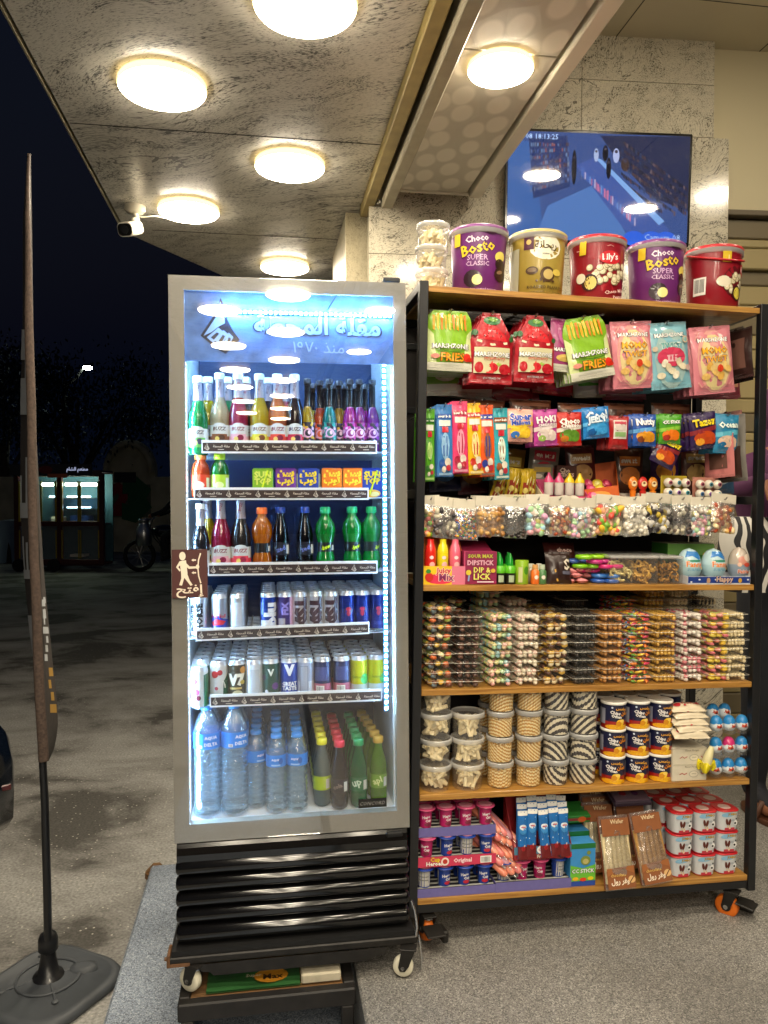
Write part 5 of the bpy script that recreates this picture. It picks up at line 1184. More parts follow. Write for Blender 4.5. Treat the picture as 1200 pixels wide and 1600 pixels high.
# row of long sachets
def longspec(c2, c3): return [('r', -.46, .46, .80, .87, c3), ('t', 'sour belt', 0, .835, .8, 'e8e8e0', None, .05), ('r', -.36, .36, .70, .78, 'd8d8d0'), ('r', -.2, .2, .61, .69, 'c02838'), ('e', 0, .42, .26, .85, c2), ('l', [(-.1, .28), (-.12, .42), (-.1, .56)], .07, c3), ('l', [(.08, .28), (.1, .42), (.08, .56)], .07, c3), ('e', -.22, .18, .2, .26, c3), ('e', .15, .2, .2, .26, 'd8cfc0'), ('e', .2, .12, .16, .2, 'b02838'), ('e', -.1, .1, .14, .2, 'e0d8c8'), ('r', -.42, .42, .02, .05, c2)]
lg = (('green', '4f9a1c', 'a8cc70', '2a6a20', 671, 640, .026), ('blue', '3a78b8', '8ab4d8', '24509a', 694, 633, .042), ('pink', 'd83a6c', 'e89ab0', 'a01838', 718, 628, .042), ('yellow', 'e0b010', 'ecd890', 'b83020', 739, 631, .040), ('orange', 'e0561a', '8a5a48', '2a3a90', 759, 634, .040), ('teal', '2a9aa8', 'c8d8c8', '8a4a20', 781, 639, .040))
for i, (nm, c, c2, c3, px, py, w) in enumerate(lg):
    hang('lg_'+nm, mk_bag(w+.004, .205, .010, c, longspec(c2, c3), 11+i, crimp=.0), px, py, .03, 6, 'long narrow %s sweets sachet, front one of its hook' % nm, 'sweets sachet', 'long sachets on the second hook row', step=.026, roll=(-1, -2, -2, -4, -3, -3)[i], jit=.002, behind='long sachet')
# small bags
def sm(l1, c1, c2, words, wc, oc, extra=()): return [('e', 0, .30, .40, .22, c1), ('e', -.2, .2, .16, .12, c2), ('e', .2, .22, .18, .13, c1), ('t', words[0], 0, .72, .78, wc, oc, .05, R(4)), *([('t', words[1], 0, .57, .7, wc, oc, .05, R(4))] if len(words) > 1 else []), *extra]
small = (
 ('pastel pink and yellow', 'e0a090', ['Super', 'Mallows'], '2a4ab0', 'e8e0d8', 'e8c030', '3a78c8', 812, 640, .082, .095, 0),
 ('magenta and white', 'b03a90', ['HOKI', 'CANDY PCS'], 'e8e0e0', '8a1a6a', 'd8c8c0', '90b050', 851, 641, .075, .105, -4),
 ('red and green', 'b82018', ['Choco', 'Chipzoo'], 'f0e8e0', '7a1410', '5a8a28', 'c07020', 888, 645, .080, .098, -2),
 ('bright blue', '1c78c0', ['Cool', 'JELLY'], 'd8e8f4', '0c4a90', '3a98d8', '0c5aa0', 929, 637, .085, .092, -6),
 ('red with a white panel', 'a01a1c', ['list'], 'c04040', None, '9aa858', 'd87838', 967, 651, .062, .098, 0),
 ('blue with a brown figure free picture', '1c50a8', ['Nutty'], 'e8e8f0', '14306a', 'd89020', '7a3a18', 1007, 648, .076, .096, 0),
 ('green over purple', '4a9a20', ['CC STICK'], 'f0f0e8', '1a3a6a', 'e87818', 'b02818', 1047, 648, .072, .090, 0),
 ('dark purple glossy', '2a1448', ['Tazoz'], 'e8d020', '1a0830', 'c04818', 'e8a030', 1095, 645, .092, .112, -8),
 ('light blue sea', '2a80a8', ['Ocean'], 'd8e8e0', '1a5a80', 'd8b8a0', '1a6a98', 1136, 648, .080, .120, 2))
names = ('pastel pink and yellow', 'magenta and white', 'red and green', 'bright blue', 'red with white panel', 'blue with orange picture', 'green over purple', 'dark purple glossy', 'light sea blue')
for i, (nm, c, words, wc, oc, c1, c2, px, py, w, h, roll) in enumerate(small):
    ex = [('r', -.34, .34, .30, .86, 'd8d0c8'), ('r', -.3, .3, .74, .82, 'c04858'), ('r', -.28, .28, .36, .5, '8ab070'), ('r', -.28, .28, .55, .7, 'c8bcb4')] if i == 4 else [('p', [(-.5, .5), (.5, .62), (.5, .5), (-.5, .38)], ['e8c840', 'e0d0d0', 'e0d8c8', '58b0e8', '', '60a0d8', '88c040', '8a2a30', '5ab0c8'][i])]
    hang('sm%d' % i, mk_bag(w, h, .024, c, ex + sm(0, c1, c2, words, wc, oc) if i != 4 else ex, 21+i, crimp=.0), px, py, .035, 4, '%s small sweets bag, front one of its hook' % names[i], 'sweets bag', 'small bags on the second hook row', step=.026, roll=roll, jit=.003, behind='small bag')
x, z = sp(1062, 690, .035); put('sm7', None, x-.01, .05, z+.02, 'dark purple bag crumpled low under the green one', 'sweets bag', 'small bags on the second hook row', roll=R(25), s=.9)
mosaic('brownpack', ['5a3020', '6a3a26', '7a4a34', '4a2618'], 60)
for i, (a, c) in enumerate(((728, 796), (800, 872), (876, 948), (950, 1020), (1022, 1096))):
    x, z = sp((a+c)/2, 622 if i < 2 else 628, .11); put('brown', mk_bag(.135, .07, .03, 'brownpack', [('r', -.45, .45, .7, .85, '8a5a44')], 31, crimp=0), x, .15, z, 'brown wrapped pack high behind the small bags, %s along' % ORD[i], 'packet', 'brown packs behind the small bags')
# packs hanging sideways at the right end
sd_ = (('pink', 'c87a78', 1122, 680, .165), ('silver', '8a847c', 1140, 650, .26), ('rose', 'b08078', 1150, 645, .20), ('dark brown', '3a2620', 1133, 700, .12), ('black', '1c1614', 1157, 520, .26), ('foil', 'a8a090', 1166, 518, .26), ('deep brown', '2c1a16', 1150, 516, .25))
for i, (nm, c, px, py, h) in enumerate(sd_):
    y = .07+.03*(i % 3); x, z = sp(px, py, y); put('edge%d' % i, mk_bag(.11, h*.62 if i > 3 else h*.8, .012, c, [('r', -.3, .3, .2, .8, 'b8b0a4' if i % 2 else '6a4a40')], 41+i, crimp=0), min(x, XI-.012-.004*(i % 3)), y, z, '%s pack hung edge on at the rack end' % nm, 'packet', 'packs hung sideways at the rack end', rot=R(-72), roll=R(-4))
# ---------- clear header bags
def fill_balls(mat, r, n, sx=1, seed=2, z0=-.085, z1=-.02):
    def f(b, w, h, t):
        rnd = random.Random(seed)
        for k in range(n):
            u = rnd.uniform(-.42, .42)*w; v = -h+.006+(h*.62)*rnd.random()**1.2; y = rnd.uniform(-.3, .3)*t
            X = Euler((rnd.uniform(0, 3), rnd.uniform(0, 3), rnd.uniform(0, 3))).to_matrix()
            b.ball((u, y, v), (r*sx, r, r), mat, 8, 5, X)
    return f
perpiece('f_mix', ['c83028', 'e8c020', '3a8a38', 'e8e0d0', '3858b0', 'e88020']); perpiece('f_nut', ['b07c3a', 'c0904a', '9a6a30', 'c89c58'], .5)
perpiece('f_choc', ['2a1a14', '3a261c', '201410']); perpiece('f_dark', ['2a2428', '4a4448', 'c8c0a8', '6a5a50']); perpiece('f_past', ['e8a8b0', 'e0d870', 'a8d0a0', 'a0c8d8', 'e8d8c8', 'd8a0c0'])
perpiece('f_gum', ['d84838', 'e8b830', '78a838', 'e0a078', 'e8d8a0']); perpiece('f_white', ['dcd6c8', 'e6e0d4', 'd0c8b4']); perpiece('f_orange', ['c8682a', 'd8a860', 'b04820', 'e8d0a0']); perpiece('f_oreo', ['241c20', '3a3034', 'c8c4bc', 'b8a030'])
plain('header_card', 'cfc8b6', .55)
def mk_hbag(w, h, mat, r, n, sx, seed):
    def f():
        T_ = thing('header_bag'); P = pillow(w, h*.80, .026, seed=seed); b = MB(); hh = h*.80
        sh = lambda p: Vector((p.x, p.y, p.z-h*.20))
        b.sheet(lambda i, j: sh(P((i-.5)*w, j*hh, -1)), 10, 12, 'clear_film'); b.sheet(lambda i, j: sh(P((.5-i)*w, j*hh, 1)), 10, 12, 'clear_film'); b.build('film', T_)
        b = MB(); b.box(-w/2-.001, w/2+.001, -.0015, .0015, -h*.24, 0, 'header_card', .0005); b.build('header_card', T_)
        b = MB(); fill_balls(mat, r, n, sx, seed)(b, w*.94, h, .022); b.build('sweets', T_); return T_
    return f
hb = ((672, .050, 'f_gum', .008, 40, 1, 'yellow and orange jellies'), (698, .075, 'f_dark', .007, 60, 1.6, 'dark foil sweets'), (728, .078, 'f_mix', .0035, 200, 1, 'tiny coloured balls'), (766, .092, 'f_nut', .0072, 90, 1.5, 'sugared almonds'), (806, .072, 'f_choc', .006, 95, 1, 'dark chocolate balls'), (839, .070, 'f_past', .010, 32, 1.3, 'mixed pale sweets'), (873, .072, 'f_orange', .006, 60, 1.4, 'brown nut clusters'), (911, .085, 'f_past', .0075, 70, 1.3, 'pink and yellow sweets'), (951, .084, 'f_gum', .010, 38, 1.8, 'fruit jellies'), (989, .082, 'f_white', .008, 60, 1.2, 'white sweets'), (1029, .088, 'f_oreo', .010, 45, 1.5, 'black and white biscuits'), (1064, .070, 'f_dark', .007, 55, 1.4, 'grey foil sweets'), (1094, .070, 'f_past', .0075, 52, 1.4, 'pink wrapped sweets'), (1130, .088, 'f_orange', .0075, 55, 1.6, 'orange and white sweets'))
for i, (px, w, m_, r, n, sx, nm) in enumerate(hb):
    for j in range(3):
        x, z = sp(px, 774+(i*7 % 5)*1.6-i*.3, .04)
        put('hb%d' % i, mk_hbag(w, .118, m_, r, n, sx, 50+i), x+(.004*j), .036+.034*j, z, ('clear bag of %s with white header, front one of its hook' % nm) if j == 0 else 'clear header bag hanging %s behind the %s' % (ORD[j], nm), 'clear bag', 'clear header bags in the middle hook row', roll=R(random.uniform(-6, 6)), rot=R(random.uniform(-9, 9)), pitch=R(random.uniform(-5, 3)))
    hook(sp(px, 775, .04)[0], sp(px, 778, .04)[1]-.008, .026)
# ---------- upper small ledge with boxes (third level)
zL = sp(1000, 783, .12)[1]
b = MB(); b.box(.002, XI-.002, .10, DP-.03, zL-.012, zL, 'dark_panel', .001); b.build('inner_ledge', rk)
def obox(w, d, hf, hb_, mat, t=.0015):   # open display box: low front, high back
    def f(b):
        b.box(-w/2, w/2, 0, d, 0, t, mat); b.box(-w/2, w/2, 0, t, t+.0001, hf, mat); b.box(-w/2, w/2, d-t, d, t+.0001, hb_, mat)
        for s_ in (-1, 1):
            x0 = s_*(w/2-t/2); b.prism([(t, t+.0001), (d-t, t+.0001), (d-t, hb_), (t, hf)], lambda u, v, ww, x0=x0, s_=s_: (x0-t/2+ww, u, v), t, mat)
    return f
def decf(b, w, h, y=0): 
    D = Dec(b, lambda u, v, o: (u, y-o, v), w, h); return D
# gummy box
def f():
    t = thing('display_box'); b = MB(); w = .138; obox(w, .10, .042, .095, card('d8cca8'))(b); D = decf(b, w, .042); D.spec([('r', -.5, .5, 0, .22, 'e0a020'), *[('r', -.46+.12*k, -.40+.12*k, .04, .20, 'b82a20') for k in range(8)], ('t', 'GUMMY', 0, .74, .42, '2a6a3a', 'f0e8d0', .025), ('t', 'BURGER', 0, .42, .44, 'c83020', 'f0e8d0', .025), ('r', -.46, -.40, .3, .7, 'c83a28'), ('r', -.36, -.30, .3, .7, 'c83a28'), ('r', .34, .40, .25, .7, 'c83a28'), ('r', .42, .47, .25, .7, 'c83a28')]); b.build('box', t)
    return t
x, _ = sp(816, 760, .07); put('gum', f, x, .075, zL-.03, 'cream display box with coloured lettering in the middle row', 'display box')
mst = mk_bag(.030, .12, .012, 'b89a20', [('r', -.3, .3, .3, .7, '8a3020'), ('e', 0, .5, .3, .3, 'd8c870'), ('l', [(-.2, .2), (.2, .8)], .1, 'e0d8a0')], 61, crimp=0, hole=False, name='sweet_stick')
for k in range(9): put('gst', mst, x-.055+.0125*k, .09+.012*(k % 3), zL+.085+.006*(k % 2), 'yellow wrapped sweet stick in the cream box, %s along' % ORD[k], 'sweet stick', 'wrapped sticks in the cream box', roll=R(14-2*k), pitch=R(10))
def f():
    t = thing('display_box'); b = MB(); w = .066; b.box(-w/2, w/2, 0, .04, 0, .062, card('4a2820'), .001); D = decf(b, w, .062); D.spec([('t', 'Cho', -.1, .75, .5, 'd8c0b0', None, .04), ('t', 'STICKS', 0, .52, .7, 'd8c0b0', None, .04), ('r', -.3, .3, .1, .3, '8a4a30')]); b.build('box', t); return t
x, _ = sp(886, 720, .16); put('cho', f, x, .16, zL+.045, 'small dark brown carton with pale lettering in the middle row', 'carton')
x, _ = sp(848, 722, .17)
def f():
    t = thing('display_box'); b = MB(); b.box(-.034, .034, 0, .03, 0, .05, card('8a8478'), .001); D = decf(b, .068, .05); D.spec([('r', -.4, .4, .5, .8, 'c8b060'), ('e', .2, .3, .15, .15, '2a2422'), ('e', -.2, .25, .2, .1, 'd8d0c0')]); b.build('box', t); return t
put('cho2', f, x, .17, zL+.06, 'small greyish carton beside the dark brown one', 'carton')
def f():
    t = thing('display_box'); b = MB(); w = .140; obox(w, .09, .038, .09, card('d0507c'))(b); D = decf(b, w, .038); D.spec([('e', -.08, .5, .17, .16, 'e8d8c8'), ('e', .13, .5, .17, .16, 'e8d8c8'), ('e', -.08, .45, .07, .09, 'c03028'), ('e', .13, .45, .06, .08, '3a3a48'), ('r', -.46, -.3, .5, .8, 'e890a8')]); b.build('box', t); return t
x, _ = sp(888, 765, .07); put('pinkb', f, x, .075, zL-.028, 'pink display box holding small nursing bottle sweets', 'display box')
def mk_nb(c):
    def f():
        t = thing('bottle_sweet'); b = MB(); b.slathe([(.010, 0), (.012, .003), (.012, .030), (.013, .034)], pr('d8d0c8'), 16); b.slathe([(.0135, .034), (.0125, .04), (.004, .055), (.003, .06)], pr(c), 16); b.build('bottle', t); return t
    return f
for k in range(4): put('nb%d' % (k//2), mk_nb(['c83a70', 'e0c020'][k//2]), x-.05+.033*k, .10, zL+.012, '%s topped bottle sweet in the pink box, %s of its colour' % (['pink', 'yellow'][k//2], ORD[k % 2]), 'bottle sweet', 'bottle sweets in the pink box', s=1.15)
def f():
    t = thing('display_box'); b = MB(); w = .12; obox(w, .12, .05, .13, card('c85a18'))(b); D = decf(b, w, .05); D.spec([('e', 0, .5, .3, .12, 'e8a048'), ('r', -.4, -.1, .2, .3, 'e8d0b0')]); b.build('box', t); return t
x, _ = sp(940, 745, .10); put('orb', f, x-.012, .085, zL-.012, 'orange display box of round pink and yellow sweets', 'display box', rot=R(-28), roll=R(-8))
def mk_puck(c, c2):
    def f(): t = thing('round_sweet'); b = MB(); b.slathe([(.014, 0), (.0165, .003), (.0165, .008), (.012, .011), (.001, .011)], pr(c), 20, cap=True); b.ball((0, 0, .009), (.010, .010, .005), pr(c2), 12, 6); b.build('sweet', t); return t
    return f
random.seed(8)
for k in range(9): put('pk%d' % (k % 3), mk_puck(*(('d03a6a', 'e87a98'), ('d8c030', 'e8dc80'), ('b02848', 'd85a78'))[k % 3]), x-.03+.03*(k % 3)+.004, .10+.02*(k//3), zL+.012+.018*(k//3), '%s round sweet in the orange box, %s row' % (['pink', 'yellow', 'crimson'][k % 3], ORD[k//3]), 'round sweet', 'round sweets in the orange box', pitch=R(55), roll=R(random.uniform(-20, 20)))
def f():
    t = thing('display_box'); b = MB(); w = .108; obox(w, .08, .036, .05, card('d8d2c4'))(b); D = decf(b, w, .036); D.spec([('r', -.5, -.17, 0, .8, 'd86a20'), ('r', -.17, .17, 0, .8, 'c02820'), ('r', .17, .5, 0, .8, '3a88c0'), *[('e', u, .42, .10, .10, 'e8e0d0') for u in (-.33, 0, .33)], *[('e', u, .42, .06, .06, c) for u, c in ((-.33, 'e08030'), (0, 'a82018'), (.33, '2a70b0'))]]); b.build('box', t); return t
x, _ = sp(1010, 765, .07); put('trib', f, x, .075, zL-.026, 'display box with orange, red and blue front panels', 'display box')
def mk_pop(c):
    def f(): t = thing('sweet_pop'); b = MB(); b.ball((0, 0, .035), (.016, .008, .022), pr(c), 16, 8); b.slathe([(.008, -.01), (.010, .014)], pr(c), 12); Dec(b, lambda u, v, o: (u, -.0082-o, .035+v)).spec([('e', 0, 0, .009, .009, 'e8d0a0'), ('e', 0, .002, .004, .003, '6a3018')]); b.build('sweet', t); return t
    return f
for k, c in enumerate(('e0781a', 'c82820', 'd8801c')): put('pp%d' % k, mk_pop(c), x-.034+.033*k, .09, zL+.018, '%s sweet pop standing in the three panel box' % ['bright orange', 'red', 'amber orange'][k], 'sweet pop', 'sweet pops in the three panel box')
plain('eye_white', 'd8cfc0', .15, coat=.6)
def mk_eye(c):
    def f():
        t = thing('sweets_pack'); b = MB(); w = .088; b.box(-w/2, w/2, 0, .03, 0, .024, card('7ab0a0'), .001); D = decf(b, w, .024); D.spec([('e', 0, .5, .2, .09, 'd87888'), ('r', .25, .4, .1, .8, 'd8b090'), ('r', -.42, -.3, .2, .8, '3a6a50')]); b.build('tray', t)
        for q in range(6):
            b = MB(); u = -.029+.029*(q % 3); z = .040+.030*(q//3); b.ball((u, .006, z), .0145, 'eye_white', 14, 8); Dec(b, lambda a, v, o, u=u, z=z: (u+a, .006-math.sqrt(max(1e-6, .0145**2-a*a-v*v))-o, z+v)).spec([('e', 0, 0, .0065, .0065, ['3a6a9a', '7a4a9a', '2a8a9a', 'a04a60', '3a7a8a', '8a3a5a'][q]), ('e', 0, 0, .003, .003, '141014')]); b.build('sweet', t)
        b = MB(); b.box(-w/2, w/2, .022, .026, .0245, .092, pr(c), .002); b.build('blister', t); return t
    return f
for k, (px, c) in enumerate(((1062, 'b09830'), (1112, 'b07868'))): x, _ = sp(px, 770, .05); put('eye%d' % k, mk_eye(c), x, .06, zL-.012-.003*k, 'pack of six eyeball sweets with %s backing' % ['yellow', 'rose'][k], 'sweets pack', 'eyeball sweet packs')
# ---------- items on the second board
Z1 = BZ[1]+.0005
def f():
    t = thing('display_box'); b = MB(); w = .122; obox(w, .08, .052, .135, card('e07828'))(b); D = decf(b, w, .052); D.spec([('r', -.5, .5, 0, 1, 'e8c028'), ('e', -.1, .3, .35, .12, 'd83858'), ('r', .18, .5, .0, 1, 'd87890'), ('t', 'Juicy', -.02, .72, .34, 'c83048', 'f4ecd8', .04), ('t', 'Mix', .05, .4, .34, '8a2a60', 'f4ecd8', .025), ('e', -.36, .4, .1, .1, 'c83028'), ('e', -.38, .72, .06, .05, '3a8a3a')]); b.build('box', t); return t
x, _ = sp(692, 880, .03); put('jb', f, x, .012, Z1, 'orange and yellow display box of three drink shaped sweets', 'display box')
def mk_sb(c):
    def f(): t = thing('bottle_sweet'); b = MB(); b.slathe([(.014, 0), (.0165, .004), (.0165, .06), (.013, .078), (.010, .083), (.010, .096)], plain('gl_'+c, c, .15, coat=.8), 20); D = Dec(b, cylmap(.0166), 1, 1); D.spec([('e', 0, .045, .006, .005, 'f0d8d8'), ('e', .002, .025, .008, .008, 'e8b0b0')]); b.build('bottle', t); return t
    return f
for k, c in enumerate(('d82820', 'e0d020', 'e86880')): put('sb%d' % k, mk_sb(c), x-.036+.036*k, .034, Z1+.03, '%s bottle shaped sweet in the orange and yellow box' % ['red', 'yellow', 'pink'][k], 'bottle sweet', 'drink shaped sweets', s=(1, 1, 1.02))
def f():
    t = thing('display_box'); b = MB(); w = .098; b.box(-w/2, w/2, 0, .05, 0, .094, card('8a2048'), .001); b.prism([(0, 0), (.07, .02), (.07, .045), (0, .02)], lambda u, v, ww: (-w/2+ww, .05+u, .094+v-.02), w, card('a02850')); D = decf(b, w, .094); D.spec([('r', -.5, -.46, 0, 1, 'c04a70'), ('t', 'SOUR MAX', 0, .86, .74, 'c8c048', '2a5a3a', .025), ('t', 'DIPSTICK', 0, .66, .78, 'e0a8b8', '5a1030', .04), ('t', 'DIP &', .05, .44, .5, 'e8dc70', '3a1020', .025), ('t', 'LICK', .05, .24, .5, 'e8dc70', '3a1020', .025), ('l', [(-.36, .1), (-.34, .3)], .05, '8a9ac8'), ('e', -.36, .36, .08, .08, 'd8c040'), ('e', .38, .42, .07, .06, 'd8b040'), ('r', -.1, .4, .06, .1, 'e0c8d0')]); b.build('box', t); return t
x, _ = sp(748, 885, .03); put('dip', f, x, .014, Z1, 'crimson carton lettered dip and lick in yellow', 'carton')
def f():
    t = thing('sweet_bottle'); b = MB(); b.slathe([(.014, 0), (.0155, .003), (.0155, .032)], plain('gb_lab', '1c1c14', .35), 18); b.slathe([(.0165, .032), (.0165, .050), (.013, .053)], plain('gb_cap', '58b020', .3, coat=.4), 18); b.slathe([(.010, .053), (.009, .07), (.004, .082), (.003, .088)], plain('gb_tip', '1a8a2a', .2, coat=.6), 14); Dec(b, cylmap(.0156)).spec([('r', -.008, .008, .006, .026, 'a8b898')]); b.build('bottle', t); return t
for k in range(6): x, _ = sp(781+16*(k % 2)+4*(k//2), 880, .03); put('gb', f, x, .03+.032*(k//2), Z1, 'green capped small sweet bottle on the second board, %s row and %s' % (ORD[k//2], ORD[k % 2]), 'sweet bottle', 'green capped bottles')
def f():
    t = thing('sweet_can'); b = MB(); b.slathe([(.019, 0), (.020, .002), (.020, .066), (.0185, .0685), (.018, .066), (.001, .066)], pr('8ab028'), 24, cap=False); Dec(b, cylmap(.0201)).spec([('r', -.016, -.004, .006, .05, 'c8c890'), ('e', .008, .04, .008, .012, '4a8a20')]); b.build('can', t); return t
x, _ = sp(815, 890, .03); put('gc', f, x, .03, Z1, 'plain lime green sweet can beside the green capped bottles', 'can')
def mk_ob(c, c2):
    def f(): t = thing('sweet_bottle'); b = MB(); b.slathe([(.012, 0), (.013, .002), (.013, .036), (.008, .042)], pr(c), 16); b.slathe([(.008, .042), (.009, .045), (.008, .056)], pr(c2), 14); Dec(b, cylmap(.0131)).spec([('e', 0, .02, .006, .006, 'e8e0d0')]); b.build('bottle', t); return t
    return f
for k, (px, c, c2, nm) in enumerate(((836, 'e0702a', 'd8a060', 'orange'), (847, '4a7a48', 'b8c8b0', 'grey green'), (830, 'c8b8a0', 'd8d8c8', 'cream'), (842, 'a8b898', 'e0e0d8', 'pale green'))):
    y = .03 if k < 2 else .065; x, _ = sp(px, 890, y); put('ob%d' % k, mk_ob(c, c2), x, y, Z1, '%s small sweet bottle left of the brown bag' % nm, 'sweet bottle', 'small squeeze bottles')
x, z = sp(874, 876, .03); put('chb', mk_bag(.078, .098, .03, '2a1814', [('t', 'S', .3, .6, .22, 'd8d0c0', None, .03), ('r', .1, .45, .3, .4, '5a5a6a'), ('l', [(-.1, .1), (-.2, .45)], .06, 'c89840')], 71, hole=False), x, .05, Z1+.092, 'dark brown chocolate bag with cream letter on the second board', 'sweets bag', pitch=R(-14))
x, z = sp(872, 868, .09); put('chb2', mk_bag(.10, .07, .03, '3a1210', [('t', 'choco', .1, .55, .5, 'c8a8a0', None, .03)], 72, hole=False), x+.01, .12, Z1+.115, 'maroon bag lying behind the dark brown chocolate bag', 'sweets bag', pitch=R(-30))
random.seed(9)
for k in range(14):
    x, _ = sp(884+34*random.random(), 905, .04)
    put('pw%d' % 0, mk_bag(.022, .035, .012, 'd88a8c', [('r', -.3, .3, .4, .6, 'e8d8d0'), ('r', -.5, .5, .1, .15, 'c02838')], 73, hole=False, name='wrapped_sweet'), x, .02+.05*random.random(), Z1+.010+.016*(k//5), 'pink wrapped sweet, %s in the loose pile from the brown bag' % ORD[min(k, 13)], 'wrapped sweet', 'loose pile of pink wrapped sweets', rot=R(random.uniform(-90, 90)), pitch=R(80+random.uniform(-10, 10)), roll=R(random.uniform(-40, 40)))
def mk_ring(c):
    def f():
        t = thing('toy_ring'); b = MB(); n = 28
        for s_ in (-1, 1):
            vs = []
            b.loft([[((.020+.0075*math.cos(a))*math.cos(th)+s_*.021, (.020+.0075*math.cos(a))*math.sin(th)*1.1, .0078+.0075*math.sin(a)) for a in [2*math.pi*q/10 for q in range(10)]] for th in [2*math.pi*k/n for k in range(n+1)]], plain('ringm_'+c, c, .18, coat=.8), cap=False)
        b.build('ring', t); return t
    return f
rings = (('2a5ab0', 945, 0, 0), ('3a78c8', 946, 1, 0), ('d03078', 920, 2, .02), ('78b818', 915, 2.9, .0), ('c82870', 950, 2.9, -.01), ('2a4a90', 905, 3.8, .02), ('b82a78', 935, 3.8, 0), ('88c81c', 917, 4.7, 0), ('98d028', 938, 4.7, .02))
nmr = ('deep blue', 'sky blue', 'magenta', 'green', 'rose', 'navy', 'dark pink', 'lime', 'bright lime')
for k, (c, px, lv, dx) in enumerate(rings): x, _ = sp(px, 890, .05); put('rg'+c, mk_ring(c), x, .05+dx, Z1+lv*.0152, '%s figure eight sweet ring in the pile on the board' % nmr[k], 'sweet ring', 'pile of coloured sweet rings', rot=R(8*k-20), s=.9)
def mk_cbox(mat, r, sx, seed, n=60):
    def f():
        t = thing('clear_box'); b = MB(); w, d, h = .076, .10, .076; b.box(-w/2, w/2, 0, d, 0, h, 'clear_plastic', .003); b.box(-w/2-.001, w/2+.001, -.001, d+.001, h, h+.008, 'clear_lid', .002); b.build('box', t)
        b = MB(); rnd = random.Random(seed)
        for k in range(n):
            c = Vector((rnd.uniform(-.028, .028), rnd.uniform(.008, .06), rnd.uniform(.008, .06))); th = rnd.uniform(0, 6.28); X = Euler((rnd.uniform(0, 6), rnd.uniform(0, 6), 0)).to_matrix()
            b.tube([c+X @ Vector((r*math.cos(a), r*math.sin(a), 0)) for a in [th+.5*q for q in range(8 if sx else 5)]], .0032, mat, 6)
        b.build('crisp_filling', t); return t
    return f
plain('fill_pale', 'd8c888', .5); plain('fill_mid', 'c89c48', .5); plain('fill_gold', 'a87828', .5)
for k, (px, m_, nm) in enumerate(((968, 'fill_pale', 'pale curled sweets'), (1006, 'fill_mid', 'amber ring sweets'), (1045, 'fill_gold', 'golden strips'))):
    x, _ = sp(px, 900, .03); put('cb%d' % k, mk_cbox(m_, .009, k < 2, 80+k), x, .014, Z1, 'clear box of %s on the second board' % nm, 'clear box', 'clear boxes on the second board')
    put('cb%d' % k, None, x, .125, Z1, 'clear box behind the one of %s' % nm, 'clear box', 'clear boxes on the second board')
x, _ = sp(938, 898, .03); put('cb0', None, x+.008, .125, Z1, 'clear box standing behind the blue rings', 'clear box', 'clear boxes on the second board')
def f():
    t = thing('display_box'); b = MB(); w, d = .16, .16; b.box(-w/2, w/2, .06, d, 0, .115, card('3a7a2c'), .002); D = Dec(b, lambda u, v, o: (u, .06-o, v), w, .115); D.spec([('r', -.5, .5, .7, 1, '7ab058'), ('r', -.5, -.3, 0, .7, '1a2a1c'), ('e', .3, .7, .05, .05, 'e0b030')]); b.box(-w/2, w/2, .061, d-.001, .1155, .117, card('a8b090')); b.build('carton', t); return t
x, _ = sp(1088, 870, .1); put('grn', f, x+.0, .07, Z1, 'green carton standing behind the pale surprise eggs', 'carton')
def mk_egg(r, h, low, top, spec, seam=True):
    def f():
        t = thing('surprise_egg'); b = MB(); pf = lambda z: r*math.sqrt(max(0, 1-((z-h*.42)/(h*.58 if z > h*.42 else h*.42))**2))**(.9)
        zz_ = [h*k/16 for k in range(17)]; k0 = 8
        b.slathe([(max(pf(z), .0012), z) for z in zz_[:k0+1]], pr(low), 26); b.slathe([(max(pf(z), .0012), z) for z in zz_[k0:]], pr(top) if isinstance(top, str) else top, 26, cap=False)
        D = Dec(b, lambda u, v, o: ((max(pf(v), .004)+o)*math.sin(u/max(pf(v), .02)), -(max(pf(v), .004)+o)*math.cos(u/max(pf(v), .02)), v), 2*r, h); D.spec(spec); b.build('shell', t); return t
    return f
egA = [('p', [(-.4, .72), (-.1, .78), (.2, .66), (.4, .72), (.25, .9), (-.25, .92)], '2a78c0'), ('r', -.3, .3, .60, .66, '3a8a70'), ('t', 'Fanny', 0, .50, .70, 'e07828', 'f0e8d8', .025), ('t', 'SURPRISE', 0, .36, .62, '78a8c0', None, .03), ('e', .36, .4, .07, .07, 'e0b828'), ('l', [(-.3, .12), (-.2, .16)], .03, '3a5a78'), ('l', [(.1, .1), (.2, .14)], .03, '3a5a78')]
for k, px in enumerate((1079, 1117)): x, _ = sp(px, 890, .04); put('egA', mk_egg(.036, .098, 'a8c8d0', 'b4d0d8', egA), x, .05, Z1+.008, 'pale blue surprise egg with orange lettering, %s in the blue tray' % ORD[k], 'surprise egg', 'pale blue eggs in the blue tray', rot=R(k*6))
egB = [('t', 'Fairies', 0, .30, .60, 'd87860', 'f0e8e0', .04), ('e', -.1, .62, .2, .2, 'c88878'), ('e', .15, .7, .18, .18, 'd8c8b8'), ('e', .1, .5, .16, .1, 'c04838'), ('e', -.25, .5, .1, .1, 'e0b8a0')]
x, _ = sp(1157, 890, .04); put('egB', mk_egg(.032, .105, '8a98a8', plain('egg_clear', 'b8aca0', .1, coat=.9), egB), x, .05, Z1+.006, 'clear topped surprise egg with pink lettering at the end of the tray', 'surprise egg')
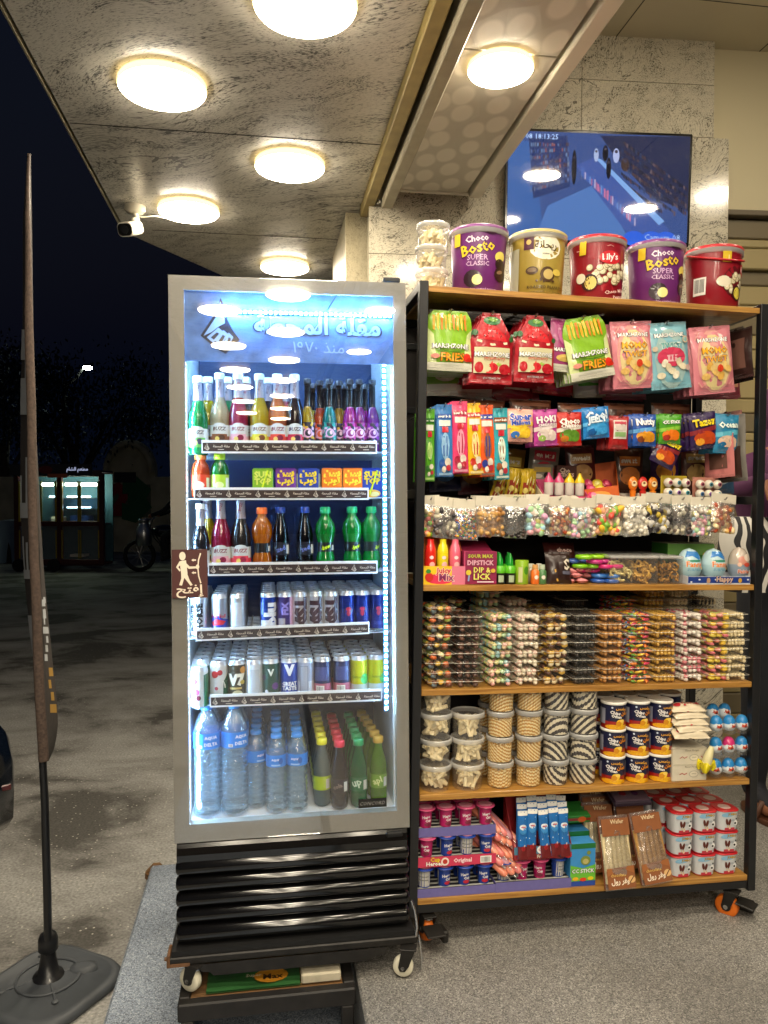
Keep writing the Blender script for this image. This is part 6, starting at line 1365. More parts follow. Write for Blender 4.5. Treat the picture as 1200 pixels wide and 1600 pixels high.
def f():
    t = thing('egg_tray'); b = MB(); w = .205; obox(w, .085, .024, .03, card('c8ccd4'))(b); D = decf(b, w, .024); D.spec([('r', -.5, .5, .18, .95, '243c84'), *[('e', -.45+.13*k, .3+.3*(k % 2), .018, .012, 'd8d8e0') for k in range(8)], ('e', -.18, .5, .03, .04, 'b89070'), ('e', .33, .5, .03, .035, 'c89830'), ('t', 'Happy', .08, .58, .26, 'c8a898', '3a2a50', .04)]); b.build('tray', t); return t
x, _ = sp(1122, 905, .012); put('etr', f, x, .006, Z1, 'dark blue and white card tray holding three surprise eggs', 'tray')
# ---------- sweets trays
clear('tray_edge', milky=.6, gloss=.2, rough=.2, edge=.4, milkcol=(.85,.82,.7))
perpiece('t_mix', ['6a3a24', 'd8b040', 'c86020', '3a2620', 'e0d0a0', '8a9a40', '5a6a70', 'c8a070'], .4); perpiece('t_brown', ['3a2018', '4a2a1c', '5a3420', '2e1a14'], .4)
perpiece('t_pastel', ['e0a8a0', 'e0d488', 'a8cc9c', '98c4c8', 'dcd490', 'e8c8a0', 'b8d078'], .4); perpiece('t_white', ['e0d6c0', 'e6dcc8', 'd8cdb4', 'e4c0b0', 'dcd2b8'], .4)
perpiece('t_dry', ['c8a040', '7a4a30', 'd8c8a0', 'a87838', '5a3a2c', 'e0b850'], .4); perpiece('t_dark', ['2a2420', '38302a', '221c18'], .35); perpiece('t_nut', ['b47c38', 'c48a40', 'a06c2c'], .4)
perpiece('t_sticks', ['d84830', 'e8c030', '68a038', 'e8e0d0', '4878b8', 'e08030', 'c83858'], .4); perpiece('t_gold', ['c89a38', 'd8ac48', 'b88a2c'], .28); perpiece('t_pink', ['e4dcd0', 'd88088', 'e8e0d4', 'e0d4c8', 'cc6c78'], .4)
perpiece('t_fruit', ['e0b830', 'e08878', 'd8c040', 'e4a890', 'd87078', 'c8c870'], .4); perpiece('t_cream', ['dccba0', 'd4c294', 'e0d0a8'], .4)
def mk_tray(mat, rx, ry, rz, n, seed, w=.078, d=.125, h=.0255):
    def f():
        t = thing('sweets_tray'); b = MB()
        b.loft([rrect(w-.010, d-.010, .010, 0), rrect(w-.004, d-.004, .012, .003), rrect(w-.001, d-.001, .013, h-.006)], 'tray_plastic', cap=False); b.build('base', t)
        b = MB(); b.loft([rrect(w+.007, d+.007, .010, h-.0062), rrect(w+.008, d+.008, .010, h-.0050), rrect(w+.007, d+.007, .010, h-.0042), rrect(w-.004, d-.004, .012, h-.0040), rrect(w-.008, d-.008, .011, h-.0004)], 'tray_plastic', cap=False); b.add(rrect(w-.008, d-.008, .011, h-.0004), [tuple(range(16))], 'tray_plastic'); b.loft([rrect(w+.0072, d+.0072, .010, h-.0058), rrect(w+.0084, d+.0084, .010, h-.0050), rrect(w+.0072, d+.0072, .010, h-.0043)], 'tray_edge', cap=False); b.build('lid', t)
        b = MB(); rnd = random.Random(seed); k = 0; hh = h-.0045
        nx = max(3, int((w-.012)/(2*rx))); ny = max(3, int((d-.012)/(2*ry))); nz = max(2, int(hh/(2*rz)+.3))
        for iz in range(nz):
            for ix in range(nx):
                for iy in range(ny):
                    if nz > 1 and iz == 0 and 0 < ix < nx-1 and iy > 0: continue
                    c = Vector(((ix-(nx-1)/2)*(w-.013)/nx + rnd.uniform(-.12, .12)*rx, (iy-(ny-1)/2)*(d-.013)/ny + rnd.uniform(-.12, .12)*ry, .002+rz+(hh-2*rz)*(iz/max(1, nz-1)) + rnd.uniform(-.0006, .0006)))
                    X = Euler((rnd.uniform(-.5, .5) if rx != ry else 0, rnd.uniform(-.3, .3), rnd.uniform(-.5, .5) if rx == ry else rnd.uniform(-1.5, 1.5))).to_matrix()
                    b.ball(c, (rx, ry, rz), mat, 8, 5, X); k += 1
        b.build('sweets', t); return t
    return f
TM_ = (('t_mix', .011, .008, .0068, 'mixed brown and orange sweets', 683, 9), ('t_brown', .009, .007, .0062, 'dark brown chocolates', 728, 8), ('t_pastel', .0082, .0075, .0066, 'pastel sugared almonds', 776, 8), ('t_white', .0082, .0072, .0066, 'white and pink almonds', 820, 8), ('t_dry', .011, .0075, .0068, 'brown and yellow dried fruit', 864, 8), ('t_dark', .0065, .0065, .0066, 'dark chocolate balls', 907, 8), ('t_nut', .008, .0065, .0066, 'caramel coated nuts', 949, 8), ('t_sticks', .014, .0042, .0042, 'colourful sweet sticks', 990, 8), ('t_gold', .0065, .0065, .0065, 'golden balls', 1031, 8), ('t_pink', .008, .0065, .0062, 'pink and white pebbles', 1072, 8), ('t_fruit', .013, .0075, .006, 'yellow and pink fruit jellies', 1113, 8), ('t_cream', .0062, .0062, .0062, 'cream coloured balls', 1152, 8))
Z2 = BZ[2]+.0005
for i, (m_, rx, ry, rz, nm, px, n) in enumerate(TM_):
    x, _ = sp(px, 1020, .05); w = .079; x = min(x, XI-.048)
    for j in range(n):
        put('tr%d' % i, mk_tray(m_, rx, ry, rz, 0, 90+i), x+random.uniform(-.003, .003), .070+random.uniform(-.005, .005), Z2+j*.0262, 'clear tray of %s, %s from below in the front stack' % (nm, ORD[j]), 'sweets tray', 'stacked sweets trays, front row', rot=R(random.choice((0, 180))+random.uniform(-4, 4)), roll=R(random.uniform(-.5, .5)), s=(.94 if i not in (0, 1) else 1.0, 1, 1))
TB = ((1, 'tr0', 'mixed brown and orange sweets', 700, 9), (2, 'tr2', 'pastel sugared almonds', 757, 10), (3, 'tr3', 'white and pink almonds', 800, 9), (4, 'tr4', 'brown and yellow dried fruit', 845, 8), (5, 'tr5', 'dark chocolate balls', 888, 9), (7, 'tr7', 'colourful sweet sticks', 965, 9), (8, 'tr8', 'golden balls', 1012, 10), (9, 'tr11', 'cream coloured balls', 1050, 10), (10, 'tr5', 'dark chocolate balls by the end', 1092, 9), (11, 'tr11', 'cream coloured balls by the end', 1125, 9))
for i, k, nm, px, n in TB:
    x, _ = sp(px, 1000, .2); x = min(x, XI-.05)
    for j in range(max(0, n-4), n): put(k, None, x, .215, Z2+j*.0262, 'clear tray of %s, %s from below in the rear stack' % (nm, ORD[j]), 'sweets tray', 'stacked sweets trays, rear row', rot=R(random.uniform(-3, 3)))
    for j in range(0, max(0, n-4)): put(k, None, x, .215, Z2+j*.0262, 'clear tray of %s, %s from below in the rear stack' % (nm, ORD[j]), 'sweets tray', 'stacked sweets trays, rear row')
# ---------- crisp cans and boxes on the fourth board
Z3 = BZ[3]+.0005
def f():
    t = thing('crisps_can'); b = MB(); r, h = .036, .076
    b.slathe([(r*.97, 0), (r, .002), (r, .024)], plain('cc_r', '9a1c14', .3, coat=.4), 30, cap=True); b.slathe([(r, .024), (r, h)], plain('cc_n', '181a3a', .3, coat=.4), 30, cap=False)
    D = Dec(b, cylmap(r), 2*r, h); D.off = .0002; D.st = .00012
    D.spec([('r', -1.4, 1.4, 0, .30, '8e1a14'), ('r', -1.4, 1.4, .28, .40, '5a1628'), ('e', -.3, .10, .34, .10, 'e0a018'), ('e', .1, .09, .35, .10, 'e8b020'), ('e', .45, .07, .25, .07, 'd89814'), ('e', .0, .28, .17, .13, 'f0c030'), ('e', -.07, .24, .12, .10, 'd08a10'), ('e', .08, .34, .1, .07, 'f4d060'), ('t', 'بطاطس', .06, .80, .50, 'e8a838', None, .03, R(-8)), ('t', 'عمان', .24, .62, .40, 'e89020', None, .04), ('t', 'Chips', -.22, .64, .40, 'e8e4e0', None, .04, R(-8)), ('t', 'Oman', -.16, .52, .40, 'e8e4e0', None, .04, R(-8)), ('e', -.34, .86, .04, .04, 'c8d0e0'), ('r', -1.0, -.62, .2, .8, '8a8a98')])
    b.build('can', t)
    b = MB(); b.slathe([(r+.0003, h-.004), (r+.0018, h-.003), (r+.0018, h+.003), (r-.001, h+.0045), (r-.004, h+.003), (.001, h+.003)], 'cap_white', 30, cap=False); b.build('lid', t); return t
for c_, px in enumerate((957, 994, 1030)):
    for j in range(3): x, _ = sp(px, 1170, .045); put('cc', f, x, .045, Z3+j*.0805, 'navy and red crisps can, %s column, %s from below, front row' % (ORD[c_], ORD[j]), 'crisps can', 'crisps cans on the fourth board', rot=R(((c_*5+j*7) % 5-2)*4))
for c_, px in enumerate((940, 977, 1012, 1045)):
    for j in range(3): x, _ = sp(px, 1150, .12); put('cc', None, x, .125, Z3+j*.0805+.0, 'navy and red crisps can, %s column, %s from below, second row' % (ORD[c_], ORD[j]), 'crisps can', 'crisps cans on the fourth board', rot=R(c_*40+j*15))
def f():
    t = thing('carton_box'); b = MB(); w, d, h = .112, .10, .049; b.box(-w/2, w/2, 0, d, 0, h, card('d0c8b4'), .001); b.box(-w/2+.001, w/2-.001, -.0004, .001, h*.94, h+.0006, card('c0b8a4')); D = decf(b, w, h); D.spec([('e', .12, .42, .14, .09, 'a8a090'), ('e', .12, .42, .12, .075, 'd8d0bc'), ('t', 'sweet', .12, .44, .12, '8a7a60'), ('l', [(-.30, .4), (-.22, .5), (-.16, .4), (-.08, .5)], .018, 'a82030'), ('l', [(.32, .5), (.38, .4), (.44, .5)], .018, 'a82030'), ('t', 'Finest Nougat', .06, .86, .4, '6a6050', None, .0)]); b.build('box', t); return t
for j in range(2): x, _ = sp(1074, 1200, .02); put('wb', f, x, .008, Z3+j*.0495, '%s white sweets box with thin red ribbon marks beside the crisps' % ['lower', 'upper'][j], 'box', 'two white boxes on the fourth board')
nb_ = mk_bag(.112, .062, .030, 'd8cbb0', [('t', 'Nougat', .1, .5, .5, 'b03038', None, .02), ('e', -.3, .45, .1, .1, 'b83038'), ('e', .35, .6, .06, .06, 'b83038'), ('e', -.1, .3, .04, .04, 'b83038')], 75, hole=False)
for j in range(5): put('nbg', nb_, x+(-.004, .004, -.002, .0, -.004)[j], .030+.006*j, Z3+.100+.056+.013*j*1.25, 'cream wrapped nougat bag on the white boxes, %s of the pile' % ORD[j], 'sweets bag', 'nougat bags piled on the white boxes', pitch=R(-62-3*j), rot=R((-3, 4, -2, 3, 0)[j]), s=(1, 1.0, .8))
def f():
    t = thing('banana_toy'); b = MB(); b.tube([(0, 0, 0), (.004, -.002, .02), (.010, -.002, .04), (.020, 0, .062)], [.011, .014, .0125, .007], plain('banana_pale', 'd8d0a0', .4), 12); b.build('fruit', t)
    b = MB(); b.tube([(-.002, 0, -.016), (0, 0, 0), (.003, -.002, .014)], [.006, .0145, .016], plain('banana_peel', 'd8c818', .35), 12)
    for a in (0, 2.1, 4.2): b.tube([(.014*math.cos(a), .012*math.sin(a), .010), (.022*math.cos(a)+.003, .018*math.sin(a), .016), (.026*math.cos(a)+.003, .02*math.sin(a), .002), (.022*math.cos(a), .02*math.sin(a), -.01)], [.007, .008, .007, .004], 'banana_peel', 8)
    b.build('peel', t); return t
x, z = sp(1100, 1192, -.005); put('bn', f, x, -.012, z-.012, 'small yellow peeled banana toy hanging in front of the white boxes', 'toy')
def eggspec(c): return [('p', [(-.6, .42), (-.3, .58), (0, .50), (.3, .60), (.6, .42), (.5, .1), (-.5, .1)], 'd4dce0'), ('e', 0, .42, .22, .18, 'c84020'), ('e', -.05, .5, .10, .08, 'e8d8c8'), ('e', .08, .34, .09, .06, '3a2018'), ('l', [(-.25, .3), (-.1, .42)], .06, 'b03818'), ('l', [(.1, .42), (.28, .32)], .06, 'b03818')]
mkE = mk_egg(.019, .050, 'c4d2da', '2a80c0', eggspec(0)); mkP = mk_egg(.019, .050, 'd8c8d0', 'c83070', eggspec(1))
def f():
    t = thing('blister_tray'); b = MB(); w, d = .135, .12; b.loft([rrect(w, d, .012, .022), rrect(w, d, .012, .0235)], 'clear_plastic')
    for cx_ in (-.043, 0, .043): b.slathe([(.014, 0), (.019, .004), (.0205, .022)], 'clear_plastic', 20, c=(cx_, -.035))
    b.build('tray', t); return t
for j in range(3):
    x, _ = sp(1135, 1200, .05); x = min(x, XI-.055)
    put('blt', f, x, .065, Z3+j*.066, 'clear blister tray of small eggs, %s from below' % ORD[j], 'tray', 'blister trays of small eggs')
    for k in range(3): put('egp' if (j == 1 and k == 1) else 'egm', mkP if (j == 1 and k == 1) else mkE, x-.043+.043*k, .030, Z3+j*.066+.007, ('pink topped' if (j == 1 and k == 1) else 'blue') + ' small surprise egg, %s tray from below, %s across' % (ORD[j], ORD[k]), 'surprise egg', 'small eggs in blister trays', rot=R((k*17+j*29) % 40-20))
for k in range(2): put('egm', None, x-.03+.04*k, .075, Z3+2*.066+.032, 'blue small surprise egg lying on top of the upper tray, %s' % ['near the nougat', 'near the rack end'][k], 'surprise egg', 'small eggs in blister trays', roll=R(20), pitch=R(-20))
# ---------- bottom board
Z4 = BZ[4]+.0005
def mk_rackbox(w, c, spec, hf=.024):
    def f():
        t = thing('cup_tray'); b = MB(); obox(w, .15, hf, hf, card(c))(b); b.box(-w/2+.002, w/2-.002, .003, .147, hf-.006, hf-.004, card('1c1a22')); D = decf(b, w, hf); D.spec(spec)
        for k in range(6): b.box(-w/2+.004, w/2-.004, .012+.023*k, .017+.023*k, hf-.0038, hf-.002, card('a8a8a0'))
        b.build('tray', t); return t
    return f
def mk_cup(c, lid=True, txt=True):
    def f():
        t = thing('sweet_cup'); b = MB(); b.slathe([(.0165, 0), (.019, .050)], pr(c), 24); D = Dec(b, cylmap(.0165, 0, .05), 2*.0165, .05); D.off = .0002; D.st = .00012
        D.spec([('t', 'Hero', -.05, .62, .7, 'e0dcdc', None, .05, R(8)), ('t', 'Cup', .15, .40, .5, 'e0dcdc', None, .05, R(8)), ('e', .1, .2, .3, .16, '7a2a40' if c != '1c3c90' else 'c02838'), ('r', -1.35, -.8, .1, .9, 'c8c8c4')] if txt else [('r', -.7, .7, .06, .94, 'c0beb8'), ('r', -.5, .5, .6, .66, '7a7a78'), ('r', -.5, .5, .4, .46, '7a7a78')]); b.build('cup', t)
        if lid: b = MB(); b.slathe([(.012, .050), (.0275, .0505), (.0285, .052), (.0275, .0535), (.010, .0555)], plain('lid_'+('p' if c != '1c3c90' else 'b'), 'c04a74' if c != '1c3c90' else '1c3c90', .25, coat=.4), 26); b.slathe([(.020, .0552), (.001, .0562)], pr('d08aa0'), 20, cap=False); b.build('lid', t)
        return t
    return f
xa_, _ = sp(711, 1380, .02); xb_, _ = sp(829, 1380, .02)
put('ct_a', mk_rackbox(.236, '6a64a0', []), xa_, .006, Z4, 'purple card cup tray lowest on the left of the bottom board', 'card tray', 'purple card cup trays')
put('ct_b', mk_rackbox(.230, '6a64a0', [], .028), xb_+.004, .004, Z4, 'purple card cup tray under the blue sachet box', 'card tray', 'purple card cup trays')
put('ct_r', mk_rackbox(.236, 'c83858', [('t', 'Cup', -.26, .68, .12, 'e8d020', '8a1020', .025), ('t', 'Heroes', -.27, .34, .2, 'f0e8e0', '8a1020', .04), ('e', -.14, .5, .05, .05, 'e8d8d0'), ('e', -.14, .5, .03, .03, 'b83020'), ('t', 'Original', .08, .5, .22, 'f0d8dc', None, .03), ('b', .30, .44, .15, .85)], .028), xa_, .012, Z4+.083, 'crimson card cup tray lettered Original in the middle tier', 'card tray', rot=0)
put('ct_t', mk_rackbox(.232, '6a64a0', [], .026), xa_+.002, .018, Z4+.166, 'purple card cup tray of the top tier under the pink cups', 'card tray', 'purple card cup trays')
for lv, zc in enumerate((Z4+.022, Z4+.083+.026)):
    for k in range(4):
        cc_ = (('1c3c90', False), ('1c3c90', True), ('1c3c90', True), ('1c3c90', True))[k] if lv == 0 else (('b01c60', True), ('1c3c90', True), ('1c3c90', False), ('1c3c90', True))[k]
        for y in (.034, .085): put('cp%s%s' % cc_, mk_cup(cc_[0], True, cc_[1]), xa_-.088+.059*k+.005*lv, y, zc, '%s lidded sweet cup, %s along in the %s tier, %s row' % ('pink' if cc_[0] == 'b01c60' else 'blue', ORD[k], ['lowest', 'middle'][lv], 'front' if y < .05 else 'rear'), 'sweet cup', 'sweet cups in the card trays', rot=R((k*37) % 50-25))
for k in range(4):
    for j in range(3): put('cpb01c60True', None, xa_-.088+.059*k+.002, .038+.05*j, Z4+.166+.025, 'pink lidded sweet cup in the top tier, %s along, %s row' % (ORD[k], ORD[j]), 'sweet cup', 'sweet cups in the card trays', rot=R(random.uniform(-10, 10)))
for k in range(4):
    put('cpb01c60%s' % (k in (0, 2)) if 0 else ('cpb01c60True' if k in (1, 2) else 'cp1c3c90False'), None, xb_-.08+.056*k, .034, Z4+.026, 'sweet cup under the blue sachet box, %s along' % ORD[k], 'sweet cup', 'sweet cups in the card trays', rot=R(40 if k % 2 else -30))
# long pink foam sticks
def mk_fs(c):
    def f(): t = thing('foam_stick'); b = MB(); b.tube([(0, 0, 0), (0, -.001, .004), (0, 0, .012), (0, .0, .15)], [.005, .009, .0105, .0105], plain('fs_'+c, c, .25, coat=.5), 14); b.tube([(0, .0, -.014), (0, 0, -.001)], [.0015, .004], 'clear_film', 8); b.build('stick', t); return t
    return f
random.seed(4)
fc = ('dc8468', 'e08c74', 'd87c78', 'b8808c', 'e09078', 'd8746c')
k = 0
for row, (n, px0, py0, dpx, dpy) in enumerate(((5, 770, 1303, 10, 9), (5, 778, 1318, 9, 8), (4, 772, 1338, 10, 5), (4, 778, 1352, 10, 2), (3, 783, 1366, 11, -3))):
    for q in range(n):
        x, z = sp(px0+dpx*q, py0+dpy*q*.6, .0+.004*row); 
        put('fs%d' % (k % 6), mk_fs(fc[k % 6]), x+.012, .004+.006*(4-row)+.002*q, z, 'pink foam sweet stick poking out of the bundle, %s layer, %s along' % (ORD[row], ORD[q]), 'foam stick', 'bundle of pink foam sticks', rot=R(38+random.uniform(-5, 5)), pitch=R(-58+random.uniform(-5, 5)), roll=R(random.uniform(-4, 4))); k += 1
# blue sachets in a red box
def f():
    t = thing('display_box'); b = MB(); w = .176; obox(w, .10, .038, .16, card('8e1c24'))(b); D = decf(b, w, .038); D.spec([('r', -.5, .5, .40, 1, '4a7a94'), ('r', -.5, .5, 0, .40, '8e1c24'), ('e', .02, .72, .13, .08, 'e8e8e8'), ('t', 'OZMO', .02, .72, .2, 'd82838', 'e8ecf0', .025), ('t', 'Frozen', .0, .22, .2, 'd8c8b8', '2a1414', .04), ('e', .33, .35, .1, .07, '3a1010'), ('e', .37, .37, .05, .04, 'c03028'), ('e', .44, .2, .06, .05, 'c02020')]); b.build('box', t); return t
xs, _ = sp(846, 1330, .02); put('oz', f, xs, .008, Z4+.088, 'red and grey blue display box of blue sachets', 'display box')
mo = mk_bag(.030, .135, .012, '1c68b0', [('r', -.5, .5, .90, 1, 'e0e0dc'), ('r', -.5, .5, .0, .26, '6a1418'), ('e', 0, .62, .40, .5, '3a88c8'), ('e', 0, .66, .36, .26, 'd8e0e8'), ('t', 'OZMO', 0, .66, .56, 'c82838', None, .06), ('e', .0, .22, .22, .24, '9a1820'), ('e', .1, .28, .1, .1, 'd8c0b8'), ('e', .3, .45, .05, .05, 'd8e8f0'), ('e', -.3, .4, .05, .05, 'd8e8f0'), ('e', .2, .84, .04, .04, 'd8e8f0')], 77, hole=False, name='sachet')
for j in range(3):
    for k in range(5): put('ozs', mo, xs-.062+.031*k+.004*j, .018+.018*j, Z4+.100+.128+.012*j+.004*(k % 2), 'blue and white sachet in the red box, %s row, %s along' % (ORD[j], ORD[k]), 'sachet', 'blue sachets in the red box', roll=R(random.uniform(-4, 4)), pitch=R(-6))
# CC stick carton
def f():
    t = thing('carton_box'); b = MB(); w, h = .078, .125; b.box(-w/2, w/2, 0, .05, 0, h, card('3a8ac8'), .001); D = decf(b, w, h); D.spec([('r', -.5, .5, .88, 1, '1c6a34'), ('r', -.5, .5, 0, .12, '2a4aa0'), ('p', [(-.5, .12), (.5, .12), (.5, .5), (0, .42), (-.5, .5)], '6ab838'), ('e', .1, .60, .20, .18, '7a8a3a'), ('e', .1, .58, .12, .10, 'b8b070'), ('e', .22, .78, .08, .08, '7a8a3a'), ('t', 'CC STICK', .0, .36, .88, 'f4f4f0', '2a2a60', .025), ('e', -.3, .18, .12, .07, 'e8b020'), ('e', 0, .16, .14, .07, 'd84020'), ('e', .3, .18, .12, .07, 'e0d020')]); b.build('box', t); return t
x, _ = sp(908, 1352, .02); put('cck', f, x, .008, Z4, 'sky blue carton lettered CC STICK with green top', 'carton')
for j in range(2): put('cck', None, x+.006, .064+.055*j, Z4+.012*(j+1), 'sky blue carton %s behind the front one' % ['just', 'farther'][j], 'carton')
def f():
    t = thing('carton_box'); b = MB(); b.box(-.045, .045, 0, .08, 0, .022, card('2a7a30'), .001); Dec(b, lambda u, v, o: (u, -o, v), .09, .022).spec([('r', -.5, .5, .3, .7, '8a2a18'), ('e', .2, .5, .15, .1, 'c85a20')]); b.build('box', t); return t
put('cc3', f, x+.004, .07, Z4+.160, 'flat green carton lying on the sky blue cartons', 'carton', pitch=R(10))
# wafer packs
stripes('waf_a', 'c8a870', 'e4d4a8', 60, (0, R(90), 0), .5, .2)
def mk_wp(c, c2):
    def f():
        t = thing('wafer_pack'); w, h = .096, .205; P = pillow(w, h, .026, seed=83); b = MB()
        b.sheet(lambda i, j: P((i-.5)*w, j*h, -1)-Vector((0, .0012, 0)), 8, 14, 'clear_film'); b.build('film', t)
        b = MB()
        for k in range(6): x = -.038+.0152*k; b.tube([(x, .0, -h+.020), (x, .0, -.05)], .0072, plain('wafs_'+c, c, .6, var=.1), 10)
        b.build('wafer_stick', t)
        b = MB(); b.box(-w/2+.002, w/2-.002, .008, .011, -h+.004, -.004, card('7a4428')); b.box(-w/2+.003, w/2-.003, -.0115, -.0105, -.056, -.008, card('8a5430')); b.box(-w/2+.003, w/2-.003, -.0125, -.0115, -h+.006, -h+.055, card('8a5430'))
        D = Dec(b, lambda u, v, o: (u, -.0125-o, -h+v), w, h); D.spec([('p', [(-.46, .20), (-.2, .25), (.1, .28), (.46, .22), (.46, .32), (-.46, .30)], '9a6038'), ('t', 'وفر رول', -.05, .12, .6, 'f0e4d0', None, .03), ('t', 'chocolate', -.1, .21, .5, 'd8b060'), ('e', .34, .14, .12, .10, 'd8b078'), ('l', [(.26, .10), (.42, .18)], .03, '5a3018'), ('t', 'Wafer', .05, .92, .45, 'e0c8a0', None, .02)]); b.build('card', t)
        return t
    return f
x, _ = sp(958, 1340, .03); put('wp1', mk_wp('d8c79a', 0), x-.004, .035, Z4+.192, 'pack of pale long wafer sticks with brown card, beside the blue carton', 'wafer pack', 'long wafer packs', pitch=R(-16), rot=R(4))
x2, _ = sp(1000, 1335, .03); put('wp2', mk_wp('b08448', 0), x2+.008, .035, Z4+.200, 'pack of golden brown long wafer sticks, beside the white cups', 'wafer pack', 'long wafer packs', pitch=R(-16), roll=R(-6))
for j in range(3):
    put('wp1', None, x-.02+.012*j, .11+.04*j, Z4+.205+.008*j, 'pale wafer pack leaning %s behind the front packs' % ORD[j], 'wafer pack', 'long wafer packs', pitch=R(-14)); put('wp2', None, x2-.01+.01*j, .10+.04*j, Z4+.215+.006*j, 'golden wafer pack leaning %s behind the front packs' % ORD[j], 'wafer pack', 'long wafer packs', pitch=R(-14), roll=R(-3))
def f():
    t = thing('biscuit_packet'); b = MB(); b.box(-.06, .06, 0, .09, 0, .016, card('2a1a2c'), .003); b.box(-.055, .055, .005, .085, .0161, .018, card('5a4a58')); b.ball((-.02, .04, .018), (.012, .012, .002), pr('6a1828')); b.ball((.02, .04, .018), (.012, .012, .002), pr('3a1848')); b.build('packet', t); return t
put('bp', f, x2-.02, .04, Z4+.212, 'dark plum packet lying on top of the wafer packs', 'packet', pitch=R(18))
# white cups with red rims, three by three and rows behind
def f():
    t = thing('snack_cup'); b = MB(); w = .070
    b.loft([rrect(w*.86, .055, .018, 0, 4), rrect(w*.90, .058, .019, .004, 4)], pr('b02838')); b.loft([rrect(w*.90, .058, .019, .0041, 4), rrect(w, .064, .020, .060, 4)], pr('c8ccd0'), cap=False)
    D = Dec(b, lambda u, v, o: (u, -(.029+.003*v/.06)-o, v), w, .062); D.off = .0002; D.st = .00012
    D.spec([('r', -.24, .24, .02, .18, 'b83040'), ('e', -.12, .82, .30, .10, '88b8d8'), ('e', 0, .16, .05, .05, 'e8c8b0'), ('t', 'JUMBO', .10, .83, .40, 'c89820', '2a5a30', .025), ('e', -.15, .48, .06, .15, '5a2418', .2), ('e', -.02, .46, .06, .15, '5a2418', -.2), ('l', [(-.12, .3), (-.1, .2)], .03, 'd8b868'), ('l', [(-.02, .3), (0, .2)], .03, 'd8b868'), ('r', .05, .20, .5, .6, 'a8b0b8'), ('e', .26, .42, .08, .12, 'e8e8e8'), ('e', .24, .40, .05, .05, '1a1a1e'), ('e', .28, .62, .03, .04, '1a1a1e')]); b.build('cup', t)
    b = MB(); b.loft([rrect(w+.003, .067, .021, .0602, 4), rrect(w+.004, .068, .021, .0625, 4), rrect(w-.002, .062, .019, .064, 4)], pr('b82028')); b.slathe([(.019, .0642), (.017, .0646)], pr('d8b8b0'), 20, c=(0, 0)); b.build('lid', t); return t
for j in range(3):
    for c_, px in enumerate((1060, 1096, 1130)):
        for r_ in range(4):
            x, _ = sp(px, 1340, .04)
            if r_ > 1 and j < 2: continue
            put('sc', f, x-.003*r_, .042+.071*r_, Z4+j*.066, 'white snack cup with red lid, %s column, %s from below, %s row' % (ORD[c_], ORD[j], ORD[r_]), 'snack cup', 'white snack cups with red lids', rot=R(random.uniform(-2, 2)))
# ================================================================== feather flag on its base
def px3(px, py, d):   # point at distance d along the view axis
    dd = CMI.to_3x3() @ Vector(((px-600)/FPX, -(py-800)/FPX, -1)); return CMI.translation + dd*d
pb = hit(ID, 76, 1548, 2, ZS)
fl = thing('feather_flag', 'tall narrow feather flag seen almost edge on, brown sleeve with white lettering', 'flag')
ptop = px3(45, 238, 2.44); pmid = px3(67, 1195, 2.40)
plain('flag_sleeve', '4e4038', .85, var=.35, bscale=110, bump=.5); plain('flag_dark', '38322f', .8, var=.25, bscale=50, bump=.3); plain('flag_white', 'b8bcc0', .7); plain('flag_gold', 'b08838', .7)
rows = [(238, 44, 45, 47), (290, 40, 43, 48), (345, 36, 42, 49), (420, 36, 43.5, 50), (500, 36, 45, 51), (600, 33, 47, 53), (700, 32, 49, 57), (800, 33, 51, 62), (870, 36, 52, 66), (930, 41, 55, 71), (990, 48, 58, 77), (1040, 55, 60, 82), (1090, 57, 62, 88), (1130, 60, 64, 90), (1165, 61, 66, 86), (1190, 63, 67, 75)]
import bisect
def rowat(y):
    for a, c in zip(rows, rows[1:]):
        if a[0] <= y <= c[0]:
            f = (y-a[0])/(c[0]-a[0]); return [a[i]+(c[i]-a[i])*f for i in range(4)]
    return rows[-1]
pole_pts = [hit(ID, 76, 1548, 2, ZS)]+[px3(x, y, 2.41) for x, y in ((74, 1400), (70, 1250), (67, 1195), (62, 1000), (54, 800), (48, 600), (44, 400), (44.5, 242))]
b = MB(); b.tube(pole_pts, [.012, .0125, .012, .0115, .011, .010, .008, .006, .004], 'steel_black', 12); b.build('pole', fl)
def wing(side):
    def f(i, j):
        y = 240+(1189-240)*j; r = rowat(y); e = r[1] if side < 0 else r[3]; s_ = r[2]
        d = 2.42+.42*i; base_ = px3(s_, y, 2.42); far = px3(e, y, 2.84)
        p = base_.lerp(far, i); q = .010*math.sin(i*3.1+j*9)*i*(1-i)*4
        return p + Vector((q*side*.3, 0, 0))
    return f
b = MB()
for s_ in (-1, 1):
    fn = wing(s_); b.sheet(fn, 8, 50, 'flag_dark'); b.sheet(lambda i, j: fn(1-i, j)+Vector((.0015*s_, .0015, 0)), 8, 50, 'flag_dark')
wl = wing(-1); wr = wing(1)
D = Dec(b, lambda u, v, o: wl(u, 1-v)+Vector((-.0035, -.004, 0))*1.0); D.w = 1; D.h = 1
for u0, u1, v0, v1 in ((.25, .95, .66, .71), (.3, .9, .57, .63), (.35, .5, .63, .66), (.2, .95, .40, .425), (.25, .42, .425, .50), (.7, .9, .42, .47), (.2, .9, .30, .315), (.3, .45, .315, .36), (.62, .78, .315, .37), (.2, .95, .17, .24), (.3, .8, .10, .15)):
    D.rect(u0, u1, v0, v1, MATS['flag_white'])
D = Dec(b, lambda u, v, o: wr(u, 1-v)+Vector((.003, -.004, 0)))
for k in range(7): D.rect(.35+.12*(k % 3), .62+.1*((k*5) % 4), .165+.015*k, .176+.015*k, MATS['flag_white'])
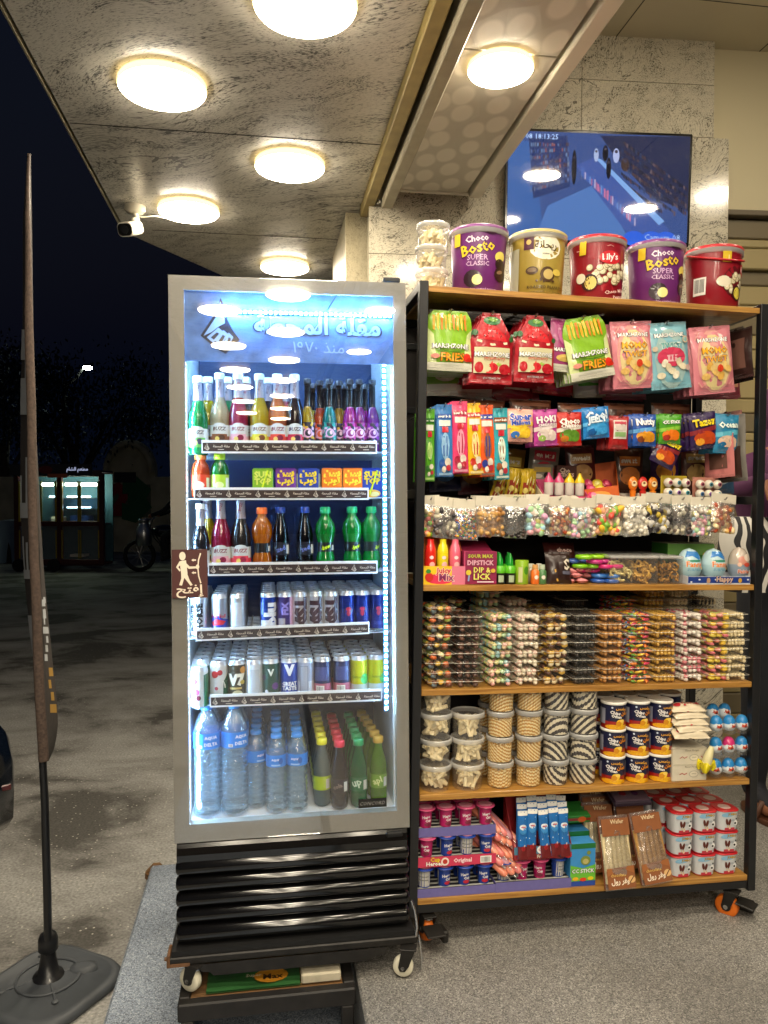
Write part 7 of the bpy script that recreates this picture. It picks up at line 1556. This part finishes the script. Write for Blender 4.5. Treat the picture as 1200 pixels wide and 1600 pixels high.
for u0, u1, v0, v1 in ((.45, .8, .235, .25), (.3, .4, .235, .27), (.6, .9, .26, .27)): D.rect(u0, u1, v0, v1, MATS['flag_white'])
for k in range(4): D.rect(.55+.1*(k % 2), .95-.1*(k % 3), .08+.02*k, .094+.02*k, MATS['flag_gold'])
b.build('cloth', fl)
b = MB(); pts = [px3(rowat(240+94.9*k*.1*1.0)[2]+1.2*math.sin(.11*k)**2, 240+9.49*k, 2.40) for k in range(101)]
b.tube(pts, [.0035+.0085*min(1, k/30)+.0035*min(1, k/100) for k in range(101)], 'flag_sleeve', 12); b.build('sleeve', fl)
# base
plain('base_rubber', '44484d', .55, var=.15, bscale=12, bump=.2)
B0 = Vector((pb.x, pb.y, ZS)); b = MB()
def oct_(r, z, rot=.2): return [(B0.x+.92*r*(1+.08*math.cos(4*a))*math.cos(a+rot), B0.y+.92*r*(1+.08*math.cos(4*a))*math.sin(a+rot), z) for a in [2*math.pi*k/40 for k in range(40)]]
b.loft([oct_(.215, ZS), oct_(.225, ZS+.012), oct_(.215, ZS+.026), oct_(.19, ZS+.034), oct_(.188, ZS+.031), oct_(.12, ZS+.045), oct_(.116, ZS+.042), oct_(.03, ZS+.052)], 'base_rubber')
b.X = T(B0.x, B0.y, ZS+.046); b.loft([[((.095+.005*math.cos(a))*math.cos(th), (.095+.005*math.cos(a))*math.sin(th), .004*math.sin(a)) for a in [2*math.pi*q/8 for q in range(8)]] for th in [2*math.pi*k/40 for k in range(41)]], 'base_rubber', cap=False)
for k in range(4): b.tube([(.045*math.cos(k*1.57+.4), .045*math.sin(k*1.57+.4), .002), (.13*math.cos(k*1.57+.4), .13*math.sin(k*1.57+.4), -.002)], .004, 'base_rubber', 6); b.ball((.135*math.cos(k*1.57+.4), .135*math.sin(k*1.57+.4), -.003), (.012, .012, .004), 'base_rubber')
b.X = None
b.loft([[(B0.x+.10+.045*math.cos(a)*q, B0.y+.03+.03*math.sin(a)*q, ZS+z) for a in [2*math.pi*k/20 for k in range(20)]] for q, z in ((1, .04), (.9, .054), (.5, .056))], 'base_rubber'); b.build('base', fl)
b = MB(); b.X = T(B0.x, B0.y, ZS); b.slathe([(.05, .045), (.045, .056), (.032, .06), (.024, .11), (.022, .13)], 'steel_black', 24); b.build('socket', fl)
b = MB(); b.X = T(B0.x, B0.y, ZS); b.slathe([(.024, .13), (.030, .135), (.030, .17), (.024, .185), (.016, .19)], 'steel_black', 24); b.build('collar', fl)
# ================================================================== parked car at the picture's edge
plain('car_paint', '0e1622', .18, coat=1.0, metal=.4); plain('tyre', '0d0d0d', .8); plain('car_glass', '05070a', .05)
nose = px3(35, 1190, 3.35); CA = T(nose.x+.165, nose.y-.36, ZS) @ Rz(R(30))
car = thing('parked_car', 'dark blue parked car whose rounded front corner enters beside the flag', 'car', X=CA)
b = MB()
secs = []
for x, zl_, zh, wy in ((0, .28, .50, .55), (-.06, .2, .60, .78), (-.25, .18, .68, .88), (-.9, .18, .80, .9), (-1.25, .18, .90, .9), (-3.0, .18, .95, .9), (-3.9, .2, .85, .86), (-4.2, .3, .6, .7)):
    secs.append([(x, .92+wy*sy, z) for sy, z in ((-.86, zl_), (-1, zl_+.08), (-1, (zl_+zh)/2), (-.97, zh-.08), (-.85, zh), (0, zh+.03), (.85, zh), (.97, zh-.08), (1, (zl_+zh)/2), (1, zl_+.08), (.86, zl_))])
b.loft(secs, 'car_paint'); body = b.build('body', car)
b = MB(); b.loft([[(x, .92+wy*sy, z) for sy, z in ((-1, z0), (-.86, z1-.06), (-.7, z1), (.7, z1), (.86, z1-.06), (1, z0))] for x, z0, z1, wy in ((-1.2, .9, .93, .8), (-1.9, .95, 1.40, .68), (-2.9, .95, 1.42, .68), (-3.7, .9, .95, .76))], 'car_glass'); b.build('cabin', car)
b = MB(); b.box(-1.95, -2.85, .32, 1.52, 1.405, 1.44, 'car_paint', .01); b.build('roof', car)
for x in (-.75, -3.3):
    for y, s_ in ((.02, 1), (1.78, 1)):
        w_ = bpy.data.objects.new('wheel', None); COL.objects.link(w_); w_.parent = car; w_.matrix_basis = T(x, y, .32) @ Matrix.Rotation(R(90), 4, 'X')
        b = MB(); b.slathe([(.20, -.09), (.30, -.1), (.32, -.07), (.32, .07), (.30, .1), (.20, .09)], 'tyre', 32); b.build('tyre', w_); b = MB(); b.slathe([(.195, -.085), (.195, .085)], 'black_matte', 28)
        for k in range(5):
            a = 2*math.pi*k/5; b.tube([(.03*math.cos(a), .03*math.sin(a), .088), (.185*math.cos(a), .185*math.sin(a), .092)], [.03, .022], 'chrome', 8); b.tube([(.03*math.cos(a), .03*math.sin(a), -.088), (.185*math.cos(a), .185*math.sin(a), -.092)], [.03, .022], 'chrome', 8)
        b.slathe([(.205, -.098), (.19, -.102), (.185, -.086)], 'chrome', 28, cap=False); b.slathe([(.205, .098), (.19, .102), (.185, .086)], 'chrome', 28, cap=False); b.build('rim', w_)
b = MB(); b.box(-.13, -.07, .117, .125, .40, .425, plain('reflector', '4a1512', .2, coat=1), .004); b.build('reflector', car)
# ================================================================== far side of the street
def G(px, py, z=ZS): q = hit(ID, px, py, 2, z); return q
kb = G(95, 893); KD = (CMI.inverted() @ kb).z*-1
K = T(kb.x, kb.y, ZS) @ Rz(-YAW)
ks = thing('food_kiosk', 'lit glass food kiosk on wheels across the dark street', 'kiosk', X=K)
mpp_ = KD/FPX
def kx(px): return (px-95)*mpp_
def kz(py): return (893-py)*mpp_+.0
plain('maroon', '3a0c10', .4); plain('yellow_frame', '8a7a20', .4); plain('kiosk_in', '2c5666', .6); emis('tube_light', 'e8ffd8', 11); emis('tube_blue', 'b8e8ff', 3.2)
b = MB()
for px in (28, 95, 160): b.box(kx(px)-.05, kx(px)+.05, -.05, .05, kz(882), kz(740), 'maroon', .01)
for py in (882, 822, 745): b.box(kx(28), kx(160), -.04, .04, kz(py), kz(py-8), 'maroon', .01)
b.box(kx(28), kx(160), .62, .66, kz(882), kz(740), 'kiosk_in'); b.box(kx(28), kx(160), -.02, .65, kz(738), kz(735), 'maroon'); b.box(kx(28), kx(160), .05, .6, kz(884), kz(880), 'maroon'); b.build('frame', ks)
b = MB()
for px in (33, 62, 67, 90, 99, 125, 128, 156):
    b.box(kx(px)-.018, kx(px)+.018, -.055, -.045, kz(815), kz(752), 'yellow_frame'); b.box(kx(px)-.012, kx(px)+.012, -.055, -.045, kz(872), kz(828), 'yellow_frame')
b.build('window_frame', ks)
b = MB(); b.box(kx(30), kx(158), -.03, -.028, kz(876), kz(748), 'clear_plastic'); b.build('glass', ks)
for (a, c, py) in ((100, 150, 757), (62, 80, 757)): b = MB(); b.box(kx(a), kx(c), .1, .16, kz(py+2), kz(py-2), 'tube_light'); b.build('tube_lamp', ks)
for (a, c, py) in ((96, 133, 776), (96, 133, 793), (68, 84, 776)): b = MB(); b.box(kx(a), kx(c), .3, .34, kz(py+1), kz(py-1), 'tube_blue'); b.box(kx(a)-.05, kx(c)+.1, .2, .6, kz(py+3), kz(py+2), 'chrome'); b.build('glass_shelf', ks)
b = MB(); b.box(kx(30), kx(158), .1, .6, kz(820), kz(818), 'chrome'); b.box(kx(100), kx(130), .3, .6, kz(817), kz(806), plain('blue_tub', '1c4a98', .5), .02); b.box(kx(70), kx(86), .3, .6, kz(817), kz(808), 'cap_white', .02); b.box(kx(100), kx(122), .3, .6, kz(872), kz(868), 'cap_white'); b.build('counter', ks)
b = MB(); b.box(kx(30), kx(155), -.35, -.30, kz(744), kz(726), plain('sign_board', '2a2c34', .5), .01)
D = Dec(b, lambda u, v, o: (u, -.30-.05-o*6, v)); D.text('مطعم الشام', kx(133), kz(735), .42, emis('sign_let', 'a8b0d0', .25), bold=.02); D.ell(kx(85), kz(735), .14, .08, plain('sign_red', '6a1c1c', .5)); D.ell(kx(60), kz(737), .16, .1, emis('sign_pur', '6a5a98', .2)); D.rect(kx(88), kx(118), kz(747), kz(741), plain('sign_or', 'b0583a', .5)); b.build('sign', ks)
for px in (32, 86): 
    b = MB(); b.X = T(kx(px), -.05, .13) @ Matrix.Rotation(R(90), 4, 'X'); b.slathe([(.13, -.03), (.13, .03)], 'tyre', 20); b.build('wheel', ks)
# boundary wall with arch
WD = 24.0
def far(px, py, d=WD): return px3(px, py, d)
wb = G(215, 862)
dW = -(CMI.inverted() @ wb).z; mw = dW/FPX
KW = T(wb.x, wb.y, ZS) @ Rz(-YAW)
aw = thing('arched_wall', 'dim plastered boundary wall with a raised arch and painted numbers', 'wall', X=KW)
wxx = lambda px: (px-215)*mw
wzz = lambda py: (862-py)*mw
plain('far_plaster', 'a8a288', .9, var=.25, bscale=2)
b = MB(); outl = [(wxx(-60), 0), (wxx(330), 0), (wxx(330), wzz(745)), (wxx(243), wzz(745))]+[(wxx(203)+(wxx(243)-wxx(203))*math.cos(a), wzz(735)+(wzz(687)-wzz(735))*math.sin(a)) for a in [math.pi*k/14 for k in range(15)]]+[(wxx(163), wzz(745)), (wxx(-60), wzz(745))]
b.prism(outl, lambda u, v, w: (u, w, v), .25, 'far_plaster'); b.build('wall', aw)
b = MB(); pts = [(wxx(203)+(wxx(238)-wxx(203))*math.cos(a), -.05, wzz(738)+(wzz(693)-wzz(738))*math.sin(a)) for a in [math.pi*k/14 for k in range(15)]]; b.tube(pts, .09, 'far_plaster', 8); b.box(wxx(180), wxx(214), -.04, -.002, wzz(754), wzz(738), plain('board_dark', '16181a', .6)); b.box(wxx(178), wxx(216), -.03, -.001, wzz(756), wzz(736), 'far_plaster'); b.build('arch_moulding', aw)
b = MB(); b.box(wxx(172), wxx(236), -.03, -.0005, wzz(808), wzz(757), plain('mural_ground', '58604c', .8)); D = Dec(b, lambda u, v, o: (u, -.03-o*8, v)); D.text('2', wxx(189), wzz(780), .46, plain('mural_red', '8a1418', .7), bold=.08); D.text('3', wxx(214), wzz(780), .5, plain('mural_green', '1c5a34', .7), bold=.1); b.build('mural', aw)
# stacked sacks and blue sheets left of the kiosk
t = thing('covered_stall', 'low stall under a pale blue sheet beside the kiosk', 'stall', X=T(*G(12, 880)))
b = MB(); b.sheet(lambda u, v: (-.7+1.1*u, -.2+.1*math.sin(u*20)*v, .95*(1-v)+.02), 20, 6, plain('tarp', '5a6a80', .6)); b.sheet(lambda u, v: (-.7+1.1*u, -.2+.9*v, .96+.02*math.sin(u*14)), 10, 4, 'tarp'); b.build('sheet', t)
b = MB(); b.box(-.68, .38, -.15, .68, 0, .94, 'black_matte', .02); b.build('table', t)
# street lamp
sl_ = thing('street_lamp', 'distant street lamp glowing white above the dark tree', 'street lamp')
hd = px3(137, 572, 26); an = px3(120, 590, 26); 
b = MB(); b.tube([(an.x-.4, an.y, ZS), (an.x-.4, an.y, an.z-.3), tuple(an), (hd.x-.1, hd.y, hd.z+.02)], [.09, .07, .05, .04], 'steel_worn', 8); b.build('pole', sl_)
b = MB(); b.ball(tuple(hd), (.17, .14, .08), 'steel_worn', 12, 8); b.build('head', sl_)
emis('street_glow', 'e8fff0', 70); b = MB(); b.ball((hd.x, hd.y-.02, hd.z-.05), (.15, .12, .09), 'street_glow', 12, 8); b.build('lens', sl_)
# dark trees
plain('leaf_dark', '0d140b', .8, var=.4, bscale=3); plain('bark', '3a3028', .9)
def tree(px, pyb, d, r, hgt, label, seed, n=1500):
    t = thing('street_tree', label, 'tree', 'dark trees across the street'); rnd = random.Random(seed)
    g = G(px, pyb); g = px3(px, pyb, d); x, y = g.x, g.y
    b = MB(); b.tube([(x, y, ZS), (x+.1, y, ZS+hgt*.3), (x-.1, y, ZS+hgt*.55)], [.2, .15, .1], 'bark', 8)
    for k in range(6): a = rnd.random()*6.28; b.tube([(x, y, ZS+hgt*.35), (x+r*.5*math.cos(a), y+r*.5*math.sin(a), ZS+hgt*.65+rnd.random()*.6)], [.08, .03], 'bark', 6)
    b.build('trunk', t)
    b = MB(); cl = [(x+rnd.uniform(-1, 1)*r*.75, y+rnd.uniform(-1, 1)*r*.6, ZS+hgt*rnd.uniform(.55, 1)) for _ in range(22)]
    for k in range(n):
        c = rnd.choice(cl); q = Vector((rnd.gauss(0, 1), rnd.gauss(0, 1), rnd.gauss(0, .8)))*r*.2; p_ = Vector(c)+q; s_ = rnd.uniform(.04, .09); X = Euler((rnd.random()*6, rnd.random()*6, rnd.random()*6)).to_matrix()
        b.add([p_+X @ Vector(v) for v in ((-s_, 0, 0), (0, s_*.4, 0), (s_, 0, 0), (0, -s_*.4, 0))], [(0, 1, 2, 3)], 'leaf_dark')
    b.build('crown', t)
tree(120, 860, 21, 2.3, 5.3, 'broad dark tree standing behind the food kiosk', 5, 6500)
tree(10, 860, 23, 2.2, 5.6, 'dark tree at the far left behind the covered stall', 6, 5000)
# motorbike with rider and milk can
mb_ = G(218, 893); MK = T(mb_.x, mb_.y, ZS) @ Rz(-YAW)
mc = thing('motorcycle', 'dark motorcycle standing across the street, front wheel towards the kiosk', 'motorcycle', X=MK)
for x in (0, 1.15):
    w_ = bpy.data.objects.new('wheel', None); COL.objects.link(w_); w_.parent = mc
    b = MB(); b.loft([[((.29+.045*math.cos(a))*math.cos(th)+x, .045*math.sin(a), .33+(.29+.045*math.cos(a))*math.sin(th)) for a in [2*math.pi*q/8 for q in range(8)]] for th in [2*math.pi*k/28 for k in range(29)]], 'tyre', cap=False); b.build('tyre', w_)
    b = MB(); 
    for k in range(10): a = 2*math.pi*k/10; b.tube([(x, 0, .33), (x+.27*math.cos(a), 0, .33+.27*math.sin(a))], .006, 'chrome', 5)
    b.build('spoke_set', w_)
b = MB(); b.tube([(0, 0, .33), (.22, 0, .95), (.25, 0, 1.05)], .03, 'chrome'); b.tube([(.22, 0, .85), (.5, 0, .45), (.85, 0, .5), (1.15, 0, .33)], .035, 'steel_black'); b.box(.45, .8, -.12, .12, .28, .6, 'steel_worn', .04); b.build('frame', mc)
b = MB(); b.ball((.5, 0, .82), (.26, .13, .13), 'car_paint', 16, 10); b.build('tank', mc)
b = MB(); b.box(.72, 1.3, -.12, .12, .76, .86, 'black_matte', .04); b.build('seat', mc)
b = MB(); b.tube([(.22, -.32, 1.08), (.25, 0, 1.05), (.22, .32, 1.08)], .018, 'chrome'); b.ball((.14, 0, .9), .09, 'chrome', 12, 8); b.build('handlebar', mc)
t = thing('milk_can', 'shiny metal milk can hanging at the front of the motorcycle', 'milk can', X=MK @ T(.18, -.28, .55))
b = MB(); b.slathe([(.13, 0), (.15, .02), (.15, .32), (.09, .42), (.09, .48), (.11, .5), (.08, .53)], plain('dull_alu', 'b0b4b8', .3, metal=1), 22); b.build('can', t)
def person(name, joints, edges, label, mats, X=ID, group=None):
    """one continuous skinned body"""
    t = thing(name, label, 'person', group, X)
    ks_ = list(joints); me = bpy.data.meshes.new('body'); me.from_pydata([joints[k][0] for k in ks_], [(ks_.index(a), ks_.index(c)) for a, c in edges], [])
    o = bpy.data.objects.new('body', me); COL.objects.link(o); o.parent = t
    md = o.modifiers.new('skin', 'SKIN'); 
    if not me.skin_vertices: 
        bpy.context.view_layer.objects.active = o
    for i, k in enumerate(ks_):
        me.skin_vertices[0].data[i].radius = (joints[k][1], joints[k][1]*joints[k][2] if len(joints[k]) > 2 else joints[k][1])
    me.skin_vertices[0].data[0].use_root = True
    s_ = o.modifiers.new('sub', 'SUBSURF'); s_.levels = 2; s_.render_levels = 2
    dg = bpy.context.evaluated_depsgraph_get(); bpy.context.view_layer.update(); ev = o.evaluated_get(bpy.context.evaluated_depsgraph_get())
    m2 = bpy.data.meshes.new_from_object(ev); o.modifiers.clear(); o.data = m2
    m2.materials.clear()
    for m_ in mats[0]: m2.materials.append(m_)
    for p_ in m2.polygons: p_.use_smooth = True; p_.material_index = mats[1](p_.center)
    return t
skin_m = plain('skin', '8a5a40', .5); trous = plain('trousers_dark', '14161e', .8, var=.2, bscale=40, bump=.3); purp = plain('cloth_purple', '4a1c44', .75, var=.15, bscale=20, bump=.3); dk = plain('jacket_dark', '15151a', .8)
J = {'pelvis': ((.92, 0, .92), .15), 'spine': ((.86, 0, 1.15), .15), 'chest': ((.80, 0, 1.38), .17, .8), 'neck': ((.77, 0, 1.55), .06), 'head': ((.76, 0, 1.66), .10), 'crown': ((.76, 0, 1.76), .085),
     'shl': ((.78, -.19, 1.45), .07), 'ell': ((.55, -.26, 1.22), .05), 'hal': ((.27, -.30, 1.12), .04), 'shr': ((.78, .19, 1.45), .07), 'elr': ((.55, .26, 1.22), .05), 'har': ((.27, .30, 1.12), .04),
     'hil': ((.90, -.12, .88), .10), 'knl': ((.52, -.17, .72), .075), 'anl': ((.62, -.20, .30), .05), 'tol': ((.48, -.20, .25), .04), 'hir': ((.90, .12, .88), .10), 'knr': ((.52, .17, .72), .075), 'anr': ((.62, .20, .30), .05), 'tor': ((.48, .2, .25), .04)}
Ed = [('pelvis', 'spine'), ('spine', 'chest'), ('chest', 'neck'), ('neck', 'head'), ('head', 'crown'), ('chest', 'shl'), ('shl', 'ell'), ('ell', 'hal'), ('chest', 'shr'), ('shr', 'elr'), ('elr', 'har'), ('pelvis', 'hil'), ('hil', 'knl'), ('knl', 'anl'), ('anl', 'tol'), ('pelvis', 'hir'), ('hir', 'knr'), ('knr', 'anr'), ('anr', 'tor')]
person('person', J, Ed, 'person in dark clothes sitting on the motorcycle across the street', ([dk, skin_m], lambda c: 1 if c.z > 1.56 or (c.x < .34 and c.z > 1) else 0), MK)
# shopper behind the right end of the rack
pw_ = hit(SM, 1205, 1285, 2, 0.0); pp = SM @ pw_; PX = T(pp.x+.08, pp.y+.05, 0) @ Rz(-YAW+R(10))
BGM = SM @ T(*hit(SM, 1192, 915, 1, .42)); HL = PX.inverted() @ BGM @ Vector((0, -.03, .385)); HL = (HL.x, HL.y, HL.z)
J2 = {'pelvis': ((0, 0, .92), .15), 'spine': ((0, .01, 1.12), .14), 'chest': ((0, .0, 1.32), .17, .75), 'neck': ((0, -.01, 1.47), .055), 'head': ((0, -.03, 1.57), .09), 'crown': ((0, -.02, 1.68), .08),
      'shl': ((-.19, 0, 1.38), .065), 'ell': (((-.19+HL[0])/2-.03, (HL[1])/2+.06, (1.38+HL[2])/2-.06), .046), 'hal': (HL, .032), 'shr': ((.19, 0, 1.38), .065), 'elr': ((.25, .02, 1.10), .048), 'har': ((.24, -.10, .88), .038),
      'hil': ((-.10, 0, .86), .11), 'knl': ((-.11, -.02, .48), .08), 'anl': ((-.12, .02, .09), .05), 'tol': ((-.14, -.14, .05), .04, .7), 'hir': ((.10, 0, .86), .11), 'knr': ((.12, .0, .48), .08), 'anr': ((.13, .03, .09), .05), 'tor': ((.15, -.12, .05), .04, .7)}
sh2 = person('person', J2, Ed, 'person in dark trousers and purple top standing behind the end of the rack', ([trous, skin_m, purp], lambda c: 1 if (c.z < .075 or (c.z > 1.45 and abs(c.x) < .1)) else (2 if c.z > .95 else 0)), PX)
for s_ in (-1, 1):
    b = MB(); xx = -.13 if s_ < 0 else .14
    b.loft([[(xx+w_*math.cos(a), -.07+.13*math.sin(a), z) for a in [2*math.pi*k/24 for k in range(24)]] for w_, z in ((.045, .0), (.048, .018), (.044, .022))], plain('sandal', '4a2a18', .5)); b.tube([(xx-.05, -.09, .02), (xx-.03, -.1, .075), (xx+.03, -.1, .075), (xx+.05, -.09, .02)], .012, 'sandal', 8); b.build('sandal', sh2)
def zebra():
    m, nt, p = newmat('zebra'); l = nt.links.new; tc = N(nt, 'ShaderNodeTexCoord'); w = N(nt, 'ShaderNodeTexWave'); w.inputs['Scale'].default_value = 7; w.inputs['Distortion'].default_value = 7; w.inputs['Detail'].default_value = 1; w.inputs['Detail Scale'].default_value = 1.2
    l(tc.outputs['Object'], w.inputs['Vector']); r = ramp(nt, w.outputs[0], [(.46, '15131a'), (.52, 'd8d4cc')]); l(r, p.inputs['Base Color']); p.inputs['Roughness'].default_value = .6; MATS['zebra'] = m
zebra()
def hand(par, p, d, side, X=ID):
    """palm, four unequal curled fingers and a thumb leaving the side of the palm"""
    p, d = Vector(p), Vector(d).normalized(); sd = d.cross(Vector((0, 1, 0))).normalized(); nn = d.cross(sd)
    b = MB(); b.loft([[tuple(p+d*t_+sd*(w_*math.cos(a))+nn*(.013*math.sin(a))) for a in [2*math.pi*k/14 for k in range(14)]] for t_, w_ in ((0, .022), (.03, .038), (.07, .042), (.085, .036))], 'skin')
    for k, L_ in enumerate((.062, .072, .067, .052)):
        q = p+d*.08+sd*(-.030+.020*k); b.tube([q, q+d*L_*.45+nn*.006, q+d*L_*.75+nn*.022, q+d*L_*.85+nn*.038], [.0095, .009, .008, .006], 'skin', 8)
    q = p+d*.03+sd*side*.036; b.tube([q, q+sd*side*.022+d*.022+nn*.01, q+sd*side*.024+d*.05+nn*.022], [.012, .010, .008], 'skin', 8)
    b.build('hand', par)
def face(par, c, r, facing, cloth):
    """headscarf, eyes, nose and mouth"""
    c = Vector(c); f = Vector(facing).normalized(); s_ = f.cross(Vector((0, 0, 1)))
    b = MB(); b.ball(c+f*(r*.92)+Vector((0, 0, -.01)), (.013, .016, .022), 'skin'); b.build('nose', par)
    for k in (-1, 1): b = MB(); b.ball(c+f*(r*.86)+s_*.032*k+Vector((0, 0, .022)), (.012, .010, .008), 'eye_white'); b.ball(c+f*(r*.86+.008)+s_*.032*k+Vector((0, 0, .022)), (.005, .005, .005), 'black_gloss'); b.build('eye', par)
    b = MB(); b.ball(c+f*(r*.88)+Vector((0, 0, -.045)), (.022, .010, .007), plain('lip', '7a3a34', .5)); b.build('mouth', par)
    b = MB(); ax = -f*.048
    b.ball(c+ax+Vector((0, 0, .02)), (r*1.0, r*1.0, r*1.25), cloth, 24, 16); b.loft([[tuple(c+ax*q1+Vector((rr_*math.cos(a), rr_*math.sin(a), z))) for a in [2*math.pi*k/24 for k in range(24)]] for rr_, z, q1 in ((.15, -.26, 0), (.11, -.19, 0), (.085, -.10, 1), (.08, -.04, 1))], cloth); b.build('headscarf', par)
hand(sh2, (.24, -.10, .90), (0, -.2, -1), -1); hand(sh2, HL, (.1, -.4, -1), 1)
face(sh2, (0, -.03, 1.59), .098, (0, -1, 0), 'cloth_purple')
t = thing('tote_bag', 'black and white zebra striped tote bag held behind the rack end', 'bag', X=BGM)
b = MB(); b.loft([rrect(.28, .10, .03, -.02), rrect(.34, .12, .04, .1), rrect(.32, .10, .04, .22), rrect(.27, .05, .02, .25)], 'zebra'); b.build('bag', t)
b = MB(); b.tube([(-.07, -.03, .245), (-.06, -.03, .33), (0, -.03, .37), (.06, -.03, .33), (.07, -.03, .245)], .008, 'black_matte', 8); b.build('handle', t)
# ------------------------------------------------------------------ label check
for k_, v_ in LAB.items():
    if len(v_) > 1: print('SAME LABEL', k_, len(v_))
